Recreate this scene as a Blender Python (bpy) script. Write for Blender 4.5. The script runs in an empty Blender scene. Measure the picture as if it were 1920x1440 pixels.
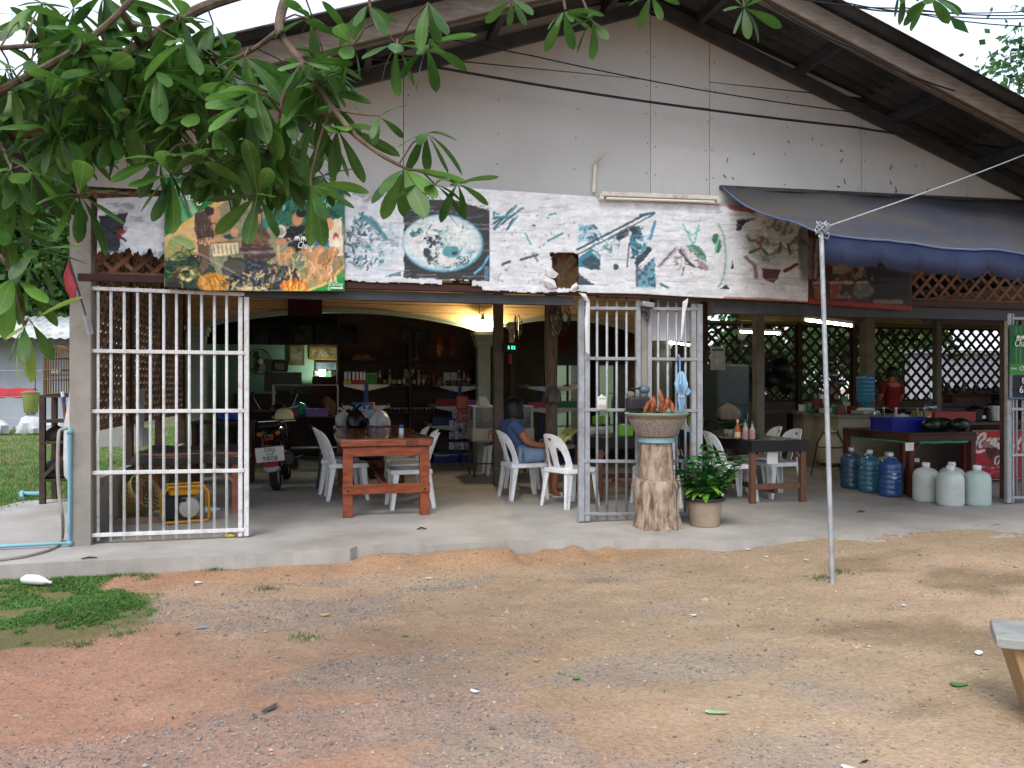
import bpy, bmesh, math, random
import numpy as np
from mathutils import Vector, Matrix, Euler, geometry
random.seed(7)
SC = bpy.context.scene
COL = SC.collection

# ------------------------------------------------------------------ camera
YAW = math.radians(13.7)
CAMP = Vector((0.0, -7.19, 1.33))
FOCAL = 1450.0
HORIZON = 725.0
cam_d = bpy.data.cameras.new('camera')
cam = bpy.data.objects.new('camera', cam_d)
COL.objects.link(cam)
cam.location = CAMP
cam.rotation_euler = (math.pi / 2, 0, -YAW)
cam_d.sensor_width = 36.0
cam_d.lens = 36.0 * FOCAL / 1920.0
cam_d.shift_y = (HORIZON - 720.0) / 1920.0
cam_d.clip_start = 0.05
cam_d.clip_end = 600.0
SC.camera = cam

# ------------------------------------------------------------------ sky, sun, exposure
SUN_EL, SUN_AZ = math.radians(54), math.radians(212)      # azimuth clockwise from +Y: behind the camera, a little left
world = bpy.data.worlds.new('World')
SC.world = world
world.use_nodes = True
wn, wl = world.node_tree.nodes, world.node_tree.links
wn.clear()
sky = wn.new('ShaderNodeTexSky')
sky.sky_type = 'NISHITA'
sky.sun_disc = False
sky.sun_elevation = SUN_EL
sky.sun_rotation = SUN_AZ
sky.air_density = 1.0
sky.dust_density = 4.0
sky.ozone_density = 1.0
haze_mix = wn.new('ShaderNodeMix'); haze_mix.data_type = 'RGBA'
haze_mix.inputs[0].default_value = 0.55
haze_mix.inputs[7].default_value = (7.0, 7.7, 8.7, 1)       # bright even cloud layer
wl.new(sky.outputs[0], haze_mix.inputs[6])
bgn = wn.new('ShaderNodeBackground'); bgn.inputs[1].default_value = 0.13
wl.new(haze_mix.outputs[2], bgn.inputs[0])
wo = wn.new('ShaderNodeOutputWorld')
wl.new(bgn.outputs[0], wo.inputs[0])
sun_d = bpy.data.lights.new('sun', 'SUN')
sun_d.energy = 1.1
sun_d.angle = math.radians(26)
sun_d.color = (1.0, 0.985, 0.96)
sun = bpy.data.objects.new('sun', sun_d)
COL.objects.link(sun)
_sd = Vector((math.sin(SUN_AZ) * math.cos(SUN_EL), math.cos(SUN_AZ) * math.cos(SUN_EL), math.sin(SUN_EL)))
sun.rotation_euler = _sd.to_track_quat('Z', 'Y').to_euler()
sun.location = (-4, -14, 12)
vs = SC.view_settings
vs.view_transform = 'Standard'
vs.look = 'None'
vs.exposure = 0.94
vs.gamma = 1.0
vs.use_curve_mapping = False
SC.render.engine = 'CYCLES'
SC.cycles.use_denoising = True
SC.cycles.max_bounces = 8
SC.cycles.diffuse_bounces = 4
SC.cycles.glossy_bounces = 3
SC.cycles.transmission_bounces = 6
SC.cycles.transparent_max_bounces = 12
SC.cycles.caustics_reflective = False
SC.cycles.caustics_refractive = False
SC.cycles.sample_clamp_indirect = 4.0

# ------------------------------------------------------------------ measuring helpers
_S, _C = math.sin(YAW), math.cos(YAW)
def ray(px, py):
    r = (px - 960.0) / FOCAL
    return Vector((r * _C + _S, -r * _S + _C, (HORIZON - py) / FOCAL))
def at(px, py, Y=0.0):
    d = ray(px, py); return CAMP + d * ((Y - CAMP.y) / d.y)
def on(px, py, z=0.0):
    d = ray(px, py); return CAMP + d * ((z - CAMP.z) / d.z)
def atx(px, py, X):
    d = ray(px, py); return CAMP + d * ((X - CAMP.x) / d.x)
def depth(px, py, D):
    return CAMP + ray(px, py) * D
def mpp(p):
    """metres to one photograph pixel at point p"""
    v = Vector(p) - CAMP
    return (v.x * _S + v.y * _C) / FOCAL

# ------------------------------------------------------------------ materials
MATS = {}
def rgb(c):
    """#rrggbb or 3-tuple of linear values"""
    if isinstance(c, str):
        c = c.lstrip('#'); v = [int(c[i:i + 2], 16) / 255 for i in (0, 2, 4)]
        return tuple(x / 12.92 if x <= .04045 else ((x + .055) / 1.055) ** 2.4 for x in v)
    return tuple(c)
def M(name, col, rough=.6, var=.18, scale=6., bump=.0, bscale=40., metal=0., spec=.4, col2=None, stretch=None,
      trans=0., emit=None, estr=0., rnd=.0, coat=0., alpha=1., ior=1.45, detail=5., ramp=(.35, .65), attr=None, dirt=None):
    if name in MATS: return MATS[name]
    m = bpy.data.materials.new(name); MATS[name] = m
    m.use_nodes = True
    n, l = m.node_tree.nodes, m.node_tree.links
    b = n['Principled BSDF']
    c = rgb(col)
    tc = n.new('ShaderNodeTexCoord')
    src = tc.outputs['Object']
    if stretch:
        mp = n.new('ShaderNodeMapping'); mp.inputs['Scale'].default_value = stretch
        l.new(src, mp.inputs[0]); src = mp.outputs[0]
    oi = n.new('ShaderNodeObjectInfo')
    ad = n.new('ShaderNodeVectorMath'); ad.operation = 'ADD'
    sc_ = n.new('ShaderNodeMath'); sc_.operation = 'MULTIPLY'; sc_.inputs[1].default_value = 37.
    l.new(oi.outputs['Random'], sc_.inputs[0]); l.new(src, ad.inputs[0]); l.new(sc_.outputs[0], ad.inputs[1])
    src = ad.outputs[0]
    nz = n.new('ShaderNodeTexNoise'); nz.inputs['Scale'].default_value = scale; nz.inputs['Detail'].default_value = detail
    nz.inputs['Roughness'].default_value = .62
    l.new(src, nz.inputs['Vector'])
    rp = n.new('ShaderNodeValToRGB')
    rp.color_ramp.elements[0].position, rp.color_ramp.elements[1].position = ramp
    lo = tuple(x * (1 - var) for x in c) if col2 is None else rgb(col2)
    hi = tuple(min(1, x * (1 + var)) for x in c) if col2 is None else c
    rp.color_ramp.elements[0].color = (*lo, 1); rp.color_ramp.elements[1].color = (*hi, 1)
    l.new(nz.outputs[0], rp.inputs[0])
    out = rp.outputs[0]
    if attr:
        at_ = n.new('ShaderNodeAttribute'); at_.attribute_name = attr
        mx = n.new('ShaderNodeMix'); mx.data_type = 'RGBA'; mx.blend_type = 'MULTIPLY'; mx.inputs[0].default_value = 1
        l.new(at_.outputs['Color'], mx.inputs[6]); l.new(out, mx.inputs[7]); out = mx.outputs[2]
    if dirt:
        dc, amt, ds = dirt
        n2 = n.new('ShaderNodeTexNoise'); n2.inputs['Scale'].default_value = ds; n2.inputs['Detail'].default_value = 8; n2.inputs['Roughness'].default_value = .7
        l.new(src, n2.inputs['Vector'])
        r2 = n.new('ShaderNodeValToRGB'); r2.color_ramp.elements[0].position = .5; r2.color_ramp.elements[1].position = .72
        r2.color_ramp.elements[0].color = (0, 0, 0, 1); r2.color_ramp.elements[1].color = (amt, amt, amt, 1)
        l.new(n2.outputs[0], r2.inputs[0])
        mx = n.new('ShaderNodeMix'); mx.data_type = 'RGBA'
        l.new(r2.outputs[0], mx.inputs[0]); l.new(out, mx.inputs[6]); mx.inputs[7].default_value = (*rgb(dc), 1); out = mx.outputs[2]
    if rnd:
        hs = n.new('ShaderNodeHueSaturation')
        mr = n.new('ShaderNodeMapRange'); mr.inputs[3].default_value = 1 - rnd; mr.inputs[4].default_value = 1 + rnd
        l.new(oi.outputs['Random'], mr.inputs[0]); l.new(mr.outputs[0], hs.inputs['Value']); l.new(out, hs.inputs['Color']); out = hs.outputs[0]
    l.new(out, b.inputs['Base Color'])
    b.inputs['Roughness'].default_value = rough
    rr = n.new('ShaderNodeMapRange'); rr.inputs[3].default_value = max(.03, rough - .1); rr.inputs[4].default_value = min(1, rough + .1)
    l.new(nz.outputs[0], rr.inputs[0]); l.new(rr.outputs[0], b.inputs['Roughness'])
    b.inputs['Metallic'].default_value = metal
    b.inputs['Specular IOR Level'].default_value = spec
    b.inputs['IOR'].default_value = ior
    b.inputs['Transmission Weight'].default_value = trans
    b.inputs['Coat Weight'].default_value = coat
    b.inputs['Alpha'].default_value = alpha
    if emit is not None:
        b.inputs['Emission Color'].default_value = (*rgb(emit), 1); b.inputs['Emission Strength'].default_value = estr
    if bump:
        n3 = n.new('ShaderNodeTexNoise'); n3.inputs['Scale'].default_value = bscale; n3.inputs['Detail'].default_value = 6
        l.new(src, n3.inputs['Vector'])
        bp = n.new('ShaderNodeBump'); bp.inputs['Strength'].default_value = bump; bp.inputs['Distance'].default_value = .01
        l.new(n3.outputs[0], bp.inputs['Height']); l.new(bp.outputs[0], b.inputs['Normal'])
    return m

# ------------------------------------------------------------------ object helpers
def thing(name, label, cat, loc=(0, 0, 0), rz=0., group=None, rot=None):
    o = bpy.data.objects.new(name, None)
    o.empty_display_size = .1
    COL.objects.link(o)
    o.location = loc
    o.rotation_euler = rot if rot else (0, 0, rz)
    return tag(o, label, cat, group)
def tag(o, label=None, cat=None, group=None, kind=None):
    if label: o['label'] = label
    if cat: o['category'] = cat
    if group: o['group'] = group
    if kind: o['kind'] = kind
    return o
def copy_tree(o, parent=None):
    c = o.copy(); COL.objects.link(c); c.parent = parent
    for ch in list(o.children): copy_tree(ch, c)
    return c
def dup(o, loc, rz=0., label=None, group=None, rot=None, scale=None):
    c = copy_tree(o); c.location = loc; c.rotation_euler = rot if rot else (0, 0, rz)
    if scale: c.scale = scale if not isinstance(scale, (int, float)) else (scale,) * 3
    if label: c['label'] = label
    if group: c['group'] = group
    return c
def link_mesh(name, me, mat=None, parent=None, loc=None, rot=None):
    o = bpy.data.objects.new(name, me); COL.objects.link(o)
    if mat is not None and not me.materials:
        for mm in (mat if isinstance(mat, (list, tuple)) else [mat]): me.materials.append(mm)
    if parent: o.parent = parent
    if loc is not None: o.location = loc
    if rot is not None: o.rotation_euler = rot
    return o
class MB:
    """collects faces of one mesh"""
    def __init__(self): self.v, self.f = [], []
    def add(self, vs, fs):
        k = len(self.v); self.v += [tuple(p) for p in vs]; self.f += [tuple(i + k for i in f) for f in fs]; return self
    def box(self, x0, x1, y0, y1, z0, z1, m=None):
        vs = [Vector(p) for p in ((x0, y0, z0), (x1, y0, z0), (x1, y1, z0), (x0, y1, z0), (x0, y0, z1), (x1, y0, z1), (x1, y1, z1), (x0, y1, z1))]
        if m is not None: vs = [m @ p for p in vs]
        return self.add(vs, [(3, 2, 1, 0), (4, 5, 6, 7), (0, 1, 5, 4), (1, 2, 6, 5), (2, 3, 7, 6), (3, 0, 4, 7)])
    def cbox(self, c, s, rot=None):
        m = Matrix.Translation(c)
        if rot is not None: m = m @ (Euler(rot).to_matrix().to_4x4() if not isinstance(rot, Matrix) else rot)
        return self.box(-s[0] / 2, s[0] / 2, -s[1] / 2, s[1] / 2, -s[2] / 2, s[2] / 2, m)
    def bar(self, a, b, w, d, up=(0, 0, 1)):
        """a square bar from a to b, w across and d along up"""
        a, b = Vector(a), Vector(b); t = (b - a); L = t.length; t.normalize()
        u = Vector(up)
        s = t.cross(u)
        if s.length < 1e-4: u = Vector((0, 1, 0)); s = t.cross(u)
        s.normalize(); u = s.cross(t)
        m = Matrix((( t.x, s.x, u.x, a.x), (t.y, s.y, u.y, a.y), (t.z, s.z, u.z, a.z), (0, 0, 0, 1)))
        return self.box(0, L, -w / 2, w / 2, -d / 2, d / 2, m)
    def tube(self, pts, r, seg=8, caps=True):
        pts = [Vector(p) for p in pts]; n = len(pts)
        rs = r if isinstance(r, (list, tuple)) else [r] * n
        t0 = (pts[1] - pts[0]).normalized()
        u = t0.orthogonal().normalized()
        vs, fs = [], []
        for i, p in enumerate(pts):
            t = (pts[min(i + 1, n - 1)] - pts[max(i - 1, 0)])
            if t.length < 1e-9: t = t0
            t.normalize()
            u = (u - t * u.dot(t))
            if u.length < 1e-6: u = t.orthogonal()
            u.normalize(); w = t.cross(u)
            for k in range(seg):
                a = 2 * math.pi * k / seg
                vs.append(p + (u * math.cos(a) + w * math.sin(a)) * rs[i])
        for i in range(n - 1):
            for k in range(seg):
                fs.append((i * seg + k, i * seg + (k + 1) % seg, (i + 1) * seg + (k + 1) % seg, (i + 1) * seg + k))
        if caps:
            fs.append(tuple(range(seg - 1, -1, -1))); fs.append(tuple((n - 1) * seg + k for k in range(seg)))
        return self.add(vs, fs)
    def lathe(self, prof, seg=16, c=(0, 0, 0), m=None, cap=True, warp=None):
        vs, fs = [], []; n = len(prof)
        for i, (r, z) in enumerate(prof):
            for k in range(seg):
                a = 2 * math.pi * k / seg
                q = warp(a, i, r, z) if warp else r
                p = Vector((q * math.cos(a), q * math.sin(a), z))
                vs.append((m @ p if m is not None else p) + Vector(c))
        for i in range(n - 1):
            for k in range(seg):
                fs.append((i * seg + k, i * seg + (k + 1) % seg, (i + 1) * seg + (k + 1) % seg, (i + 1) * seg + k))
        if cap:
            fs.append(tuple(range(seg - 1, -1, -1))); fs.append(tuple((n - 1) * seg + k for k in range(seg)))
        return self.add(vs, fs)
    def ball(self, c, r, seg=12, rings=8, m=None, noise=0.):
        r = r if isinstance(r, (tuple, list)) else (r, r, r)
        vs, fs = [(0, 0, -r[2])], []
        for i in range(1, rings):
            t = -math.pi / 2 + math.pi * i / rings
            for k in range(seg):
                a = 2 * math.pi * k / seg; q = 1 + random.uniform(-noise, noise)
                vs.append((r[0] * math.cos(t) * math.cos(a) * q, r[1] * math.cos(t) * math.sin(a) * q, r[2] * math.sin(t) * q))
        vs.append((0, 0, r[2])); e = len(vs) - 1
        for k in range(seg): fs.append((0, 1 + (k + 1) % seg, 1 + k))
        for i in range(rings - 2):
            for k in range(seg):
                a, b = 1 + i * seg, 1 + (i + 1) * seg
                fs.append((a + k, a + (k + 1) % seg, b + (k + 1) % seg, b + k))
        for k in range(seg): fs.append((e, e - seg + k, e - seg + (k + 1) % seg))
        q = [(m @ Vector(p) if m is not None else Vector(p)) + Vector(c) for p in vs]
        return self.add(q, fs)
    def quad(self, a, b, c, d): return self.add([a, b, c, d], [(0, 1, 2, 3)])
    def mesh(self, name, smooth=False):
        me = bpy.data.meshes.new(name); me.from_pydata(self.v, [], self.f); me.update()
        bm = bmesh.new(); bm.from_mesh(me); bmesh.ops.recalc_face_normals(bm, faces=bm.faces); bm.to_mesh(me); bm.free()
        if smooth: me.polygons.foreach_set('use_smooth', [True] * len(me.polygons))
        return me
    def build(self, name, mat, parent=None, smooth=False, bevel=0., loc=None, rot=None, sub=0, seg=2):
        o = link_mesh(name, self.mesh(name, smooth or bevel > 0 and seg > 1), mat, parent, loc, rot)
        if bevel:
            b = o.modifiers.new('bevel', 'BEVEL'); b.width = bevel; b.segments = seg; b.limit_method = 'ANGLE'; b.angle_limit = math.radians(40)
            if seg > 1: b.harden_normals = False
        if sub:
            s = o.modifiers.new('sub', 'SUBSURF'); s.levels = s.render_levels = sub
        if smooth: smooth_angle(o.data)
        if bevel and seg > 1: smooth_angle(o.data, 35)
        return o
def smooth_angle(me, deg=40):
    bm = bmesh.new(); bm.from_mesh(me)
    for e in bm.edges:
        if len(e.link_faces) == 2 and e.calc_face_angle(0) > math.radians(deg): e.smooth = False
    bm.to_mesh(me); bm.free()
def ellipse(cx, cy, rx, ry, n=20, a0=0., a1=2 * math.pi):
    full = abs(a1 - a0 - 2 * math.pi) < 1e-6
    return [(cx + rx * math.cos(a0 + (a1 - a0) * i / (n if full else n - 1)), cy + ry * math.sin(a0 + (a1 - a0) * i / (n if full else n - 1))) for i in range(n)]
def inside(p, poly):
    x, y = p; r = False; j = len(poly) - 1
    for i in range(len(poly)):
        xi, yi = poly[i]; xj, yj = poly[j]
        if (yi > y) != (yj > y) and x < (xj - xi) * (y - yi) / (yj - yi) + xi: r = not r
        j = i
    return r
def plate(outline, holes=(), th=.01, fn=None, grid=0.):
    """a sheet cut to an outline with holes, thickness th along +Y (local x,z plane), bent by fn(Vector)"""
    pts, edges = [], []
    for loop in [outline] + list(holes):
        k = len(pts); n = len(loop); pts += [Vector(p) for p in loop]; edges += [(k + i, k + (i + 1) % n) for i in range(n)]
    if grid:
        xs = [p[0] for p in outline]; zs = [p[1] for p in outline]
        x = min(xs) + grid / 2
        while x < max(xs):
            z = min(zs) + grid / 2
            while z < max(zs):
                if inside((x, z), outline) and not any(inside((x, z), h) for h in holes): pts.append(Vector((x, z)))
                z += grid
            x += grid
    v, e, f = geometry.delaunay_2d_cdt(pts, edges, [], 0, 1e-6)[:3]
    tri = []
    for t in f:
        c = sum((v[i] for i in t), Vector((0, 0))) / len(t)
        if inside(c, outline) and not any(inside(c, h) for h in holes): tri.append(tuple(t))
    n = len(v)
    vs = [Vector((p.x, 0, p.y)) for p in v] + [Vector((p.x, th, p.y)) for p in v]
    fs = [t for t in tri] + [tuple(i + n for i in reversed(t)) for t in tri]
    cnt = {}
    for t in tri:
        for i in range(len(t)):
            a, b = t[i], t[(i + 1) % len(t)]
            cnt[(min(a, b), max(a, b))] = cnt.get((min(a, b), max(a, b)), []) + [(a, b)]
    for k, q in cnt.items():
        if len(q) == 1: a, b = q[0]; fs.append((b, a, a + n, b + n))
    if fn: vs = [fn(p) for p in vs]
    mb = MB(); mb.add(vs, fs); return mb
_font_cache = {}
def text_obj(name, s, size, mat, parent=None, loc=(0, 0, 0), rot=(math.pi / 2, 0, 0), shear=0., ext=.0008, width=None, align='CENTER', space=1.):
    cu = bpy.data.curves.new(name, 'FONT'); cu.body = s; cu.size = size; cu.shear = shear; cu.extrude = ext
    cu.align_x = align; cu.align_y = 'CENTER'; cu.space_character = space; cu.resolution_u = 3; cu.offset = size * .006
    t = bpy.data.objects.new(name, cu); COL.objects.link(t)
    dg = bpy.context.evaluated_depsgraph_get()
    me = bpy.data.meshes.new_from_object(t.evaluated_get(dg))
    bpy.data.objects.remove(t); bpy.data.curves.remove(cu)
    me.materials.clear()
    o = link_mesh(name, me, mat, parent, loc, rot)
    if width:
        w = max(v.co.x for v in me.vertices) - min(v.co.x for v in me.vertices)
        o.scale = (width / w, 1, 1)
    return o
# value noise for shaping
_rng = np.random.default_rng(3)
_tab = _rng.random((64, 64))
def vnoise(x, y):
    x, y = np.asarray(x, float), np.asarray(y, float)
    xi, yi = np.floor(x).astype(int), np.floor(y).astype(int); fx, fy = x - xi, y - yi
    fx = fx * fx * (3 - 2 * fx); fy = fy * fy * (3 - 2 * fy)
    g = lambda a, b: _tab[a % 64, b % 64]
    return (g(xi, yi) * (1 - fx) + g(xi + 1, yi) * fx) * (1 - fy) + (g(xi, yi + 1) * (1 - fx) + g(xi + 1, yi + 1) * fx) * fy
def fbm(x, y, o=4):
    s, a, t = 0., 1., 0.
    for k in range(o): s = s + a * vnoise(np.asarray(x) * 2 ** k + 17.3 * k, np.asarray(y) * 2 ** k + 5.1 * k); t += a; a *= .5
    return s / t
def sstep(a, b, x):
    t = np.clip((np.asarray(x, float) - a) / (b - a), 0, 1); return t * t * (3 - 2 * t)
def col_attr(me, cols, name='paint'):
    a = me.color_attributes.new(name, 'FLOAT_COLOR', 'POINT')
    c = np.ones((len(me.vertices), 4), np.float32); c[:, :3] = cols
    a.data.foreach_set('color', c.ravel())
# ------------------------------------------------------------------ ground
def zground(x, y):
    x, y = np.asarray(x, float), np.asarray(y, float)
    t = sstep(2.2, 4.6, x)
    z = -.135 * (1 - t) - .012 * t
    z = z - .10 * t * sstep(1.4, 4.2, -y)
    z = z + (fbm(x * .55, y * .55, 3) - .5) * .07 * sstep(.9, 1.6, -y)
    z = z + .075 * sstep(-1.15, -.78, y) * sstep(.42, .62, fbm(x * 1.7 + 4, 2.3, 3)) * (1 - t) * sstep(-.6, .4, x) + .035 * sstep(-1.3, -.76, y) * (1 - t)
    back = sstep(-.9, -.3, y)
    z = z * (1 - back) + (-.16) * back
    lawn = sstep(2.6, 3.4, -x) * sstep(.6, 1.6, y)
    z = z * (1 - lawn) + lawn * (-.06 + .05 * fbm(x * .7, y * .7, 3))
    return z
def fine(x, y):
    return (fbm(x * 3.1, y * 3.1, 3) - .5) * .028 + (fbm(x * 11., y * 11., 3) - .5) * .012 + (vnoise(x * 36, y * 36) - .5) * .008
def soil(x, y):
    """pigment of the yard: red laterite, tan earth, grey crushed stone"""
    red = np.array(rgb('#9c7864')); tan = np.array(rgb('#9a876f')); grey = np.array(rgb('#857f7b')); orange = np.array(rgb('#9c7150'))
    dark = np.array(rgb('#76664f')); pale = np.array(rgb('#a9927a'))
    n1, n2, n3 = fbm(x * .45 + 3, y * .6, 4), fbm(x * 1.5, y * 2.2 + 9, 4), fbm(x * 4 + 7, y * 5, 3)
    wr = np.clip(sstep(2.6, -.9, x + (y + 4.5) * .35 + (n2 - .5) * 2.6), 0, 1)
    c = tan[None] * (1 - wr[:, None]) + red[None] * wr[:, None]
    wp = (sstep(.52, .68, n1) * .6)[:, None]; c = c * (1 - wp) + pale * wp
    wo_ = (sstep(.35, 0., np.abs(y + .95)) * sstep(3.8, 2.4, x) * sstep(-2.2, -.2, x) * .5)[:, None]; c = c * (1 - wo_) + orange * wo_
    wd = (sstep(.55, .75, fbm(x * 1.1 + 30, y * 1.9, 4)) * sstep(.6, 2.6, x) * .75)[:, None]; c = c * (1 - wd) + dark * wd
    g = gravel_w(x, y)[:, None]; c = c * (1 - .38 * g) + grey * .38 * g
    c = c * (.86 + .3 * n3[:, None])
    gl = np.clip(sstep(.1, .5, lawn_w(x, y)), 0, 1)[:, None]
    c = c * 1.06
    return c * (1 - gl * .75) + np.array(rgb('#5a6438')) * gl * .75
def gravel_w(x, y):
    a = sstep(.5, .64, fbm(x * 1.25 + 11, y * 2.6 + 3, 4)) * sstep(3.2, 1.6, x) * sstep(-1., -1.5, y) * .9
    b = sstep(.42, .6, fbm(x * 1.6 + 2, y * 2. + 8, 3)) * sstep(-3.0, -3.7, y) * sstep(-.1, .5, x) * sstep(3.0, 1.7, x)
    return np.clip(a + b, 0, 1)
def lawn_w(x, y):
    nz_ = fbm(x * 2.2, y * 2.2, 4) - .5
    front = sstep(.22, -.22, x + 1.32 + nz_ * 1.5 + (y + 1.5) * .12) * sstep(-.66, -.8, y) * sstep(-2.55, -2.15, y + nz_ * .8 - (x + 1.9) * .2)
    back = sstep(-2.4, -2.7, x) * sstep(1.0, 1.6, y + (x + 3) * .35)
    return np.clip(front + back, 0, 1)
def axis(dense0, dense1, step, far0, far1):
    a = list(np.arange(dense0, dense1 + 1e-6, step)); s = step; v = dense1
    while v < far1: s *= 1.35; v += s; a.append(v)
    s = step; v = dense0; pre = []
    while v > far0: s *= 1.35; v -= s; pre.append(v)
    return np.array(pre[::-1] + a)
gx, gy = axis(-4.2, 6.6, .03, -260, 260), axis(-4.9, -.55, .025, -260, 400)
GX, GY = np.meshgrid(gx, gy); gxf, gyf = GX.ravel(), GY.ravel()
GZ = zground(gxf, gyf) + fine(gxf, gyf) * sstep(30, 10, np.abs(gxf)) * sstep(-.3, -.9, gyf)
nx, ny = len(gx), len(gy)
ii = (np.arange(ny - 1)[:, None] * nx + np.arange(nx - 1)[None]).ravel()
me = bpy.data.meshes.new('ground')
me.from_pydata(np.stack([gxf, gyf, GZ], 1).tolist(), [], np.stack([ii, ii + 1, ii + nx + 1, ii + nx], 1).tolist())
me.polygons.foreach_set('use_smooth', [True] * len(me.polygons))
col_attr(me, soil(gxf, gyf))
m_soil = M('soil', (1, 1, 1), .95, col2=(.72, .69, .67), scale=38, detail=10, bump=1., bscale=55, spec=.15, attr='paint', ramp=(.3, .62))
tag(link_mesh('ground', me, m_soil), kind='structure')

# ------------------------------------------------------------------ concrete slab
m_conc = M('concrete_floor', '#a09c97', .62, var=.16, scale=1.6, bump=.12, bscale=60, dirt=('#8a7762', .55, 1.1), detail=8)
_fr = [(-3.75, -.62), (-2.34, -.69)] + [(v.x, v.y) for v in (on(*p) for p in ((100, 1054), (200, 1050), (285, 1046), (380, 1043), (480, 1039), (600, 1033), (657, 1029), (668, 1024), (700, 1023), (790, 1019), (802, 1023), (830, 1021), (900, 1017), (1000, 1013), (1120, 1011), (1240, 1008), (1290, 1010), (1360, 1016), (1420, 1014), (1480, 1009), (1541, 1006)))] + [(4.6, -1.5), (5.4, -1.6), (13.5, -1.6)]
fr = []
for i in range(len(_fr) - 1):
    a, b = Vector(_fr[i]), Vector(_fr[i + 1]); k = max(1, int((b - a).length / .07))
    for j in range(k): p = a.lerp(b, j / k); fr.append((p.x + random.uniform(-.006, .006), p.y + random.uniform(-.009, .009)))
outline = fr + [(13.5, -1.6), (13.5, 9.6), (-2.2, 9.6), (-2.2, 3.2), (-3.4, 2.9), (-3.75, 1.4)]
mb = plate(outline, th=.2, fn=lambda p: Vector((p.x, p.z, -p.y)))
slab = mb.build('concrete_floor', m_conc); tag(slab, kind='structure')

# ------------------------------------------------------------------ the restaurant building
m_panel = M('painted_board', '#b3b4b3', .75, var=.08, scale=1.3, bump=.05, bscale=30, dirt=('#7c7972', .24, 2.6), detail=9, stretch=(1, 1, .4))
m_wood_d = M('dark_red_wood', '#3a1d18', .6, var=.3, scale=5, stretch=(1, 8, 8), bump=.2)
m_steel_d = M('dark_steel', '#3b3d40', .6, var=.25, scale=7, bump=.1)
m_roof = M('grey_roof_sheet', '#3f4143', .8, var=.3, scale=2.2, bump=.15, bscale=25, dirt=('#2a2a28', .7, 2.5))
m_barge = M('weathered_board', '#6b625a', .85, var=.3, scale=6, stretch=(1, 6, 6), bump=.35, bscale=30, dirt=('#3d342b', .6, 3))
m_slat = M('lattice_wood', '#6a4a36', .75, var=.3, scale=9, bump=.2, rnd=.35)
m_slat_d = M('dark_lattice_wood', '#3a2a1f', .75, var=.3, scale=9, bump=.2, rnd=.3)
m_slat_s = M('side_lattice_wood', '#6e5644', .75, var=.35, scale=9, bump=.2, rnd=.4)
m_pillar = M('grey_plaster', '#8f8a82', .9, var=.15, scale=3, bump=.35, bscale=50, dirt=('#4d4a40', .6, 3.5), detail=8)
m_cream = M('cream_board', '#c8a877', .55, var=.14, scale=3, stretch=(1, 6, 8), bump=.08)
m_mould = M('pale_green_plaster', '#93a091', .7, var=.1, scale=5)
m_white = M('white_paint', '#d5d4d0', .5, var=.07, scale=6, bump=.05, dirt=('#8c8678', .5, 7))
m_galv = M('painted_steel_grey', '#9a9ea3', .42, var=.14, scale=9, metal=.25, bump=.08, dirt=('#6d5c4d', .55, 11))
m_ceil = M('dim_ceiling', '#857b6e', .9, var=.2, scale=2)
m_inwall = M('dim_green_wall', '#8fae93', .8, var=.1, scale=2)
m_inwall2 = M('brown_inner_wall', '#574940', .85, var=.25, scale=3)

B = thing('restaurant_building', 'open fronted roadside restaurant building with white gable and grey corrugated roof', 'building')
RX, RZ, SL = 3.18, 5.24, .349
roofz = lambda x: RZ - SL * abs(x - RX)
def clip_panel(x0, x1, z0, z1):
    xs = sorted({x0, x1} | ({RX} if x0 < RX < x1 else set()) | {q for q in (RX - (RZ - z1) / SL, RX + (RZ - z1) / SL) if x0 < q < x1})
    top = [(x, min(z1, roofz(x) - .01)) for x in xs]
    if max(z for _, z in top) <= z0: return None
    xs2 = [(x, z) for x, z in top]
    return [(x0, z0), (x1, z0)] + [(x, max(z, z0 + .001)) for x, z in reversed(xs2)]
random.seed(5)
for x0, x1, z0, z1 in [(-2.03, .72, 3.02, 4.37), (.72, RX, 3.02, 4.40), (-.2, RX, 4.40, 5.3), (RX, 3.83, 3.02, 4.17), (RX, 3.83, 4.17, 5.05), (3.83, 5.62, 3.02, 4.44),
                       (3.83, 5.62, 4.44, 5.3), (5.62, 7.0, 3.02, 4.4), (7.0, 8.45, 3.02, 4.4)]:
    poly = clip_panel(x0 + .003, x1 - .003, z0 + .003, z1 - .003)
    if poly: plate(poly, th=.012).build('gable_panel', m_panel, B, loc=(0, random.uniform(0, .004), 0))
m_nail = M('nail_rust', '#3d3028', .8, var=.3)
mb = MB()
for cx in (-.6, .75, 1.6, 2.4, 3.15, 3.22, 3.8, 3.87, 4.7, 5.59, 5.65, 6.4, 6.98, 7.6):
    for k in range(8):
        z = 3.15 + k * .3 + random.uniform(-.02, .02)
        if z < roofz(cx) - .1: mb.cbox((cx + random.uniform(-.02, .02), -.006, z), (.007, .008, .007))
for k in range(20):                                   # dry leaf scraps and lizard marks stuck to the board
    x, z = random.uniform(3.9, 7.4), random.uniform(3.4, 3.95)
    if z < roofz(x) - .1: mb.cbox((x, -.007, z), (random.uniform(.005, .008), .003, random.uniform(.02, .06)), (0, random.uniform(-1.5, 1.5), 0))
tag(mb.build('nail_heads', m_nail, B), kind='stuff')
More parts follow.
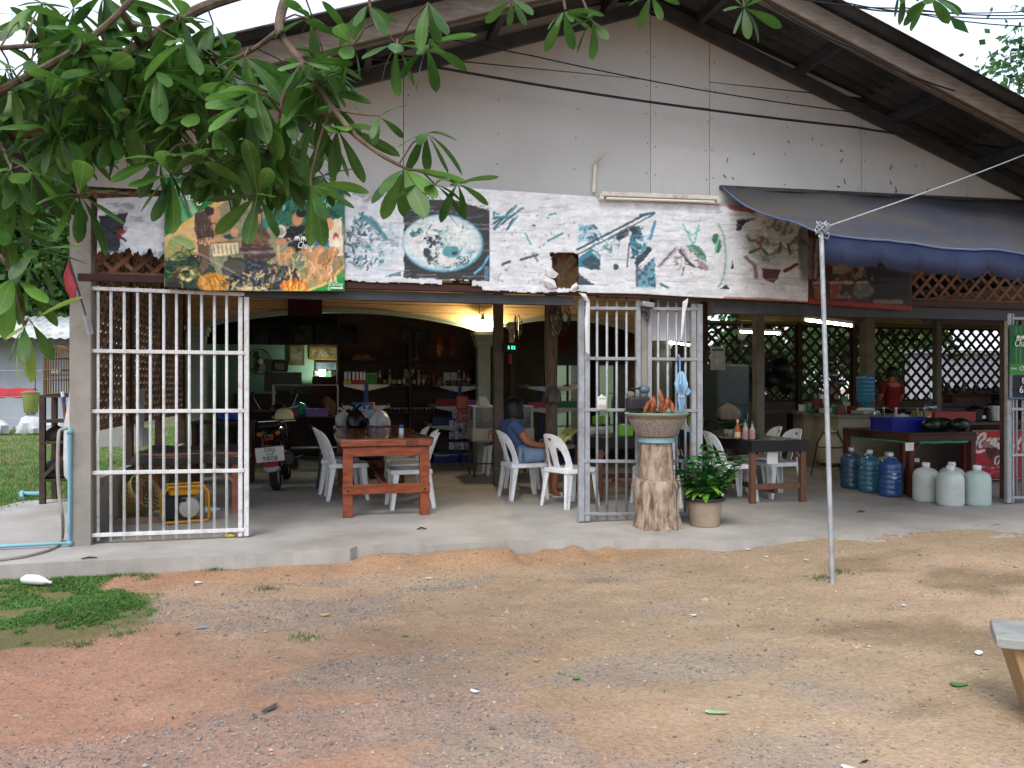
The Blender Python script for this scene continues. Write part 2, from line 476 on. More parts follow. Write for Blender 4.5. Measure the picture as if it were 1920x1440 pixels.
# roof sheets: rows down each slope, corrugated across
def roof_row(sgn, a, b, lift):
    ys = np.arange(-1.14, 9.7, .0155 * 2); mb = MB(); vs, fs = [], []
    for y in ys:
        w = .022 * math.cos(2 * math.pi * y / .155)
        for t in (a, b):
            vs.append((RX + sgn * t, y, RZ - SL * t + .055 + w + lift * (1 if t == b else .3)))
    n = len(ys)
    for i in range(n - 1): fs.append((2 * i, 2 * i + 1, 2 * i + 3, 2 * i + 2))
    mb.add(vs, fs); o = mb.build('roof_sheet', m_roof, B, smooth=True)
    s = o.modifiers.new('solid', 'SOLIDIFY'); s.thickness = .008
for sgn, L in ((1, 6.8), (-1, 6.0)):
    t, k = 0., 0
    while t < L - .1:
        roof_row(sgn, t, min(L, t + 1.28), .0 + .0); t += 1.2; k += 1
mb = MB(); mb.tube([(RX, -1.16, RZ + .05), (RX, 9.7, RZ + .05)], .11, 10); mb.build('ridge_cap', m_roof, B, smooth=True)
for sgn, L in ((1, 6.7), (-1, 5.9)):
    a, b = Vector((RX, -.98, RZ - .10)), Vector((RX + sgn * L, -.98, RZ - SL * L - .10))
    MB().bar(a, b, .035, .17, (0, 0, 1)).build('barge_board', m_barge, B, bevel=.004, seg=1)
    MB().bar(a + Vector((0, .06, -.05)), b + Vector((0, .06, -.05)), .05, .1).build('rafter', m_barge, B)
    MB().bar(a + Vector((0, .93, -.02)), b + Vector((0, .93, -.02)), .05, .12).build('rafter', m_steel_d, B)
    t = .5
    while t < L:
        x, z = RX + sgn * t, RZ - SL * t - .03
        MB().box(x - .03, x + .03, -.96, 0, z - .06, z + .04).build('purlin', m_steel_d, B); t += 1.15
# lattice
def lattice(parent, origin, u, w, h, sp, sw, th, mat, name='lattice_panel', nrm=None, frame=.04, holes=None):
    """diagonal slats in two layers inside w x h, from origin along u"""
    u = Vector(u).normalized(); n = Vector(nrm) if nrm else Vector((u.y, -u.x, 0)); o = Vector(origin)
    fm = MB()
    Z = Vector((0, 0, 1))
    for a, b in (((0, 0), (w, 0)), ((0, h), (w, h)), ((0, 0), (0, h)), ((w, 0), (w, h))):
        fm.bar(o + u * a[0] + Z * a[1] - n * th, o + u * b[0] + Z * b[1] - n * th, frame, frame, Z if a[1] == b[1] else u)
    pa = fm.build(name, mat, parent)
    cache = {}
    for layer, sg in ((0, 1), (1, -1)):
        k = -h + sp * .5
        while k < w:
            # line x = k + t (sg=1: rising right) t in 0..h
            t0, t1 = max(0, -k), min(h, w - k)
            if t1 - t0 > .08:
                a2, b2 = (k + t0, t0), (k + t1, t1)
                if sg < 0: a2, b2 = (w - a2[0], a2[1]), (w - b2[0], b2[1])
                L = round(math.hypot(b2[0] - a2[0], b2[1] - a2[1]), 2)
                if (L, sg) not in cache:
                    q = MB(); d = (u * sg + Z).normalized(); q.bar((0, 0, 0), d * L, sw, th * .9, n); cache[(L, sg)] = q.mesh('slat')
                p = o + u * a2[0] + Z * a2[1] + n * (th * (.5 - layer))
                link_mesh('slat', cache[(L, sg)], mat, pa, p)
            k += sp
    return pa
# front band of lattice behind the banners
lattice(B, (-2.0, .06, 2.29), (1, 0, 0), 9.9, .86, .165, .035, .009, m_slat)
# lintels
MB().box(-1.99, 2.6, -.075, -.03, 2.215, 2.275).build('lintel', m_wood_d, B, bevel=.004, seg=1)
MB().box(2.605, 8.2, -.075, -.03, 2.205, 2.27).build('lintel', m_wood_d, B, bevel=.004, seg=1)
MB().box(-.72, 2.36, -.027, .05, 2.12, 2.205).build('beam', m_steel_d, B)
MB().box(3.87, 9.9, -.02, .08, 2.08, 2.2).build('beam', m_steel_d, B)
# corner pillar
mb = plate([(-2.055 + random.uniform(-.003, .003), .02 * 0 + z) for z in np.linspace(0, 2.9, 30)] + [(-1.895, z) for z in np.linspace(2.9, 0, 8)], th=.16)
mb.build('pillar', m_pillar, B, loc=(0, -.06, 0))
# side wall: lattice seen along its length, with posts
for y0, y1 in ((.25, 1.7), (1.82, 3.3), (3.42, 4.9)):
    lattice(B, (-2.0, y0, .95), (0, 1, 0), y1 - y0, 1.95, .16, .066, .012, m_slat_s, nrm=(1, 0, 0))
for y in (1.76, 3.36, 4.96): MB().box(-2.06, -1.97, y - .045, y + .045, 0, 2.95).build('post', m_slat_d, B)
MB().box(-2.03, -1.96, .1, 4.9, 0, .5).build('dwarf_wall', m_pillar, B)
MB().box(-2.04, -1.95, .1, 4.9, 2.92, 3.1).build('side_beam', m_slat_d, B)
# ceiling, back and side walls
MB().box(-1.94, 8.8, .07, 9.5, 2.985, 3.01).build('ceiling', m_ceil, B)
MB().box(8.802, 17.2, .07, 7.2, 2.63, 2.66).build('lean_to_ceiling', m_ceil, B); MB().box(8.6, 17.4, -.4, 7.4, 2.72, 2.75).build('lean_to_roof', m_roof, B)
zc = lambda x: 2.98 if x < 8.8 else 2.62
m_dimw = M('grey_back_wall', '#4b4a45', .85, var=.2, scale=2)
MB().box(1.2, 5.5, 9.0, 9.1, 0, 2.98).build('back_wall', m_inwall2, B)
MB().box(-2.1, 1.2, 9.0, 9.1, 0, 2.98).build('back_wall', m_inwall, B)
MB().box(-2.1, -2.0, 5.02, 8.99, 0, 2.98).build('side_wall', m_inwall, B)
# arch wall at Y=5 : boards above two flat arches
AY = 5.0
def arch(x0, x1, zs, zt, n=24):
    return [(x0 + (x1 - x0) * i / (n - 1), zs + (zt - zs) * math.sin(math.pi * i / (n - 1)) ** .8) for i in range(n)]
A1, A2 = arch(-1.66, 2.38, 2.22, 2.47), arch(2.60, 5.15, 2.22, 2.43)
low = [(-1.98, 2.22)] + A1 + A2 + [(5.4, 2.22), (5.4, 2.5), (-1.98, 2.5)]
plate(low, th=.1).build('arch_wall', m_cream, B, loc=(0, AY, 0))
for z0, z1 in ((2.506, 2.62), (2.626, 2.75), (2.756, 2.98)):
    MB().box(-1.98, 5.4, AY + random.uniform(0, .004), AY + .1, z0, z1).build('wall_board', m_cream, B, bevel=.003, seg=1)
for A in (A1, A2):
    for k, (w, p) in enumerate(((.075, .03), (.03, .05))):
        ring = [(x, z) for x, z in A] + [(x, z + w) for x, z in reversed(A)]
        plate(ring, th=p).build('arch_moulding', m_mould, B, loc=(0, AY - p - .002 - .0 * k, .035 * k - .002))
def column(x, y, z1, mat, w=.2):
    mb = MB()
    for (hw, z0, za) in ((w / 2 + .02, 0, .3), (w / 2, .3, z1 - .26), (w / 2 + .015, z1 - .26, z1 - .22), (w / 2 + .03, z1 - .22, z1 - .14), (w / 2 + .055, z1 - .14, z1 - .07), (w / 2 + .08, z1 - .07, z1)):
        mb.box(x - hw, x + hw, y - hw, y + hw, z0, za - .0005)
    return mb.build('column', mat, B, bevel=.006)
column(2.49, AY - .02, 2.215, m_mould); column(-1.80, AY - .02, 2.215, m_mould, .17); column(5.28, 4.3, 2.2, M('dim_grey_plaster', '#6d7670', .8, var=.12, scale=4))
# posts inside
p = at(934, 700, 3.0); MB().box(p.x - .06, p.x + .06, 2.94, 3.06, 0, 2.98).build('post', M('concrete_post', '#6b6157', .85, var=.2, scale=5, bump=.3), B, bevel=.004, seg=1)
p = at(1033, 700, 2.4); m_oldwood = M('old_grey_wood', '#77695c', .85, var=.35, scale=7, stretch=(6, 6, .8), bump=.6, bscale=25, dirt=('#3a3029', .8, 5))
mb = MB(); mb.lathe([(.085, 0), (.08, .6), (.078, 1.2), (.082, 1.8), (.08, 2.98)], 10, (p.x, 2.4, 0), warp=lambda a, i, r, z: r * (1 + .12 * math.sin(3 * a + z * 2)))
mb.build('post', m_oldwood, B, smooth=True)
p = at(961, 600, 5.9); MB().box(p.x - .05, p.x + .05, 5.85, 5.95, 0, 2.98).build('post', M('brown_post', '#4a4038', .8, var=.2), B)
p = at(1422, 700, 2.3); m_greypost = M('grey_painted_post', '#6c675c', .75, var=.2, scale=4, bump=.1, dirt=('#3f3a30', .6, 3))
MB().box(p.x - .06, p.x + .06, 2.24, 2.36, 0, 2.98).build('post', m_greypost, B, bevel=.005, seg=1)
p = at(1626, 640, 4.4); MB().box(p.x - .09, p.x + .09, 4.31, 4.49, 0, zc(p.x)).build('post', m_greypost, B, bevel=.005, seg=1)
p = at(1757, 680, 5.6); MB().box(p.x - .06, p.x + .06, 5.54, 5.66, 0, zc(p.x)).build('post', m_greypost, B, bevel=.005, seg=1)
p = at(1882, 700, .35); MB().box(p.x - .03, p.x + .03, .32, .38, 0, 2.5).build('post', M('rusty_brown_post', '#5b4237', .7, var=.3, scale=6, bump=.2), B)
# kitchen: lattice at the back, low solid wall under it, lean-to ceiling boards
KY = 6.6
xa = [at(1320, 0, KY).x, at(1497, 0, KY).x, at(1600, 0, KY).x, at(1757, 0, KY).x, at(1884, 0, KY).x, 17.0]
for i in range(len(xa) - 1):
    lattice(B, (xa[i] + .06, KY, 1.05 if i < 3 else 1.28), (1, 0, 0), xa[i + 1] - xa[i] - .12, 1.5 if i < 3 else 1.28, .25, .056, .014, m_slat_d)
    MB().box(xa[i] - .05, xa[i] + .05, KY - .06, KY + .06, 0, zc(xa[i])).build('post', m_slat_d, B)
MB().box(5.562, xa[0] - .052, KY, KY + .1, 0, 2.56).build('partition', m_inwall2, B)
MB().box(xa[0], xa[3], KY, KY + .1, 0, 1.05).build('dwarf_wall', m_inwall2, B)
MB().box(xa[3] + .002, 17., KY, KY + .1, 0, 1.28).build('dwarf_wall', m_inwall2, B)
m_ylw = M('dim_yellow_board', '#6d5f38', .8, var=.2, scale=3, stretch=(1, 6, 6))
MB().box(xa[0], 17., KY - .05, KY + .12, 2.57, 2.62).build('tie_beam', m_ylw, B)
p = at(1500, 590, 4.6); MB().box(p.x - 1.1, p.x + 2.4, 4.5, 4.7, 2.45, 2.62).build('tie_beam', m_ylw, B)
MB().box(17.05, 17.15, .1, KY, 0, 2.6).build('side_wall', m_inwall2, B)
MB().box(5.5, 5.56, 5.2, 9.0, 0, 2.98).build('side_wall', m_inwall2, B)
# ------------------------------------------------------------------ printed vinyl banners (flat print kept as pigment per vertex)
class Paint:
    """a flat print; x,y in its own units (photograph pixels of the face), colours layered in order"""
    def __init__(s, x, y, base):
        s.x = x + (fbm(x * .22, y * .22, 3) - .5) * 2.4; s.y = y + (fbm(x * .22 + 31, y * .22 + 9, 3) - .5) * 2.4; s.c = np.tile(np.array(rgb(base), float), (len(x), 1))
    def blend(s, w, col): w = np.clip(w, 0, 1)[:, None]; s.c = s.c * (1 - w) + np.array(rgb(col)) * w
    def ell(s, cx, cy, rx, ry, col, rot=0., soft=.12, rough=0., op=1.):
        a = math.radians(rot); dx, dy = s.x - cx, s.y - cy
        u, v = (dx * math.cos(a) + dy * math.sin(a)) / rx, (-dx * math.sin(a) + dy * math.cos(a)) / ry
        d = np.sqrt(u * u + v * v)
        if rough: d = d + (fbm(s.x * .09 + cx, s.y * .09 + cy, 3) - .5) * rough * .6
        s.blend(sstep(1 + soft, 1 - soft, d) * op, col)
    def poly(s, pts, col, op=1., rough=0.):
        x, y = s.x, s.y
        rough *= .4
        if rough: x = x + (fbm(s.x * .08, s.y * .08, 3) - .5) * rough; y = y + (fbm(s.x * .08 + 40, s.y * .08, 3) - .5) * rough
        r = np.zeros(len(x), bool); j = len(pts) - 1
        for i in range(len(pts)):
            xi, yi = pts[i]; xj, yj = pts[j]
            if yi != yj: r ^= ((yi > y) != (yj > y)) & (x < (xj - xi) * (y - yi) / (yj - yi) + xi)
            j = i
        s.blend(r.astype(float) * op, col)
    def line(s, pts, w, col, op=1., soft=1.2):
        d = np.full(len(s.x), 1e9)
        for (ax, ay), (bx, by) in zip(pts[:-1], pts[1:]):
            vx, vy = bx - ax, by - ay; t = np.clip(((s.x - ax) * vx + (s.y - ay) * vy) / (vx * vx + vy * vy + 1e-9), 0, 1)
            d = np.minimum(d, np.hypot(s.x - ax - t * vx, s.y - ay - t * vy))
        s.blend(sstep(w / 2 + soft, w / 2 - .1, d) * op, col)
    def speck(s, x0, x1, y0, y1, th, col, f=.12, seed=0, op=1., aspect=1.):
        f *= 1.7; n = fbm(s.x * f + seed * 13.7, s.y * f * aspect + seed * 7.1, 4)
        s.blend(sstep(th - .03, th + .12, n) * ((s.x > x0) & (s.x < x1) & (s.y > y0) & (s.y < y1)) * op, col)
    def shred(s, cx, cy, rx, ry, n, cols, L, w, seed=0, rot=None, op=.9):
        r = random.Random(seed)
        for _ in range(n):
            a, q = r.uniform(0, 6.283), math.sqrt(r.random()); x, y = cx + rx * q * math.cos(a), cy + ry * q * math.sin(a); t = r.uniform(0, 3.14) if rot is None else rot + r.gauss(0, .3); l = L * r.uniform(.4, 1.2)
            s.line([(x - l * math.cos(t), y - l * math.sin(t)), (x + r.uniform(-1, 1), y + r.uniform(-1.5, 1.5)), (x + l * math.cos(t + .4), y + l * math.sin(t + .4))], w * r.uniform(.5, 1.3), r.choice(cols), op, .9)
    def rect(s, x0, x1, y0, y1, col, op=1.): s.blend(((s.x > x0) & (s.x < x1) & (s.y > y0) & (s.y < y1)).astype(float) * op, col)
m_vinyl = M('printed_vinyl', (1, 1, 1), .5, var=.0, col2=(.84, .85, .86), scale=7, bump=.15, bscale=14, attr='paint', spec=.35, stretch=(1, 1, 4))
def banner(name, label, x0, x1, top, bot, Y, paint, base, step=2., cut=None, wrinkle=.008, cat='banner', amp2=.0, grain=True, gain=1., fade=0.):
    """top(x), bot(x) give the edges in photograph pixels on the plane Y"""
    nx_, ny_ = int((x1 - x0) / step) + 1, 100
    ny_ = int((max(bot(x0), bot(x1)) - min(top(x0), top(x1))) / step) + 1
    X, V = np.meshgrid(np.linspace(x0, x1, nx_), np.linspace(0, 1, ny_))
    T, Bm = np.vectorize(top)(X), np.vectorize(bot)(X)
    Yp = T + (Bm - T) * V
    x, y = X.ravel(), Yp.ravel()
    org = at((x0 + x1) / 2, bot((x0 + x1) / 2), Y)
    wy = (fbm(x * .012, y * .09, 4) - .5) * 2 * wrinkle + (fbm(x * .004 + 3, y * .012, 2) - .5) * amp2
    vs = []
    for i in range(len(x)):
        p = at(x[i], y[i], Y); vs.append((p.x - org.x, wy[i], p.z - org.z))
    k = (np.arange(ny_ - 1)[:, None] * nx_ + np.arange(nx_ - 1)[None]).ravel()
    if cut is not None:
        keep = ~cut(x, y); q = keep[k] & keep[k + 1] & keep[k + nx_] & keep[k + nx_ + 1]; k = k[q]
    me = bpy.data.meshes.new(name); me.from_pydata(vs, [], np.stack([k + nx_, k + nx_ + 1, k + 1, k], 1).tolist())
    P_ = Paint(x, y, base); paint(P_)
    g_ = (.78 + .3 * fbm(x * .3, y * .3, 3) + .3 * (fbm(x * .07 + 5, y * .07, 3) - .5)) if grain else np.full(len(x), .95)
    col_attr(me, np.clip(P_.c * g_[:, None] * gain, 0, .95) * (1 - fade) + .66 * fade)
    me.polygons.foreach_set('use_smooth', [True] * len(me.polygons))
    o = link_mesh(name, me, m_vinyl, None, org); tag(o, label, cat)
    s = o.modifiers.new('solid', 'SOLIDIFY'); s.thickness = .0012
    return o
lerp = lambda pts: (lambda x: float(np.interp(x, [p[0] for p in pts], [p[1] for p in pts])))

TEAL, DTEAL, NAVY, DARK = '#2f8f9a', '#123f52', '#0c2230', '#14161c'
def paint_food(p):
    rs = random.Random(4)
    # 1: shredded salad
    p.ell(690, 455, 62, 70, '#c9d9e2', rough=.7, op=.5)
    p.shred(680, 455, 36, 50, 150, (DTEAL, '#5d8fa3', '#e6eaec', '#27606f', '#e6eaec', '#8fb3c0', '#1a2c38'), 7, 3.2, 1); p.shred(712, 455, 34, 42, 70, ('#e6eaec', '#c3d2da', '#8fa9b6', '#f0f0ee'), 8, 3, 2)
    for k in range(9): a = rs.uniform(0, .9); p.line([(672 + k * 4, 400 + k * 2), (688 + k * 5, 412 + k * 3 + a * 20)], 2.2, TEAL)
    p.ell(715, 490, 5, 3, TEAL); p.ell(690, 462, 6, 3, TEAL); p.poly([(722, 518), (752, 508), (752, 519)], '#5f8196')
    # 2: bowl on a dark cloth
    p.poly([(757, 383), (790, 374), (860, 376), (918, 395), (918, 527), (757, 521)], DARK)
    p.speck(757, 918, 374, 400, .5, '#3a3138', .05, 3, .5, 5.)
    p.ell(830, 456, 76, 54, '#4aa3b8', 2, soft=.03); p.ell(829, 455, 73, 51, '#d3dfe2', 2, soft=.05); p.ell(820, 450, 50, 34, '#e8eae6', 2, rough=.4)
    p.shred(832, 458, 62, 40, 130, ('#e9ece8', '#b5d0d4', '#7fb2ba', '#f2efe8', '#4d8f9a', '#d8dedc'), 8, 3.4, 5); p.shred(840, 488, 40, 14, 40, ('#2d5f6e', '#16323d', '#7fb2ba'), 5, 2.4, 6)
    for k in range(26): p.ell(812 + rs.gauss(0, 8), 452 + rs.gauss(0, 5.5), 2.6, 2.4, '#1b1a2b')
    for k in range(12): p.ell(773 + rs.gauss(0, 7), 438 + rs.gauss(0, 5), 4, 2.2, '#1e6570', rs.uniform(0, 180))
    p.ell(778, 458, 10, 14, '#e6e2de', 10); p.ell(838, 484, 17, 14, '#e4e3e0'); p.ell(800, 474, 7, 9, '#1c3240', rough=.5)
    p.ell(845, 472, 15, 11, '#4d97a2', rough=.7); p.ell(852, 475, 5, 4, NAVY, rough=.5); p.ell(806, 486, 6, 5, '#11252f', rough=.6)
    p.line([(916, 480), (905, 500), (890, 512)], 2, '#5fb4d6'); p.rect(908, 917, 500, 526, '#5f8ea6', .6)
    # 3: faded picture, a few green strokes
    for a, b in (((925, 428), (968, 386)), ((925, 408), (960, 405)), ((940, 420), (980, 390)), ((950, 430), (970, 405)), ((925, 398), (936, 402)), ((926, 418), (950, 404)), ((928, 430), (936, 424))):
        p.line([a, b], 2.6, TEAL); p.line([(a[0], a[1] + 2), (b[0] - 8, b[1] + 4)], 1.4, DTEAL)
    p.line([(985, 438), (995, 458)], 2.5, '#4aa5a0'); p.line([(1027, 452), (1054, 438)], 3.2, '#3b9a98'); p.line([(1030, 403), (1042, 400)], 2, TEAL)
    p.line([(975, 487), (1008, 478)], 3, '#26404a'); p.line([(942, 496), (956, 490)], 4, '#33404a'); p.line([(998, 475), (1008, 490)], 2, '#33404a'); p.ell(1001, 423, 4, 2.5, '#4a5560', rough=.6)
    for k in range(50): x, y = rs.uniform(930, 1078), rs.uniform(400, 530); p.line([(x, y), (x + rs.uniform(-3, 3), y + rs.uniform(-2, 4))], 1., '#5d6670', .8)
    # 4: blue bowl with chopsticks
    p.poly([(1083, 420), (1105, 422), (1118, 432), (1100, 452), (1083, 456)], '#9cc3d2', rough=8); p.shred(1106, 438, 22, 16, 40, (DTEAL, '#cfe0e6', '#4d94a8'), 5, 2.6, 8)
    p.poly([(1083, 485), (1110, 465), (1126, 478), (1125, 506), (1108, 506), (1083, 498)], '#2b7d96', rough=6); p.poly([(1088, 490), (1110, 478), (1126, 490), (1125, 506), (1100, 503)], '#123d4e', rough=10)
    p.poly([(1180, 450), (1186, 424), (1200, 425), (1210, 455), (1216, 470), (1200, 492), (1186, 484)], '#1d5568', rough=14); p.shred(1198, 458, 18, 32, 40, ('#6fb0c4', '#0f3344', '#2c7d96', '#d3e2e6'), 6, 2.4, 9); p.shred(1142, 462, 30, 24, 30, ('#dfe7ea', '#9fbcc8', '#4f7f90'), 9, 2.2, 19)
    p.ell(1167, 440, 14, 8, '#172730', -35, rough=.8); p.ell(1186, 430, 9, 6, '#131a22', 30, rough=.6); p.ell(1155, 500, 5, 6, '#1d4a5a', rough=.6)
    p.line([(1217, 468), (1195, 493)], 9, '#142a3c'); p.line([(1228, 416), (1219, 448)], 4.5, '#3f8fb4'); p.line([(1180, 455), (1176, 500)], 1.6, '#12242e')
    p.line([(1083, 468), (1214, 400)], 3., '#22485a'); p.line([(1086, 476), (1226, 402)], 1.8, '#2d5668'); p.line([(1200, 404), (1227, 399)], 4, '#1a5870')
    p.poly([(1229, 480), (1229, 539), (1193, 537), (1199, 510)], '#5f9aac'); p.speck(1192, 1229, 482, 538, .48, '#1c3c4c', .1, 10, .9)
    p.poly([(1084, 512), (1100, 524), (1116, 535), (1084, 535)], '#1b3c50')
    # 5: plate with basil leaves
    p.line([(1236, 498), (1255, 480), (1268, 467)], 7, '#b9a3a6', .8); p.line([(1237, 499), (1266, 466)], 1.4, '#4a3a40')
    for a, b in (((1280, 420), (1300, 460)), ((1310, 422), (1298, 470)), ((1284, 430), (1296, 440)), ((1300, 440), (1312, 430)), ((1296, 470), (1318, 476))): p.line([a, b], 2.2, '#63b3a8', .9)
    p.poly([(1290, 459), (1310, 461), (1322, 475), (1326, 492), (1312, 484), (1300, 472)], '#1f7a5a'); p.line([(1292, 461), (1325, 490)], 1, '#7fc0a8')
    p.poly([(1306, 486), (1322, 492), (1330, 505), (1324, 509), (1312, 502)], '#a48994'); p.ell(1342, 448, 7, 10, '#1d6f4c'); p.ell(1347, 462, 6, 13, '#22784e', 12); p.line([(1340, 476), (1348, 445)], 1.2, '#9fd0b8')
    p.shred(1290, 492, 26, 28, 36, ('#3c3a42', '#b9a9a6', '#d9d4d0', '#6f6468'), 6, 2, 12); p.line([(1275, 470), (1290, 490), (1302, 500)], 4, '#2c2c36')
    arcp = [(1340 + 21 * math.cos(t), 480 + 62 * math.sin(t)) for t in np.linspace(-1.3, 1.2, 16)]; p.line(arcp, 2.6, '#86b9a4')
    p.line([(1240, 533), (1252, 539)], 3.5, '#2f6e7c'); p.poly([(1370, 504), (1374, 485), (1376, 504)], '#1e2a30'); p.poly([(1350, 542), (1362, 533), (1370, 543)], '#20222a')
    # 6: creamy bowl, dark red bands
    p.ell(1456, 455, 58, 47, '#a8a89e', soft=.2, op=.7); p.shred(1456, 452, 50, 36, 60, ('#b9b8ac', '#8a8a7e', '#d3d2c8', '#6d6c60'), 11, 5, 13); p.ell(1456, 515, 62, 22, '#c9c9c4', op=.6); p.poly([(1381, 412), (1420, 408), (1398, 418), (1388, 432), (1381, 432)], '#101a20')
    p.poly([(1428, 502), (1464, 506), (1458, 523), (1450, 531), (1432, 524)], '#56182c'); p.line([(1398, 482), (1416, 498), (1418, 520)], 6, '#6a3346', .8); p.line([(1472, 508), (1494, 496)], 6, '#5a1a2c')
    p.line([(1406, 474), (1424, 466)], 4, '#2f5a3c'); p.line([(1426, 462), (1440, 478)], 4.5, '#31543a'); p.line([(1424, 456), (1432, 446)], 5, '#a3492a'); p.line([(1464, 456), (1462, 474)], 3, '#2a3a34'); p.line([(1478, 460), (1482, 476)], 3, '#2a3a34')
    p.ell(1510, 470, 14, 60, '#1a1c18', soft=.3, op=.8)
    # scuffs, rust streaks from the lamp bracket, creases
    p.speck(640, 1520, 340, 580, .67, '#8e8f92', .03, 20, .35, 4.)
    for k in range(60):
        x, y = rs.uniform(650, 1500), rs.uniform(385, 540); p.line([(x, y), (x + rs.uniform(15, 60), y + rs.uniform(-1, 2))], .8, '#8f9297', .55)
    p.line([(1120, 368), (1220, 374), (1360, 384), (1420, 396)], 5, '#b0724a', .75); p.line([(1370, 388), (1412, 396)], 9, '#93401d', .9); p.line([(1360, 560), (1430, 562), (1515, 569)], 7, '#9a4c37', .85)
ft = lerp([(645, 358), (700, 352), (760, 350), (860, 351), (1000, 361), (1120, 369), (1360, 384), (1515, 402)])
fb = lerp([(645, 529), (740, 533), (830, 536), (904, 539), (905, 546), (1000, 552), (1095, 549), (1200, 551), (1300, 557), (1515, 567)])
def food_cut(x, y):
    j = (fbm(x * .12, y * .12, 3) - .5) * 9
    hole = (x > 1033 + j + (y - 480) * .14) & (x < 1084 + j * .4) & (y > 475 + j * .3) & (y < 541 + j * .7)
    n2 = (x > 832 + j) & (x < 884 - j) & (y > 527 + j * .5)
    n3 = (x > 662 + j) & (x < 712 + j) & (y < 372 + j * .8 - np.abs(x - 688) * .35)
    edge = (y > np.vectorize(fb)(x) - 1.5 - np.clip(j, 0, 9) * .8) & (x < 1100)
    return hole | n2 | n3 | edge
food = banner('food_banner', 'long torn white vinyl banner with faded food pictures across the front', 645, 1515, ft, fb, -.092, paint_food, '#e0e2e6', cut=food_cut, wrinkle=.006, amp2=.012, fade=.05)
# torn flaps that hang out of the hole
m_flap = M('torn_vinyl', '#cfcfd2', .55, var=.1, scale=12, bump=.1)
def flap(pts, Y=-.11, curl=.02):
    org = food.location
    w = [at(x, y, Y) - org for x, y in pts]; n = len(w)
    vs = [Vector((p.x, p.y - org.y * 0 + random.uniform(-curl, curl * .2), p.z)) for p in w]
    c = sum(vs, Vector()) / n + Vector((0, -curl, 0))
    mb = MB(); mb.add(vs + [c], [(i, (i + 1) % n, n) for i in range(n)])
    o = mb.build('torn_flap', m_flap, food); s = o.modifiers.new('solid', 'SOLIDIFY'); s.thickness = .001
flap([(1022, 505), (1030, 496), (1040, 508), (1047, 514), (1040, 522), (1028, 520)]); flap([(1014, 526), (1026, 520), (1040, 526), (1043, 540), (1030, 541)])
flap([(1072, 536), (1080, 530), (1084, 536), (1078, 548), (1068, 546)]); flap([(1084, 549), (1098, 551), (1105, 566), (1100, 568), (1090, 556)]); flap([(1100, 563), (1106, 565), (1105, 664), (1098, 660), (1096, 600)], curl=.008)
flap([(1280, 566), (1290, 559), (1290, 566), (1284, 580), (1282, 620), (1276, 641), (1278, 600)], curl=.01)
flap([(680, 371), (710, 360), (690, 375), (683, 376)], curl=.03)

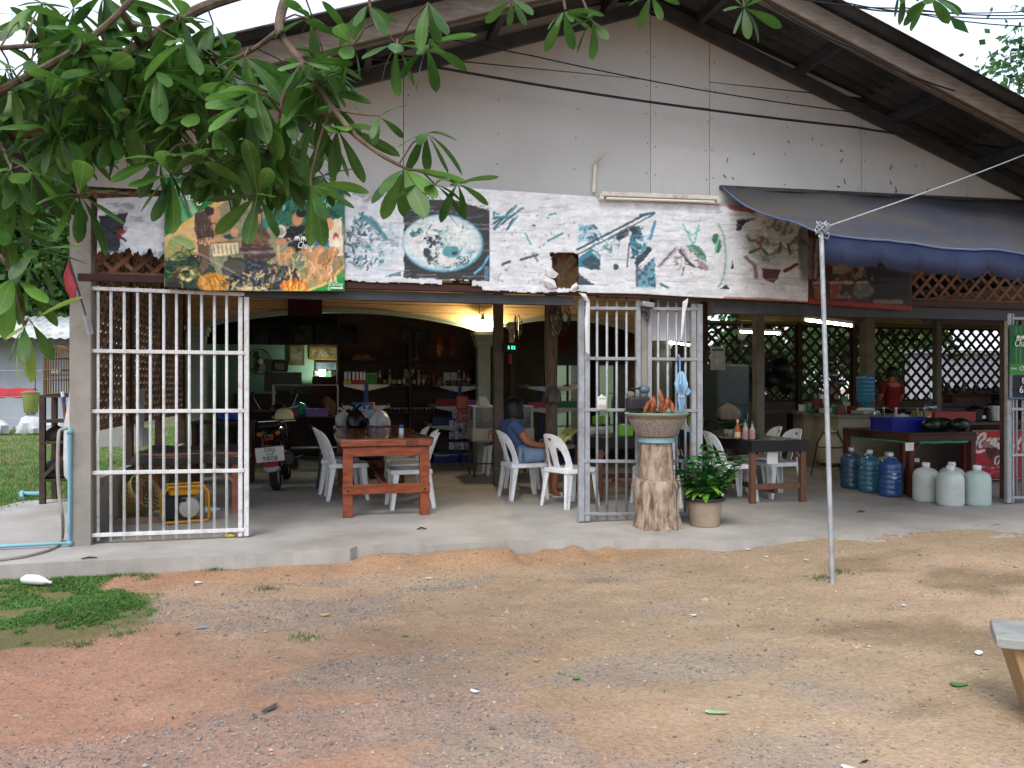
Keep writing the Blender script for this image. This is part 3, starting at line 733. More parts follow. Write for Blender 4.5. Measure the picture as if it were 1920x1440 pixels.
def paint_left(p):
    p.speck(150, 320, 380, 500, .55, '#7d838a', .03, 31, .7, 2.); p.poly([(185, 405), (240, 400), (222, 470), (190, 478)], '#2a2d35', rough=12); p.ell(232, 440, 14, 10, '#8d2f2a', rough=.7)
    p.ell(268, 450, 40, 30, '#dfe3e6', rough=.6); p.line([(192, 420), (236, 452)], 3, '#12141a'); p.speck(200, 310, 470, 500, .5, '#5c8ea2', .1, 33, .7)
banner('shop_banner', 'crumpled white banner end beside the corner pillar, partly behind leaves', 182, 309, lerp([(182, 372), (309, 368)]), lerp([(182, 487), (240, 492), (309, 486)]), -.088, paint_left, '#c9ccd0', wrinkle=.02,
       cut=lambda x, y: (y > 478 + (fbm(x * .1, y * .02, 3) - .5) * 40))
def paint_beer(p):
    p.speck(308, 646, 330, 548, .56, '#456b58', .04, 41, .6)
    p.poly([(308, 330), (470, 330), (395, 390), (346, 420), (308, 446)], '#17772f'); p.poly([(308, 380), (330, 400), (345, 418), (308, 440)], '#0f5f27')
    p.line([(322, 352), (350, 420)], 7, '#8ac99a', .5, 6); p.line([(335, 350), (372, 410)], 5, '#cdeed2', .5, 6)
    p.line([(308, 452), (350, 420), (398, 388), (440, 362), (480, 335)], 9, '#d9b26a')
    p.poly([(308, 456), (350, 425), (380, 406), (400, 450), (372, 480), (320, 490)], '#d6b078', rough=10); p.ell(340, 465, 24, 24, '#8aa05a', rough=.6); p.ell(335, 475, 28, 14, '#a39a5a', rough=.8)
    p.poly([(480, 345), (646, 345), (646, 420), (520, 425)], '#27654c', rough=14); p.speck(520, 646, 345, 430, .55, '#123c2a', .1, 42, .9)
    p.poly([(308, 490), (360, 478), (400, 500), (420, 546), (308, 546)], '#24402c', rough=12); p.speck(308, 400, 478, 546, .55, '#0e1c14', .12, 43, .9)
    # group by a camp fire
    p.poly([(365, 400), (392, 392), (404, 420), (398, 448), (372, 455), (364, 430)], '#4d3b33', rough=8); p.ell(403, 404, 11, 15, '#c9966b', 20); p.ell(392, 396, 10, 9, '#2c2622'); p.line([(378, 452), (420, 448), (432, 442)], 9, '#c8986c'); p.line([(400, 425), (410, 440)], 8, '#c58f62')
    p.poly([(370, 455), (392, 462), (392, 500), (378, 515), (372, 480)], '#6a5040', rough=6); p.poly([(396, 456), (448, 454), (446, 476), (400, 482)], '#d9c9a3'); 
    for k in range(7): p.line([(400 + k * 8, 460), (402 + k * 8, 476)], 1.2, '#7a6a4c')
    p.line([(395, 456), (448, 453)], 2.5, '#8a5f3a'); p.ell(430, 444, 12, 5, '#27403c'); p.ell(440, 436, 8, 9, '#cc9468')
    p.poly([(455, 430), (500, 425), (505, 470), (470, 482), (450, 470)], '#5a3f30', rough=10); p.ell(480, 405, 10, 14, '#c28c64'); p.ell(482, 395, 11, 7, '#1f1b1a'); p.poly([(460, 420), (500, 420), (503, 450), (458, 452)], '#6a4a38', rough=8)
    p.poly([(452, 465), (510, 462), (518, 480), (500, 492), (458, 488)], '#4b3530', rough=8); p.line([(456, 474), (512, 472)], 4, '#8a8a92', .7)
    p.ell(466, 418, 6, 8, '#3f7fa3')
    p.poly([(532, 434), (545, 424), (575, 422), (588, 440), (574, 468), (548, 474), (536, 455)], '#12161c'); p.ell(558, 410, 10, 14, '#c08a62', 10); p.ell(564, 400, 10, 8, '#14110f'); p.ell(527, 434, 9, 12, '#d8d4c8'); p.ell(527, 434, 6, 8, '#9a9486', rough=.6); p.line([(522, 456), (540, 450)], 9, '#c98f64'); p.line([(586, 440), (588, 420), (586, 410)], 8, '#c88f64')
    p.ell(506, 418, 16, 10, '#2d7f7a', rough=.5)
    p.poly([(588, 430), (612, 426), (618, 462), (592, 466)], '#1e6f86'); p.poly([(612, 415), (640, 408), (644, 480), (620, 478)], '#d9cbb0', rough=6); p.ell(630, 445, 6, 9, '#b4442c'); p.ell(630, 458, 6, 14, '#e6dcc6'); p.ell(618, 420, 8, 12, '#cc9468')
    for a, b, c in (((545, 470), (528, 490), (537, 530)), ((572, 468), (590, 480), (570, 530)), ((600, 468), (590, 490), (600, 525)), ((625, 470), (612, 500), (618, 530))):
        p.line([a, b, c], 15, '#c18a5c'); p.line([(a[0] + 3, a[1]), (b[0] + 3, b[1]), (c[0] + 2, c[1])], 6, '#d9a878', .7)
    p.line([(522, 462), (523, 530)], 4, '#cfa56a'); p.line([(540, 500), (575, 518)], 3, '#c9b48a'); p.line([(575, 498), (540, 518)], 3, '#c9b48a'); p.ell(560, 506, 22, 16, '#4d7a4a', rough=.8, op=.6)
    p.poly([(430, 480), (500, 492), (560, 505), (560, 544), (430, 544), (415, 505)], '#22262e', rough=16); p.speck(415, 570, 485, 546, .58, '#565c66', .1, 45, .8); p.ell(440, 500, 22, 16, '#4c4a3c', rough=.6)
    p.ell(350, 512, 24, 13, '#8a6a44', rough=.3); p.ell(350, 515, 13, 13, '#d6c08c', rough=.4); p.ell(350, 515, 8, 8, '#4a3420', rough=.8); p.ell(400, 530, 30, 18, '#c98a36', rough=.35); p.line([(390, 520), (400, 545)], 1.2, '#7a4c1c'); p.line([(402, 516), (424, 542)], 1.2, '#7a4c1c'); p.ell(330, 532, 18, 10, '#26201a', rough=.6)
    p.ell(552, 538, 26, 10, '#d97a26', rough=.9); p.ell(552, 542, 18, 6, '#f2c75a', rough=.9); p.ell(470, 541, 30, 4, '#c9b888', rough=.8); p.speck(500, 600, 520, 546, .52, '#c9a24a', .15, 47, .7)
    p.poly([(646, 505), (646, 548), (570, 548), (610, 535)], '#1d8a3a'); p.line([(646, 498), (612, 530), (572, 548)], 4, '#d9b26a'); p.speck(595, 646, 470, 520, .55, '#9a6a3c', .08, 48, .8)
    p.line([(310, 440), (500, 545)], 1.2, '#e6ece6', .25); p.line([(520, 470), (580, 430)], 3, '#9aa3aa', .5)
    p.shred(470, 525, 55, 16, 70, ('#14171c', '#5d6470', '#31363f', '#c9b07a'), 8, 1.6, 71); p.shred(345, 500, 34, 34, 60, ('#14281a', '#3f6a3c', '#6f8a4a', '#0c140e'), 7, 1.8, 72); p.shred(575, 375, 65, 22, 80, ('#0f4a30', '#2f8a58', '#7fc09a', '#0a2a1c', '#dfe6e2'), 6, 2, 73)
    p.shred(552, 536, 24, 9, 40, ('#f2c75a', '#e88a2a', '#b4521c'), 6, 1.6, 74, 1.4); p.shred(560, 500, 60, 26, 50, ('#8a5a36', '#d9a878', '#5f7a4a', '#e2c49a'), 8, 1.4, 75, 1.3); p.shred(480, 455, 26, 28, 34, ('#3a281f', '#7d5a44', '#4f3a2e'), 10, 1.8, 76, .2); p.shred(385, 430, 18, 26, 24, ('#2f241f', '#6d564a'), 8, 1.5, 77, 1.2); p.shred(400, 531, 26, 14, 24, ('#8a5a1c', '#e0a850'), 9, 1.2, 78, 1.2); p.shred(560, 450, 22, 22, 16, ('#05070a', '#2a313b'), 8, 1.5, 79, .8); p.shred(625, 500, 18, 30, 26, ('#a87846', '#e6cba0', '#7d5632'), 9, 1.3, 80, 1.5)
beer = banner('beer_banner', 'green edged beer advertising banner with friends around a camp fire', 308, 646, lerp([(308, 332), (646, 352)]), lerp([(308, 538), (390, 545), (500, 546), (646, 546)]), -.118, paint_beer, '#8d8a6a', wrinkle=.005, amp2=.01, gain=1.3)
m_ink_w = M('white_ink', '#dfe3df', .5, var=.03)
def on_banner(b, s, px, py, size_px, shear=.2, width_px=None, name='lettering', rot=0.):
    p = at(px, py, b.location.y - .016); k = mpp(p)
    return text_obj(name, s, size_px * k * 1.35, m_ink_w, b, p - b.location, (math.pi / 2, rot, 0), shear, .0005, width=(width_px * k) if width_px else None)
on_banner(beer, 'Chang', 349, 364, 26, .3, 60, rot=.08); on_banner(beer, 'Chang', 572, 461, 14, .25, 28, rot=.12); on_banner(beer, '#OurSong', 629, 533, 8, .1, 26); on_banner(beer, '@', 617.5, 540.5, 5, 0)
_q = at(632, 540, beer.location.y - .016) - beer.location; MB().box(_q.x - .05, _q.x + .05, _q.y - .001, _q.y, _q.z - .007, _q.z + .007).build('lettering', m_ink_w, beer)
def elephants(b, px, py, w):
    """two facing animals over the name, white on the print"""
    p = at(px, py, b.location.y - .016); k = mpp(p) * w / 30
    for sx in (-1, 1):
        body = ellipse(5, 2, 6, 4.5, 12); q = [(sx * x * k, z * k) for x, z in [(1, -4), (1, 3), (3, 6), (7, 7), (11, 6), (13, 2), (13, -4), (11, -4), (11, -1), (8, -1), (8, -4), (6, -4), (6, 0), (4, 1), (3, -4)]]
        plate(q if sx > 0 else q[::-1], th=.001).build('emblem', m_ink_w, b, loc=p - b.location)
elephants(beer, 358, 350, 22); elephants(beer, 563, 448, 24)
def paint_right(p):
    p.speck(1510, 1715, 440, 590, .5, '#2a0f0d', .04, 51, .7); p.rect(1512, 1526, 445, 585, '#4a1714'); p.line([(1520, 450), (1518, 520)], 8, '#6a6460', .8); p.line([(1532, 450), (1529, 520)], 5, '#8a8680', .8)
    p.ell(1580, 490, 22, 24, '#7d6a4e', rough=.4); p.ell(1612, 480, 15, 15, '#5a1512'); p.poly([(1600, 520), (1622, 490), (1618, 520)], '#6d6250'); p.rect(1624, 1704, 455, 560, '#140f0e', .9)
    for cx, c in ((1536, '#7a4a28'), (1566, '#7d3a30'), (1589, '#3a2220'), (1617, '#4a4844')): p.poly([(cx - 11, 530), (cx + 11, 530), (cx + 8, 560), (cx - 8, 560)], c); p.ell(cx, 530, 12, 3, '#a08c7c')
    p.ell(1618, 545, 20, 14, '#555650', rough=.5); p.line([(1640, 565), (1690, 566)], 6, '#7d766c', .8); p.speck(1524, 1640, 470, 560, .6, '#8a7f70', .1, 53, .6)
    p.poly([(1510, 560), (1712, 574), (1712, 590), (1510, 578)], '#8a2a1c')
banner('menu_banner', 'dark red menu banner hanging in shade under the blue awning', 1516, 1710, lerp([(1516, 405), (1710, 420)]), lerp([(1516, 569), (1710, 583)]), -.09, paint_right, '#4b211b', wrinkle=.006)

# ------------------------------------------------------------------ things fixed to the gable
m_enamel = M('stained_white_enamel', '#c4c0b6', .45, var=.1, scale=8, dirt=('#7d4a28', .7, 6))
a, b = at(1127, 364, -.13), at(1346, 372, -.13)
L = thing('fluorescent_fixture', 'unlit rusty white tube light fixture above the torn food banner', 'lamp', (a + b) / 2)
MB().bar(a - L.location, b - L.location, .05, .045).build('housing', m_enamel, L, bevel=.008)
MB().tube([a - L.location + Vector((.05, -.01, -.04)), b - L.location + Vector((-.05, -.01, -.04))], .013, 8).build('tube', M('unlit_tube', '#d8d6cc', .3, var=.04), L, smooth=True)
for q in (a, b): MB().cbox(q - L.location + Vector((0, -.005, -.03)), (.04, .05, .06)).build('end_cap', m_enamel, L, bevel=.006)
p0, p1, p2 = at(1113, 360, -.03), at(1116, 308, -.03), at(1138, 285, -.12)
K = thing('wall_bracket', 'bent white metal angle bracket sticking out of the gable', 'bracket', p0)
MB().bar((0, 0, 0), p1 - p0, .004, .03, (1, 0, 0)).build('plate', m_enamel, K); MB().bar(p1 - p0, p2 - p0, .004, .03, (1, 0, 0)).build('arm', m_enamel, K)
MB().tube([p1 - p0 + Vector((.03, 0, .0)), p1 - p0 + Vector((.035, -.025, .035))], .006, 6).build('brace', m_enamel, K)
# cables across the gable
m_cable = M('black_cable', '#17181b', .6, var=.1)
def cable(name, label, pts, r, sag=.03):
    ps = []
    for i in range(len(pts) - 1):
        for k in range(8):
            t = k / 8; q = pts[i].lerp(pts[i + 1], t); q = q - Vector((0, 0, sag * 4 * t * (1 - t))); ps.append(q)
    ps.append(pts[-1]); o = ps[0].copy()
    tag(MB().tube([q - o for q in ps], r, 6).build(name, m_cable, None, True, loc=o), label, 'cable')
cable('power_cable', 'thick black cable crossing the white gable below its middle', [at(560, 85, -.35), at(830, 128, -.3), at(1210, 190, -.25), at(1600, 238, -.25), at(1925, 283, -.3)], .012, .01)
cable('power_cable', 'thin black cable crossing the gable above the thick one', [at(700, 40, -.3), at(1000, 105, -.25), at(1310, 168, -.25), at(1600, 210, -.3), at(1760, 232, -.5)], .006, .01)
cable('power_cable', 'black cable running along the right edge of the roof', [at(1440, 5, -1.3), at(1600, 90, -1.3), at(1790, 170, -1.25)], .008, .03)
for k, (y0, y1, d) in enumerate(((-6, 28, 6.5), (-14, 50, 7.2), (2, 34, 7.0), (10, 20, 8.))):
    cable('overhead_wire', ['lowest', 'steepest', 'middle', 'flattest'][k] + ' overhead wire in the sky at the top right', [depth(1480 + 40 * k, y0, d), depth(1700, (y0 + y1) / 2 + 4, d + .5), depth(1940, y1, d + 1)], .006, .03)

# ------------------------------------------------------------------ blue awning on a pole
m_tarp_t = M('faded_blue_tarpaulin', '#47433e', .85, var=.25, scale=1.1, col2='#363a48', detail=7, bump=.25, bscale=9, dirt=('#544a40', .8, 1.0))
m_tarp = M('blue_tarpaulin', '#1f2843', .55, var=.25, scale=3, bump=.2, bscale=12)
AWB = thing('blue_awning', 'faded blue tarpaulin awning with scalloped edge over the kitchen side', 'awning', at(1355, 353, -.02))
o0 = AWB.location
def aw(u, v):
    """u along the wall, v outwards"""
    a = at(1355 + (1960 - 1355) * u, 353 + (380 - 353) * u, -.02)
    xe = lerp([(0, 1355), (.05, 1390), (.15, 1450), (.3, 1535), (.45, 1650), (.62, 1780), (.83, 1905), (1, 1990)])(u)
    ye = lerp([(1355, 353), (1390, 380), (1450, 410), (1535, 436), (1650, 452), (1780, 466), (1905, 477), (1990, 486)])(xe)
    dpt = -.02 - 2.05 * min(1, u / .3)
    b = at(xe, ye, dpt)
    p = a.lerp(b, v); p.z -= .3 * v * (1 - v) * min(1, .25 + u); p.z += .012 * math.sin(u * 23 + v * 3) + .05 * (float(fbm(u * 14 + 3, v * 2.2, 3)) - .5) * min(1, 4 * v * (1.15 - v))
    return p
nu, nv = 110, 16
vs = [aw(i / nu, j / nv) - o0 for j in range(nv + 1) for i in range(nu + 1)]
fs = [(j * (nu + 1) + i, j * (nu + 1) + i + 1, (j + 1) * (nu + 1) + i + 1, (j + 1) * (nu + 1) + i) for j in range(nv) for i in range(nu)]
mb = MB(); mb.add(vs, fs); q = mb.build('canopy', m_tarp_t, AWB, smooth=True); s = q.modifiers.new('solid', 'SOLIDIFY'); s.thickness = .002
vs, fs = [], []; n = 150
for i in range(n + 1):
    u = .31 + .69 * i / n; p = aw(u, 1) - o0; w = (i / n * 7.2) % 1
    d = .215 + .012 * math.sin(u * 40) - (.045 * max(0, 1 - abs(w - .5) / .1) ** .5)
    for t in (0, .5, 1): vs.append(p + Vector((0, -.004 + .012 * math.sin(u * 60) * t, -d * t)))
for i in range(n):
    for j in range(2): fs.append((i * 3 + j, i * 3 + j + 1, i * 3 + j + 4, i * 3 + j + 3))
mb = MB(); mb.add(vs, fs); q = mb.build('valance', m_tarp, AWB, smooth=True); s = q.modifiers.new('solid', 'SOLIDIFY'); s.thickness = .002
MB().tube([aw(i / 30, 1) - o0 + Vector((0, -.006, .004)) for i in range(31)], .008, 6).build('hem_rope', M('blue_grey_hem', '#56648a', .7, var=.1), AWB, smooth=True)
MB().bar(aw(0, 0) - o0 + Vector((-.03, .0, .01)), aw(1, 0) - o0 + Vector((0, .0, .01)), .03, .035).build('wall_batten', m_steel_d, AWB)
top = aw(.3, 1)
PB = on(1561, 1079, -.02); PB.z = float(zground(PB.x, PB.y)) - .02
AP = thing('awning_pole', 'thin grey steel pole holding up the corner of the blue awning', 'pole', PB)
pole_top = top + Vector((.0, -.03, .03))
MB().tube([(0, 0, 0), pole_top - PB], .0175, 10).build('pipe', m_galv, AP, smooth=True)
m_rope = M('grey_rope', '#9aa0a6', .8, var=.2, scale=40)
mb = MB(); rr = random.Random(3)
for k in range(9):
    c = pole_top - PB + Vector((rr.uniform(-.02, .02), rr.uniform(-.03, .01), rr.uniform(-.06, .03))); a0 = rr.uniform(0, 6)
    mb.tube([c + Vector((.04 * math.cos(a0 + t * .8), .03 * math.sin(a0 + t * .8), .02 * math.sin(t * 1.7 + k))) for t in range(7)], .006, 5)
tag(mb.build('rope_knot', m_rope, AP, True), kind='stuff')
q = Vector((7.1, -.99, 3.77))
tag(MB().tube([(0, 0, 0)] + [(q - pole_top) * (t / 8) - Vector((0, 0, .02 * math.sin(math.pi * t / 8))) for t in range(1, 9)], .006, 6).build('guy_rope', m_rope, None, True, loc=pole_top), 'thin grey rope running from the awning pole up to the roof', 'rope')
# ------------------------------------------------------------------ steel bar gates
m_gatew = M('white_gate_paint', '#cfd0d0', .45, var=.07, scale=10, bump=.06, dirt=('#86776a', .6, 14))
def gate(label, stiles, bars, rails, zb, zt, mat, y=0., extra=.03):
    """stiles (x0,x1), bars x, rails (zleft,zright) ; one thing"""
    x0 = stiles[0][0]; g = thing('bar_gate', label, 'gate', (x0, y, 0))
    xa, xb = stiles[0][0], stiles[-1][1]
    for a, b in stiles: MB().box(a - x0, b - x0, -.022, .022, zb, zt).build('stile', mat, g, bevel=.003, seg=1)
    for za, zb_ in rails: MB().bar((stiles[0][1] - x0 - .005, -.014, za), (stiles[-1][0] - x0 + .005, -.014, zb_), .03, .032).build('rail', mat, g, bevel=.003, seg=1)
    me_ = MB().tube([(0, 0, zb + .01), (0, 0, zt + extra)], .0135, 6).mesh('bar', True)
    for x in bars: link_mesh('bar', me_, mat, g, (x - x0, random.uniform(-.002, .002), random.uniform(-.006, .004)))
    return g
gx_ = lambda px, Y=0.: at(px, 700, Y).x
gz_ = lambda px, py, Y=0.: at(px, py, Y).z
GL = gate('white steel bar gate standing beside the corner pillar', [(gx_(163.5), gx_(173)), (gx_(447), gx_(455)), (gx_(458), gx_(467))], [gx_(p) for p in (184, 208, 233, 258, 282, 307, 331, 355, 378, 402, 425)],
     [(gz_(172, 541), gz_(450, 552)), (gz_(172, 658), gz_(450, 662)), (gz_(172, 771), gz_(450, 770)), (gz_(172, 886), gz_(450, 882)), (gz_(172, 1003), gz_(450, 993))], .012, 2.15, m_gatew)
for z in (.35, 1.35): MB().box(-.085, .0, -.05, -.025, z, z + .07).build('hinge_plate', m_gatew, GL)
GM = gate('grey steel bar gate leaf beside the seated diner', [(gx_(1084), gx_(1095)), (gx_(1096), gx_(1105)), (gx_(1192), gx_(1200))], [gx_(p) for p in (1119.5, 1138, 1156, 1174.5)],
     [(gz_(1100, y), gz_(1195, y + 1)) for y in (578, 672, 768, 864, 962)], .012, 2.19, m_galv)
GM2 = gate('grey steel bar gate leaf hung with the blue umbrella', [(gx_(1214), gx_(1221)), (gx_(1295), gx_(1304)), (gx_(1306), gx_(1316))], [gx_(p) for p in (1234, 1252, 1268, 1285)],
     [(gz_(1220, y), gz_(1300, y + 1)) for y in (579, 673, 769, 864, 962)], .012, 2.17, m_galv)
GR = gate('grey steel bar gate at the right edge carrying the green sign', [(gx_(1886), gx_(1894)), (gx_(1896), gx_(1899)), (gx_(1966), gx_(1974))], [gx_(p) for p in (1906, 1917, 1930, 1943, 1955)],
     [(gz_(1890, 597), gz_(1960, 598)), (gz_(1890, 767), gz_(1960, 767)), (gz_(1890, 853), gz_(1960, 852)), (gz_(1890, 933), gz_(1960, 931))], .012, 2.16, m_galv)
# concrete post between the two middle leaves, with a junction box
p = at(1206, 700, .06); MB().box(p.x - .045, p.x + .045, .01, .1, 0, 2.2).build('post', m_pillar, B, bevel=.006, seg=1)
q = at(1214, 571, -.06); J = thing('junction_box', 'small grey metal box tilted on top of the middle gate post', 'box', q, rot=(.1, .12, .05))
MB().cbox((0, 0, 0), (.13, .07, .05)).build('cover', m_galv, J, bevel=.008); MB().cbox((-.01, .01, -.045), (.08, .05, .05)).build('bracket', m_steel_d, J)
MB().tube([(.02, .0, -.07), (.03, .0, -.12), (.01, 0, -.15)], .018, 6).build('cable_gland', m_steel_d, J, True)

# ------------------------------------------------------------------ plastic chairs
m_plw = M('white_plastic', '#ebedef', .38, var=.05, scale=8, spec=.5, dirt=('#8f8a80', .35, 9))
m_plb = M('blue_plastic', '#23304f', .4, var=.08, scale=8)
def make_chair(mat):
    t = thing('plastic_chair', 'chair', 'chair')
    def back(p):
        x, z = p.x, p.z
        return Vector((x, .175 + (z - .41) * .33 + .25 * max(0, z - .55) ** 2 + p.y - 2.0 * x * x * (.5 + min(1, (z - .4) * 2)), z))
    out = [(-.205, .395), (.205, .395), (.203, .47), (.192, .56), (.18, .64), (.168, .70), (.14, .765), (.095, .80), (.04, .815), (-.04, .815), (-.095, .80), (-.14, .765), (-.168, .70), (-.18, .64), (-.192, .56), (-.203, .47)]
    slot = [(-.06 - w, z) for w, z in ()]
    def slotp(s):
        q = [(.042, .445), (.10, .44), (.125, .455), (.138, .50), (.13, .57), (.112, .63), (.09, .665), (.066, .67), (.05, .64), (.044, .57), (.04, .50)]
        return [(s * a, b) for a, b in (q if s > 0 else q[::-1])]
    heart = [(0, .725), (.03, .748), (.034, .762), (.022, .772), (0, .765), (-.022, .772), (-.034, .762), (-.03, .748)]
    plate(out, [slotp(1), slotp(-1), heart], .014, back, .04).build('backrest', mat, t, smooth=True)
    so = [(-.17, -.235), (.17, -.235), (.2, -.215), (.212, -.15), (.21, .17), (.19, .215), (-.19, .215), (-.21, .17), (-.212, -.15), (-.2, -.215)]
    mb = plate(so, (), .05, lambda p: Vector((p.x * (1 + (.05 if p.y > .03 else 0)), p.z * (1 + (.04 if p.y > .03 else 0)), .43 - p.y - .012 * max(0, 1 - (p.x * p.x + p.z * p.z) / .03) * (1 if p.y < .01 else 0))), .06)
    mb.build('seat', mat, t, bevel=.008)
    for sx in (-1, 1):
        for sy in (-1, 1):
            mb = MB(); tx, ty = sx * .2, sy * .205 - (0 if sy > 0 else .01); bx_, by_ = sx * .228, (sy * .255 if sy > 0 else sy * .25)
            w0, w1 = .075, .045; th = .016
            # L-section: one web facing sideways, one facing front/back
            for (dx0, dy0, dx1, dy1) in ((-sx * w0, th * -sy, -sx * w1, th * -sy), (th * -sx, -sy * w0, th * -sx, -sy * w1)):
                vs = []
                for (x, y, z, dx, dy) in ((tx, ty, .41, dx0, dy0), (bx_, by_, 0, dx1, dy1)):
                    vs += [(x, y, z), (x + dx, y, z), (x + dx, y + dy, z), (x, y + dy, z)]
                mb.add(vs, [(3, 2, 1, 0), (4, 5, 6, 7), (0, 1, 5, 4), (1, 2, 6, 5), (2, 3, 7, 6), (3, 0, 4, 7)])
            mb.build('leg', mat, t, bevel=.003, seg=1)
    return t
CH = make_chair(m_plw)
FACE_R = math.pi / 2      # sits facing +X  (local front is -Y)
GCH = 'white plastic chairs at the tables'
def chair(x, y, rz, label, first=[True]):
    if first[0]: first[0] = False; o = CH; o.location = (x, y, 0); o.rotation_euler = (0, 0, rz); o['label'] = label; o['group'] = GCH; return o
    return dup(CH, (x, y, 0), rz, label, GCH)
chair(.27, 2.25, FACE_R + .05, 'white plastic chair at the near left side of the red table')
chair(.20, 2.82, FACE_R - .05, 'white plastic chair behind another at the left of the red table')
chair(.93, 1.42, -FACE_R + .06, 'white plastic chair at the near right corner of the red table')
chair(1.02, 2.12, -FACE_R - .06, 'second white plastic chair along the right of the red table')
chair(1.0, 2.8, -FACE_R, 'farthest white plastic chair along the right of the red table')
chair(2.32, 1.76, FACE_R + .12, 'white plastic chair the woman in blue sits on')
chair(2.68, 1.06, FACE_R + .42, 'empty white plastic chair with slots facing the woman reading')
chair(2.62, 2.75, FACE_R - .5, 'white plastic chair half hidden behind the woman in blue')
chair(3.62, .85, math.pi - .1, 'white plastic chair behind the bars of the middle gate')
chair(4.66, 1.06, FACE_R - .05, 'white plastic chair at the near left of the green topped table')
chair(5.34, 1.18, -FACE_R + .1, 'nearest white plastic chair right of the green topped table')
chair(5.44, 1.78, -FACE_R - .1, 'second white plastic chair right of the green topped table')
chair(4.98, 2.72, 0., 'white plastic chair at the far end of the green topped table')
CHB = make_chair(m_plb); CHB.location = (4.6, 1.72, 0); CHB.rotation_euler = (0, 0, FACE_R + .1); tag(CHB, 'dark blue plastic chair behind the leafy pot at the green table', 'chair', 'dark blue plastic chairs')
dup(CHB, (.16, 3.45, 0), FACE_R, 'dark blue plastic chair at the far left of the red table', 'dark blue plastic chairs')

# ------------------------------------------------------------------ red wooden slab table
m_red = M('red_varnished_wood', '#92492a', .35, var=.3, scale=4, stretch=(1.5, 1.5, 6), bump=.15, bscale=20, coat=.25, col2='#672f1b', detail=8)
m_redtop = M('dark_varnished_slab', '#6d3d24', .28, var=.3, scale=3, stretch=(5, .8, 3), bump=.05, coat=.3, col2='#47251a', detail=8)
T = thing('wooden_table', 'heavy red varnished wooden slab table with live edges', 'table', (.63, .8, 0))
rt = random.Random(2)
top = [(-.5 + .02 * math.sin(y * 5) + rt.uniform(-.012, .012), y) for y in np.linspace(0, 2.75, 22)][::-1] + [(x, -.01 + rt.uniform(-.006, .006)) for x in np.linspace(-.49, .49, 10)] + [(.47 - .03 * y + .02 * math.sin(y * 4 + 1) + rt.uniform(-.012, .012), y) for y in np.linspace(0, 2.75, 22)]
top = [(x, y) for x, y in top]
plate(top[::-1], (), .085, lambda p: Vector((p.x * (1 - .05 * (p.y > .04)), p.z, .80 - p.y)), 0).build('slab_top', [m_redtop], T, bevel=.012)
# front edge facing reads red
MB().box(-.465, .465, -.014, .012, .722, .79).build('edge_band', m_red, T, bevel=.01)
for sx in (-1, 1):
    for y in (.06, 2.6): MB().box(sx * .39 - .05, sx * .39 + .05, y - .05, y + .05, 0, .715).build('leg', m_red, T, bevel=.006)
for y in (.03, 2.6):
    MB().box(-.44, .44, y - .022, y + .042, .62, .7135).build('apron', m_red, T, bevel=.005)
    MB().box(-.445, .445, y - .037, y - .003, .235, .335).build('stretcher', m_red, T, bevel=.005)
MB().box(-.03, .03, .07, 2.56, .25, .33).build('stretcher', m_red, T, bevel=.005)
m_bolt = M('black_bolt', '#141414', .5)
for sx in (-1, 1): MB().lathe([(.011, 0), (.011, .008), (.004, .012)], 8, m=Matrix.Rotation(math.pi / 2, 4, 'X')).build('bolt', m_bolt, T, loc=(sx * .39, -.004, .275))
# things on it
def bottle(name, label, cat, loc, prof, mat, capprof=None, capmat=None, seg=16, group=None, label_mat=None, lab=None, rz=0.):
    t = thing(name, label, cat, loc, rz, group)
    MB().lathe(prof, seg).build('body', mat, t, smooth=True)
    if capprof: MB().lathe(capprof, seg).build('cap', capmat, t, smooth=True)
    if lab: MB().lathe([(lab[0], lab[1]), (lab[0], lab[2])], seg, cap=False).build('paper_label', label_mat, t, smooth=True)
    return t
m_bluecap = M('blue_cap', '#1d4f9c', .4, var=.05); m_whitepl = M('white_jar', '#d2d2d0', .4, var=.05)
bottle('pill_jar', 'small white jar with blue lid on the red table', 'jar', (.84, 1.45, .8), [(.026, 0), (.028, .01), (.028, .065), (.022, .075)], m_whitepl, [(.027, .07), (.028, .075), (.028, .1), (.025, .105)], m_bluecap)
m_blackbag = M('black_plastic_bag', '#0b0b0c', .35, var=.1, bump=.6, bscale=14, spec=.5); m_whitebag = M('thin_white_plastic_bag', '#b9bcbf', .35, var=.08, bump=.6, bscale=16)
def bag(name, label, loc, r, mat, h=.2, knot=True, seed=1, cat='bag'):
    rr = random.Random(seed); t = thing(name, label, cat, loc)
    n = 14; ph = [rr.uniform(0, 6) for _ in range(6)]
    w = lambda a, i, q, z: q * (1 + .13 * math.sin(3 * a + ph[0] + z * 12) + .09 * math.sin(5 * a + ph[1] - z * 18) + .06 * math.sin(9 * a + ph[2]))
    MB().lathe([(r * .75, 0), (r * .98, h * .08), (r * 1.02, h * .3), (r * .92, h * .55), (r * .6, h * .78), (r * .22, h * .9), (r * .16, h * .95)], n * 2, warp=w).build('sack', mat, t, smooth=True)
    if knot:
        mb = MB()
        for s in (-1, 1): mb.tube([(0, 0, h * .92), (s * r * .25, 0, h * 1.05), (s * r * .5, .01, h * 1.12), (s * r * .62, .02, h * 1.02)], [r * .12, r * .16, r * .14, r * .03], 6)
        mb.build('handle', mat, t, smooth=True)
    return t
bag('carrier_bag', 'full black plastic carrier bag on the back of the red table', (.42, 3.15, .8), .13, m_blackbag, .26, seed=3)
bag('carrier_bag', 'white plastic carrier bag beside the black one on the red table', (.72, 3.2, .8), .14, m_whitebag, .24, seed=5)
bag('carrier_bag', 'white plastic bag behind the black bag at the table end', (.26, 3.35, .8), .11, m_whitebag, .22, seed=8)
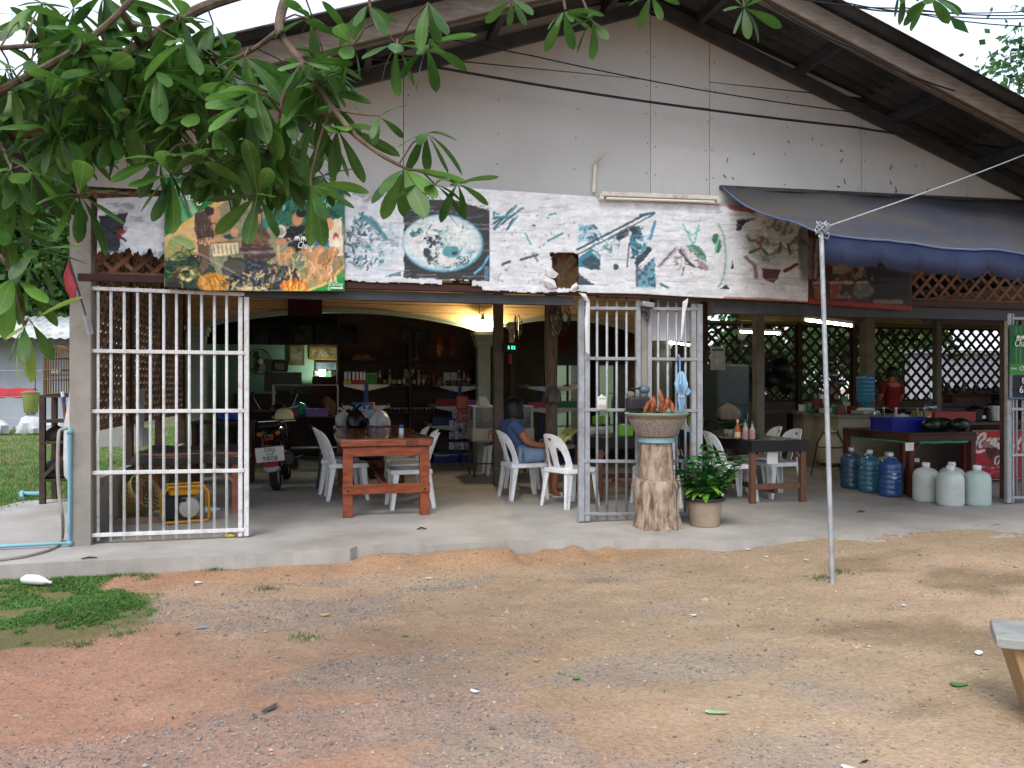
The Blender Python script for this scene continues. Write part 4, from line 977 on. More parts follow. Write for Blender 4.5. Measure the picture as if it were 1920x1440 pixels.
PK = thing('snack_packet', 'blue and white printed packet standing behind the bags', 'packet', at(681, 760, 4.35) - Vector((0, 0, 0)), .05)
PK.location.z = .83
mb = plate([(-.17, 0), (.17, 0), (.165, .22), (.17, .27), (-.17, .27), (-.165, .22)], (), .07, lambda p: Vector((p.x, (p.y - .035) * (1 - abs(p.z - .13) / .16) * 1.1 + .0, p.z)), .04)
me = mb.mesh('body', True); zz = np.array([v.co.z for v in me.vertices]); xx = np.array([v.co.x for v in me.vertices])
cc = np.tile(np.array(rgb('#1f6fae')), (len(zz), 1)); cc[zz < .12] = rgb('#cfd6da'); cc[(zz > .2) & (xx > .1)] = rgb('#c0461f'); cc[(zz < .17) & (zz > .1) & (xx > 0)] = rgb('#9fc4dc')
col_attr(me, cc); link_mesh('body', me, m_vinyl, PK)
text_obj('lettering', 'POLY', .11, m_ink_w, PK, (-.06, -.045, .19), shear=.25)
plate(ellipse(-.03, .135, .06, .018, 14), (), .002).build('print_blob', M('orange_ink', '#d2702a', .5), PK, loc=(0, -.045, 0))
STD = thing('wooden_crate', 'low dark wooden crate under the printed packet behind the red table', 'crate', (PK.location.x, 4.35, 0))
for z in (.05, .3, .55): 
    for y in (-.2, .2): MB().box(-.3, .3, y - .012, y + .012, z, z + .2).build('board', m_slat_d, STD)
    for x in (-.29, .29): MB().box(x - .012, x + .012, -.187, .187, z, z + .2).build('board', m_slat_d, STD)
MB().box(-.3, .3, -.21, .21, .80, .828).build('lid', m_slat_d, STD)

# ------------------------------------------------------------------ green topped table with condiments
m_brownw = M('brown_painted_wood', '#6d4a38', .65, var=.25, scale=5, stretch=(4, 4, 1), bump=.2, dirt=('#3a2a20', .5, 5))
m_oil = M('dark_green_oilcloth', '#26332d', .25, var=.2, scale=3, spec=.5); m_oilb = M('black_oilcloth_edge', '#15161a', .35, var=.2)
def oil_table(label, x0, x1, y0, y1, z, legmat, topmat, drop=.13, group=None):
    t = thing('dining_table', label, 'table', ((x0 + x1) / 2, y0, 0)); hw = (x1 - x0) / 2; L = y1 - y0
    MB().box(-hw, hw, 0, L, z - .02, z).build('cloth_top', topmat, t, bevel=.006)
    for a in ((-hw, hw, -.006, 0), (-hw, hw, L, L + .006)): MB().box(*a, z - drop, z - .004).build('cloth_drop', m_oilb, t)
    for s in (-1, 1): MB().box(s * hw - .003, s * hw + .003, 0.001, L - .001, z - drop, z - .004).build('cloth_drop', m_oilb, t)
    for s in (-1, 1):
        for y in (.05, L - .05):
            MB().box(s * (hw - .04) - .032, s * (hw - .04) + .032, y - .032, y + .032, 0, z - .021).build('leg', legmat, t, bevel=.004, seg=1)
            MB().bar((s * (hw - .05), y, z - .22), (s * (hw - .24), y, z - .03), .035, .04, (0, 1, 0)).build('brace', legmat, t)
    for y in (.05, L - .05): MB().box(-hw + .075, hw - .075, y - .02, y + .02, .16, .22).build('stretcher', legmat, t)
    MB().box(-.02, .02, .08, L - .08, .1, .155).build('stretcher', legmat, t)
    return t
oil_table('dining table with dark green oilcloth beside the potted shrub', 4.70, 5.42, .66, 2.4, .72, m_brownw, m_oil)
oil_table('dining table with dark green oilcloth behind the middle gate', 3.08, 4.1, 1.25, 2.15, .74, m_brownw, m_oil)
tg = thing('switch_plate', 'white enamel plate fixed under the green table edge', 'plate', (5.0, .72, .52)); MB().box(-.07, .07, -.01, .005, -.08, .07).build('panel', m_whitepl, tg, bevel=.012)
m_glass = M('clear_glass', '#e6eeea', .06, var=.02, trans=.85, spec=.5); m_sauce = M('orange_sauce', '#b4601f', .3, var=.15); m_pink = M('pink_label_print', '#b98a92', .5, var=.2, scale=30)
m_chili = M('chilli_flakes', '#7a2613', .6, var=.3, scale=60); m_greencap = M('green_cap', '#1f7a3d', .4); m_yelcap = M('cream_cap', '#d9c9a0', .5); m_pale_s = M('pale_sauce', '#b9a6a4', .2, var=.1)
bp = [(.03, 0), (.034, .008), (.034, .11), (.026, .135), (.014, .16), (.013, .19)]; cpf = [(.015, .188), (.016, .19), (.016, .222), (.012, .226)]
p = at(1383, 807, .95); bottle('sauce_bottle', 'sauce bottle of orange sauce with cream cap on the green table', 'bottle', (p.x, .95, .722), bp, m_sauce, cpf, m_yelcap, lab=(.0352, .02, .08), label_mat=m_yelcap)
p = at(1395, 807, .93); bottle('sauce_bottle', 'sauce bottle with bright green cap and pink label, between two others', 'bottle', (p.x, .9, .722), bp, m_pale_s, cpf, m_greencap, lab=(.0352, .01, .1), label_mat=m_pink)
p = at(1407, 807, .9); bottle('sauce_bottle', 'rightmost sauce bottle with pink label on the green table', 'bottle', (p.x, .86, .722), [(a, b * .92) for a, b in bp], m_pale_s, [(a, b * .92) for a, b in cpf], m_greencap, lab=(.0352, .01, .1), label_mat=m_pink)
for k, (px, yy, lb) in enumerate(((1362, 1.2, 'leftmost glass spice jar of red chilli on the green table'), (1369, 1.05, 'middle glass spice jar of red chilli on the green table'), (1376, 1.25, 'glass spice jar nearest the sauce bottles on the green table'))):
    p = at(px, 800, yy); t = thing('spice_jar', lb, 'jar', (p.x, yy, .722), group='spice jars on the green table')
    MB().lathe([(.03, 0), (.036, .01), (.036, .07), (.03, .08), (.031, .1)], 14).build('glass', m_glass, t, smooth=True); MB().lathe([(.028, .006), (.033, .014), (.033, .045 + .012 * k)], 14).build('contents', m_chili, t, smooth=True)
tr = thing('condiment_tray', 'round pink plastic tray under the spice jars', 'tray', (at(1370, 803, 1.14).x, 1.14, .7195))
MB().lathe([(.0, 0), (.13, 0), (.14, .012), (.136, .012), (.128, .003), (0, .003)], 20, cap=False).build('dish', M('pink_tray', '#b48a80', .5), tr, smooth=True); tr.location.z = .72
# lime green tissue boxes
m_lime = M('lime_plastic', '#6db52a', .4, var=.06)
for px, py, Y, lb in ((1171, 812, 1.45, 'lime green tissue box on the table behind the middle gate'), (1304, 788, 2.3, 'lime green tissue box beside the right stile of the middle gate'), (1122, 786, 4.6, 'lime green drink crate glimpsed through the middle gate bars')):
    p = at(px, py, Y); z0 = .742 if Y < 2 else max(.0, p.z - .08); t = thing('tissue_box', lb, 'box', (p.x, Y, z0))
    MB().box(-.09, .09, -.06, .06, 0, .13).build('body', m_lime, t, bevel=.01); MB().box(-.05, .05, -.012, .012, .13, .145).build('slot_rim', m_whitepl, t)
# white rice cookers / fan guards on the middle table
for px, py, lb in ((1109, 790, 'white oval dish standing on the table left behind the bars'), (1131, 798, 'round white dish with dark centre behind the bars')):
    p = at(px, py, 1.75); t = thing('serving_dish', lb, 'dish', (p.x, 1.75, .74))
    MB().lathe([(.03, 0), (.05, .01), (.09, .06), (.095, .07), (.085, .068), (.045, .015), (0, .012)], 18).build('bowl', m_whitepl, t, smooth=True); MB().lathe([(.035, .1), (.03, .13), (.0, .135)], 12, cap=False).build('knob', m_bolt, t); MB().lathe([(.08, .072), (.06, .095), (.03, .105), (0, .108)], 18, cap=False).build('lid', m_whitepl, t, smooth=True)

# ------------------------------------------------------------------ brown kitchen table with green trim, water bottles and jugs
KT = thing('kitchen_table', 'dark brown table with green trim carrying watermelons and a blue crate', 'table', (7.33, .70, 0))
m_dkbrown = M('dark_brown_wood', '#3a201a', .5, var=.3, scale=5, bump=.15); m_rbrown = M('red_brown_leg', '#4f2118', .5, var=.2, scale=5, bump=.15); m_trim = M('green_trim', '#1f8a66', .4, var=.15, scale=12)
MB().box(-.48, .48, 0, 1.25, .745, .775).build('top', m_dkbrown, KT, bevel=.004, seg=1)
MB().box(-.48, .48, -.002, .03, .665, .744).build('apron', m_dkbrown, KT); MB().box(-.48, -.45, .032, 1.25, .665, .744).build('apron', m_dkbrown, KT)
MB().tube([(-.36 + .1 * i, -.006, .655 + .004 * math.sin(i * 2)) for i in range(8)], .014, 8).build('trim', m_trim, KT, True); MB().tube([(-.47, .05 + .13 * i, .655 + .004 * math.sin(i * 3)) for i in range(9)], .013, 8).build('trim', m_trim, KT, True)
for x, y in ((-.45, .04), (.44, .04), (-.45, 1.2), (.44, 1.2)): MB().box(x - .035, x + .035, y - .035, y + .035, 0, .744).build('leg', m_rbrown, KT, bevel=.004, seg=1)
MB().bar((-.42, .03, .56), (-.3, .03, .66), .02, .025, (0, 1, 0)).build('brace', m_rbrown, KT); MB().box(-.56, -.44, -.012, -.004, .56, .66).build('switch_plate', m_whitepl, KT, bevel=.004)
def wbottle_prof(R=.135, H_=.37, ribs=True):
    pr = [(R * .8, 0), (R * .97, .012), (R, .03)]
    z = .04
    while z < H_ - .03:
        pr += [(R, z), (R, z + .028)] + ([(R * .955, z + .036), (R * .955, z + .044)] if ribs else []) + [(R, z + .05)]; z += .062
    return pr + [(R * .99, H_), (R * .93, H_ + .03), (R * .75, H_ + .06), (R * .5, H_ + .08), (R * .25, H_ + .09), (R * .215, H_ + .1), (R * .215, H_ + .135)]
m_wcap = M('white_cap', '#d0d4d6', .4, var=.04); m_bcap = M('blue_lid', '#3a6f9c', .4)
def water_bottle(label, loc, mat, cap=True, sub=None, rz=0.):
    t = thing('water_bottle', label, 'water bottle', loc, rz, 'blue water bottles')
    MB().lathe(wbottle_prof(), 24).build('body', mat, t, smooth=True)
    if cap:
        MB().lathe([(.033, .485), (.036, .488), (.036, .525), (.03, .53)], 14).build('cap', m_wcap, t, smooth=True); MB().lathe([(.028, .53), (.028, .538), (.02, .541)], 12).build('cap_seal', m_bcap, t, smooth=True)
    return t
mkb = lambda n, c, tr: M(n, c, .12, var=.08, scale=6, trans=tr, spec=.5)
bt = [on(1600, 914), on(1638, 922), on(1679, 929)]
water_bottle('dark teal ribbed water bottle, leftmost of three under the kitchen table', (6.74, 1.63, 0), mkb('clear_blue_plastic', '#5b86a3', .6))
water_bottle('pale turquoise ribbed water bottle between two others', (6.72, 1.25, 0), mkb('turquoise_plastic', '#5a95b2', .5))
wb = water_bottle('deep blue water bottle with white print by the kitchen table leg', (6.70, .86, 0), mkb('deep_blue_plastic', '#3a5f9c', .35), rz=-.25)
for k, (w_, z_) in enumerate(((.05, .285), (.035, .27), (.06, .235), (.045, .222))): MB().lathe([(.1362, z_), (.1362, z_ + .006)], 120, cap=False).build('printed_line', m_ink_w, wb) if False else MB().add([(.1365 * math.sin(a_), -.1365 * math.cos(a_), z_ + dz_) for dz_ in (0, .007) for a_ in np.linspace(-w_ * 6, w_ * 6 - .2, 8)], [(i_, i_ + 1, i_ + 9, i_ + 8) for i_ in range(7)]).build('printed_line', m_ink_w, wb)
wt = water_bottle('blue water bottle standing upside down on the kitchen counter', (at(1623, 768, 3.3).x, 3.3, 1.475), mkb('blue_plastic_full', '#3f86ad', .3), False)
wt.rotation_euler = (math.pi, 0, 0); 
m_jug = M('milky_white_plastic', '#b9c0bc', .35, var=.06, scale=5, spec=.4, dirt=('#8a8070', .4, 4)); m_jug2 = M('milky_green_plastic', '#a3b5af', .35, var=.06, scale=5)
def jug(label, loc, mat, sc=1., rz=0., dark=False):
    t = thing('water_jug', label, 'jug', loc, rz, 'white water jugs'); R = .14 * sc
    MB().lathe([(R * .88, 0), (R * .97, .012), (R, .035), (R, .27), (R * .985, .31), (R * .9, .345), (R * .7, .372), (R * .4, .388), (.038, .395), (.036, .42)], 24).build('body', mat, t, smooth=True)
    MB().lathe([(.04, .405), (.042, .41), (.042, .445), (.036, .45)], 14, warp=lambda a, i, r, z: r * (1 + .03 * math.cos(8 * a))).build('cap', m_wcap, t, smooth=True)
    return t
jug('large milky white water jug standing in front of the other jugs', (6.82, .06, 0), m_jug)
jug('pale greenish water jug at the right front of the jugs', (7.12, .0, 0), m_jug2)
jug('milky white water jug with dirty base left of the front jug', (6.80, .40, 0), m_jug)
jug('milky white water jug half hidden behind the front two', (7.14, .38, 0), m_jug)
jug('dark capped jug standing behind the white jugs', (7.08, .88, 0), M('dark_jug', '#2c2f36', .3))
jug('milky white water jug behind the deep blue bottle', (7.06, 1.3, 0), m_jug)
jug('milky white jug behind the turquoise bottle, under the table', (7.03, 1.68, 0), m_jug)
jug('farthest milky white jug under the kitchen table', (7.4, 1.75, 0), m_jug)
# crate and melons on the table
m_bluecr = M('blue_crate_plastic', '#1a2384', .4, var=.15, scale=10)
def crate(name, label, loc, w, d, h, mat, rz=0., ribs=14, cat='crate', group=None):
    t = thing(name, label, cat, loc, rz, group)
    mb = MB(); mb.box(-w / 2, w / 2, -d / 2, d / 2, 0, .008)
    mb.box(-w / 2, w / 2, -d / 2, -d / 2 + .008, .0085, h); mb.box(-w / 2, w / 2, d / 2 - .008, d / 2, .0085, h); mb.box(-w / 2, -w / 2 + .008, -d / 2 + .0085, d / 2 - .0085, .0085, h); mb.box(w / 2 - .008, w / 2, -d / 2 + .0085, d / 2 - .0085, .0085, h)
    mb.build('tub', mat, t)
    fm = MB(); r = .012
    for a, b in (((-w / 2, -d / 2), (w / 2, -d / 2)), ((-w / 2, d / 2), (w / 2, d / 2)), ((-w / 2, -d / 2), (-w / 2, d / 2)), ((w / 2, -d / 2), (w / 2, d / 2))): fm.bar((*a, h), (*b, h), .02, .02)
    fm.build('rim', mat, t)
    if ribs:
        rb = MB()
        for i in range(ribs): x = -w / 2 + w * (i + .5) / ribs; rb.box(x - .006, x + .006, -d / 2 - .006, -d / 2 - .0002, .01, h - .012)
        tag(rb.build('ribs', mat, t), kind='stuff')
    return t
crate('plastic_crate', 'bright blue ribbed plastic crate on the kitchen table', (7.22, 1.2, .776), .72, .42, .15, m_bluecr, -.05, 26)
m_melon = M('watermelon_rind', '#16281a', .3, var=.5, scale=5, stretch=(6, 6, 1), spec=.5, col2='#0a140c')
for x, y, L_, rz, lb in ((7.30, .86, .17, .3, 'dark green watermelon at the near edge of the kitchen table'), (7.52, .95, .18, -.1, 'dark green watermelon between two others on the kitchen table'), (7.68, .82, .15, .2, 'rightmost dark green watermelon on the kitchen table')):
    t = thing('watermelon', lb, 'watermelon', (x, y, .776), rz, 'watermelons on the kitchen table')
    MB().ball((0, 0, .085), (L_, .09, .085), 20, 12).build('rind', m_melon, t, smooth=True); MB().tube([(L_ * .99, 0, .085), (L_ * 1.05, .005, .095)], .005, 6).build('stalk', m_slat_d, t)
# ------------------------------------------------------------------ stump with planter bowl
def leaf_mesh(name, L, W, fold=.25, droop=.15, n=5, tip=.55):
    """a pointed leaf along +Y, folded on its midrib"""
    vs, fs = [], []
    for i in range(n + 1):
        t = i / n; w = W * (math.sin(math.pi * t ** tip) ** .9) * .5 + (.03 * W if i in (0,) else 0)
        if i == n: w = .02 * W
        y, z = L * t, -droop * L * t * t
        vs += [(-w, y, z + fold * w), (0, y, z), (w, y, z + fold * w)]
    for i in range(n):
        for k in range(2): fs.append((i * 3 + k, i * 3 + k + 1, i * 3 + k + 4, i * 3 + k + 3))
    mb = MB(); mb.add(vs, fs); return mb.mesh(name, True)
m_stump = M('weathered_stump_wood', '#a3917f', .9, var=.2, scale=6, stretch=(2.2, 2.2, .7), bump=1., bscale=24, col2='#5a4536', detail=12, ramp=(.36, .58), dirt=('#b9a692', .8, 5))
sp = on(1231, 992); SX, SY = sp.x, -.36
SX = at(1231, 900, SY).x
ST = thing('tree_stump', 'pale weathered tree stump carrying the round planter bowl', 'stump', (SX, SY, 0))
def warp(k):
    def f(a, i, r, z):
        cx, cy = math.cos(a) * 1.6 + k * 3, math.sin(a) * 1.6 + z * 2.2
        return r * (.84 + .42 * float(fbm(cx, cy, 4)) + .16 * (float(fbm(cx * 3.5, cy * 2.5 + 8, 3)) - .5))
    return f
MB().lathe([(.216, 0), (.21, .03), (.202, .08), (.2, .12), (.2, .17), (.2, .22), (.203, .27), (.207, .32), (.212, .36), (.215, .40), (.2, .45), (.17, .458)], 72, warp=warp(1.)).build('lower_trunk', m_stump, ST, smooth=True)
MB().lathe([(.158, .44), (.152, .55), (.148, .68), (.145, .79), (.14, .80)], 40, warp=warp(2.3)).build('upper_trunk', m_stump, ST, smooth=True)
MB().ball((.03, -.195, .1), (.05, .03, .05), 12, 8, noise=.06).build('knot', m_stump, ST, smooth=True)
for k in range(5):
    a = -1.57 + (k - 2) * .42; MB().tube([(.2 * math.cos(a), .2 * math.sin(a), .44), (.205 * math.cos(a + .06), .205 * math.sin(a + .06), .3), (.2 * math.cos(a - .05), .2 * math.sin(a - .05), .15), (.235 * math.cos(a), .235 * math.sin(a), 0.0)], [.01, .018, .02, .03], 8).build('root_ridge', m_stump, ST, smooth=True)
m_terr = M('speckled_terrazzo', '#8b8078', .5, var=.35, scale=70, bump=.1, bscale=80, detail=3, ramp=(.42, .58)); m_gold = M('gold_band', '#9a7a3a', .35, var=.15, metal=.6); m_ring = M('pale_blue_ring', '#7da3b0', .6, var=.12, scale=9); m_rim = M('green_grey_rim', '#6f8277', .5, var=.1)
BW = thing('planter_bowl', 'round speckled stone planter bowl with gold bands on the stump', 'planter', (SX, SY, .80), group=None)
MB().lathe([(.165, 0), (.172, .004), (.172, .05), (.165, .054)], 36).build('foot_ring', m_ring, BW, smooth=True)
MB().lathe([(.168, .055), (.185, .06), (.22, .12), (.262, .2), (.278, .24), (.285, .262)], 40).build('bowl', m_terr, BW, smooth=True)
MB().lathe([(.187, .06), (.191, .062), (.193, .068), (.189, .07)], 36, cap=False).build('gold_band', m_gold, BW, smooth=True); MB().lathe([(.276, .232), (.283, .236), (.285, .244), (.281, .247)], 36, cap=False).build('gold_band', m_gold, BW, smooth=True)
MB().lathe([(.283, .258), (.3, .262), (.303, .275), (.296, .285), (.27, .28), (.262, .25), (.0, .25)], 40, cap=False).build('rim', m_rim, BW, smooth=True)
m_leafg = M('small_plant_leaf', '#2f6a25', .5, var=.3, scale=20, rnd=.3); m_spike = M('dry_orange_spathe', '#a9653a', .65, var=.35, scale=25, rnd=.2, col2='#6d2f1c')
PL = thing('bowl_plant', 'plant with orange brown pointed spikes growing in the planter bowl', 'plant', (SX, SY, 1.05))
lm = leaf_mesh('leaf', .11, .05, .3, .35)
rp_ = random.Random(11)
for k in range(70):
    a, r = rp_.uniform(0, 6.28), rp_.uniform(.05, .24); link_mesh('leaf', lm, m_leafg, PL, (r * math.cos(a), r * math.sin(a), .0 + .03 * (1 - r / .24)), (rp_.uniform(-.1, .7), rp_.uniform(-.3, .3), rp_.uniform(0, 6.28))).scale = (rp_.uniform(.6, 1.1),) * 3
for x, h, tilt in ((-.12, .17, -.45), (-.06, .19, -.12), (.03, .25, .02), (.10, .19, .18), (.17, .16, .5), (-.02, .12, .0), (.06, .12, .3)):
    MB().lathe([(.006, 0), (.012, h * .2), (.025, h * .38), (.022, h * .5), (.026, h * .62), (.018, h * .8), (.001, h)], 9, warp=lambda a, i, r, z: r * (1 + .2 * math.sin(3 * a + i))).build('spike', m_spike, PL, smooth=True, loc=(x, rp_.uniform(-.05, .05), .01), rot=(rp_.uniform(-.1, .1), tilt, rp_.uniform(0, 3)))
for k in range(10): MB().tube([(0, 0, 0), (rp_.uniform(-.1, .1), rp_.uniform(-.06, .06), .08)], [.012, .008], 6).build('stalk', m_spike, PL, True, loc=(rp_.uniform(-.1, .12), rp_.uniform(-.06, .06), .0))
# dark bonsai pot on a ledge behind the gate
p = at(1196, 769, -.13); BO = thing('bonsai_pot', 'dark ribbed bonsai pot with stones above the planter bowl rim', 'pot', (p.x, -.13, p.z))
m_dkpot = M('dark_grey_pot', '#2f2f36', .6, var=.2, bump=.2)
MB().box(-.11, .11, -.07, .07, 0, .13).build('pot', m_dkpot, BO, bevel=.02)
for i in range(9): MB().box(-.1 + i * .024, -.088 + i * .024, -.077, -.0705, .02, .1).build('rib', m_dkpot, BO)
for k in range(6): MB().ball((rp_.uniform(-.09, .09), rp_.uniform(-.05, .05), .15), rp_.uniform(.025, .045), 8, 6, noise=.15).build('stone', M('grey_stone', '#6d675e', .8, var=.3), BO, smooth=True)
MB().ball((.06, -.02, .2), (.055, .05, .045), 14, 9).build('shell', M('blue_grey_shell', '#5c6878', .4, var=.2), BO, smooth=True)
for k in range(7): link_mesh('leaf', lm, m_leafg, BO, (-.03, 0, .2), (rp_.uniform(0, .6), 0, rp_.uniform(0, 6.28)))
STND = thing('pot_bracket', 'small dark bracket holding the bonsai pot to the gate', 'bracket', (p.x, -.03, p.z)); MB().box(-.1, .1, -.16, .0, -.014, -.001).build('plate', m_slat_d, STND); MB().bar((0, 0, -.1), (0, -.1, -.015), .02, .02).build('brace', m_slat_d, STND)

# ------------------------------------------------------------------ potted shrub
p = on(1320, 990); PX_, PY_ = at(1321, 960, -.42).x, -.42
m_potb = M('beige_plastic_pot', '#968570', .6, var=.15, scale=4, dirt=('#6f6a60', .75, 2.4), bump=.1); m_potr = M('black_pot_rim', '#2b2c2c', .5, var=.2)
PT = thing('plant_pot', 'beige plastic pot with black rim beside the stump', 'pot', (PX_, PY_, 0))
MB().lathe([(.13, 0), (.138, .006), (.165, .2), (.172, .245)], 30).build('tub', m_potb, PT, smooth=True)
MB().lathe([(.174, .24), (.19, .245), (.192, .268), (.184, .275), (.168, .27), (.16, .24), (0, .24)], 30, cap=False).build('rim', m_potr, PT, smooth=True)
MB().lathe([(.0, .249), (.158, .247)], 20, cap=False).build('soil', M('dark_potting_soil', '#2b2119', .95, var=.4, bump=.8), PT)
ZZ = thing('leafy_shrub', 'bushy dark green glossy leaved plant in the beige pot', 'plant', (PX_, PY_, .25))
m_zz = M('glossy_dark_leaf', '#2a5a26', .3, var=.35, scale=12, spec=.5, rnd=.35); m_zzl = M('pale_new_leaf', '#6f9a35', .4, var=.2, rnd=.2)
zl = leaf_mesh('leaf', .1, .056, .2, .25)
rz_ = random.Random(21)
for k in range(38):
    a = rz_.uniform(0, 6.28); lean = rz_.uniform(.05, .75); Lz = rz_.uniform(.34, .6) * (1 - .25 * lean)
    d = Vector((math.cos(a) * lean, math.sin(a) * lean, 1)).normalized(); b0 = Vector((math.cos(a), math.sin(a), 0)) * rz_.uniform(.0, .09)
    pts = [b0 + d * Lz * t + Vector((math.cos(a), math.sin(a), 0)) * .10 * lean * t * t for t in (0, .33, .66, 1)]
    fr_ = MB().tube(pts, [.008, .007, .005, .002], 5).build('frond', m_zz, ZZ, True)
    nl = int(Lz / .036)
    for j in range(nl):
        t = .18 + .82 * j / nl; i = min(2, int(t * 3)); q = pts[i].lerp(pts[i + 1], t * 3 - i)
        az = a + (math.pi / 2 if j % 2 else -math.pi / 2) + rz_.uniform(-.7, .7)
        o = link_mesh('leaf', zl, m_zz, fr_, q, (rz_.uniform(.1, .7), rz_.uniform(-.6, .6), az)); o.scale = (rz_.uniform(.9, 1.35) * (1.1 - .4 * t),) * 3
zb = leaf_mesh('big_leaf', .15, .085, .25, .3)
for k in range(26):
    a = rz_.uniform(0, 6.28); o = link_mesh('leaf', zb, m_zz if k else m_zzl, ZZ, (.08 * math.cos(a), .08 * math.sin(a), rz_.uniform(.04, .16)), (rz_.uniform(-.3, .6), rz_.uniform(-.3, .3), a - math.pi / 2))
fr_ = MB().tube([(.1, -.03, .02), (.16, -.06, .07), (.2, -.07, .13)], [.008, .006, .004], 6).build('frond', m_zzl, ZZ, True)
for q, r in (((.2, -.07, .13), (1.0, 0, -1.4)), ((.17, -.06, .09), (.5, .3, -.6))): link_mesh('leaf', zb, m_zzl, fr_, q, r)

# ------------------------------------------------------------------ folded umbrella on the gate
u = at(1273, 672, -.045); UM = thing('folded_umbrella', 'folded pale blue umbrella hanging from the middle gate', 'umbrella', u)
m_umb = M('pale_blue_nylon', '#86abc9', .5, var=.12, scale=10, bump=.2); k = mpp(u)
MB().tube([(0, .03, .0), (-.005, .0, .035), (-.005, -.02, .02), (0, -.02, -.02), (0, -.02, -24 * k)], .009, 8).build('handle', M('light_blue_handle', '#5f9cc9', .4), UM, smooth=True)
MB().lathe([(.012, -24 * k), (.03, -30 * k), (.055, -48 * k), (.045, -58 * k), (.028, -66 * k), (.03, -80 * k), (.02, -98 * k), (.008, -102 * k)][::-1], 22, c=(.01, -.03, 0), warp=lambda a, i, r, z: r * (1 + .35 * math.cos(5 * a + z * 9))).build('canopy', m_umb, UM, smooth=True)
plate([(.0, -38 * k), (.07, -55 * k), (.1, -62 * k), (.06, -70 * k), (.01, -60 * k)], (), .003).build('loose_panel', m_umb, UM, loc=(.01, -.05, 0)); plate([(0, -44 * k), (-.05, -58 * k), (-.045, -64 * k), (0, -56 * k)][::-1], (), .003).build('loose_panel', m_umb, UM, loc=(.0, -.05, 0))
MB().lathe([(.033, -72 * k), (.033, -70 * k)], 16, c=(.01, -.03, 0), cap=False).build('strap', m_whitepl, UM)
# small white device hanging on the bars
u = at(1129, 752, -.05); TH_ = thing('wall_thermometer', 'small white plaque with a peg hanging on the gate bars', 'plaque', u)
plate([(-.045, -.085), (.045, -.085), (.048, .03), (.04, .045), (.012, .05), (.006, .065), (-.006, .065), (-.012, .05), (-.04, .045), (-.048, .03)], (), .02).build('case', m_whitepl, TH_, bevel=.004); MB().box(-.036, .036, -.003, -.0005, -.075, -.035).build('window', M('beige_window', '#b0a88f', .4), TH_); MB().box(-.036, .036, -.003, -.0005, .022, .03).build('stripe', m_galv, TH_)

# ------------------------------------------------------------------ signs at the right
def paint_coke(p):
    z = lambda x, y: (1800 + x / 12, 790 + y / 12)
    p.rect(1800, 2000, 780, 910, '#a80f18'); p.ell(1845, 850, 60, 40, '#b3141c', op=.6)
    W = '#d6cfcc'
    p.line([z(*q) for q in ((560, 340), (575, 290), (520, 275), (440, 330), (370, 440), (325, 560), (325, 640), (380, 690), (450, 685), (545, 655))], 4.6, W, soft=.8)
    p.line([z(*q) for q in ((560, 380), (500, 420), (450, 480), (435, 550), (460, 580), (520, 540), (560, 470))], 4.0, W, soft=.8)
    p.line([z(*q) for q in ((690, 430), (640, 390), (600, 440))], 3.2, W, soft=.8); p.line([z(*q) for q in ((680, 380), (600, 470))], 3., W, soft=.8)
    p.line([z(*q) for q in ((810, 390), (750, 400), (690, 490), (690, 540), (740, 520), (820, 400), (760, 540), (800, 560), (850, 500))], 3.6, W, soft=.8); p.line([z(*q) for q in ((880, 390), (920, 380))], 2.2, W)
    p.line([z(*q) for q in ((1100, 330), (1000, 400), (900, 520), (860, 620), (890, 690), (950, 690), (1060, 640))], 4.6, W, soft=.8)
    p.line([z(*q) for q in ((1180, 480), (1100, 560), (1120, 640), (1220, 560))], 4., W); p.line([z(*q) for q in ((1420, 300), (1280, 560), (1320, 620))], 3.6, W); p.line([z(*q) for q in ((1520, 450), (1420, 560), (1450, 640), (1560, 480), (1560, 620))], 3.6, W)
    p.poly([z(*q) for q in ((480, 500), (560, 420), (640, 500), (780, 580), (1000, 700), (1150, 900), (1000, 1010), (780, 1010), (640, 820), (560, 620))], '#3d1214'); p.poly([z(*q) for q in ((500, 520), (560, 430), (640, 510), (770, 600), (560, 590))], '#a56a66'); p.poly([z(*q) for q in ((800, 690), (960, 720), (1060, 900), (900, 1000), (760, 960), (700, 860))], '#6d1520')
    p.line([z(*q) for q in ((820, 790), (780, 860), (790, 960), (840, 960))], 1.4, W); p.line([z(*q) for q in ((850, 800), (880, 780), (930, 830), (880, 880), (860, 940))], 1.3, W)
    p.line([z(*q) for q in ((280, 920), (480, 1010), (700, 1060), (950, 1000), (1200, 980))], 2.4, '#d19a98', .7); p.line([z(*q) for q in ((640, 1200), (760, 1130), (940, 1150))], 2., '#c98a8a', .7); p.speck(1822, 1960, 868, 892, .5, '#7d2a34', .1, 61, .8); p.line([z(*q) for q in ((305, 270), (390, 270))], 2, '#e0b0b0', .8)
CY_ = 1.62
cs = banner('drink_sign', 'red soft drink sign with white script and a bottle under the counter', 1823, 1950, lerp([(1823, 809), (1950, 807)]), lerp([(1823, 897), (1950, 894)]), CY_, paint_coke, '#a80f18', step=1., wrinkle=0., cat='sign')
a, b = at(1823, 809, CY_) - cs.location, at(1950, 895, CY_) - cs.location
for q in ((a.x - .012, b.x + .012, a.z, a.z + .014), (a.x - .012, b.x + .012, b.z - .014, b.z), (a.x - .014, a.x, b.z, a.z), (b.x, b.x + .014, b.z, a.z)): MB().box(q[0], q[1], -.012, .006, q[2], q[3]).build('frame', M('dull_pink_frame', '#8f6a64', .5), cs)
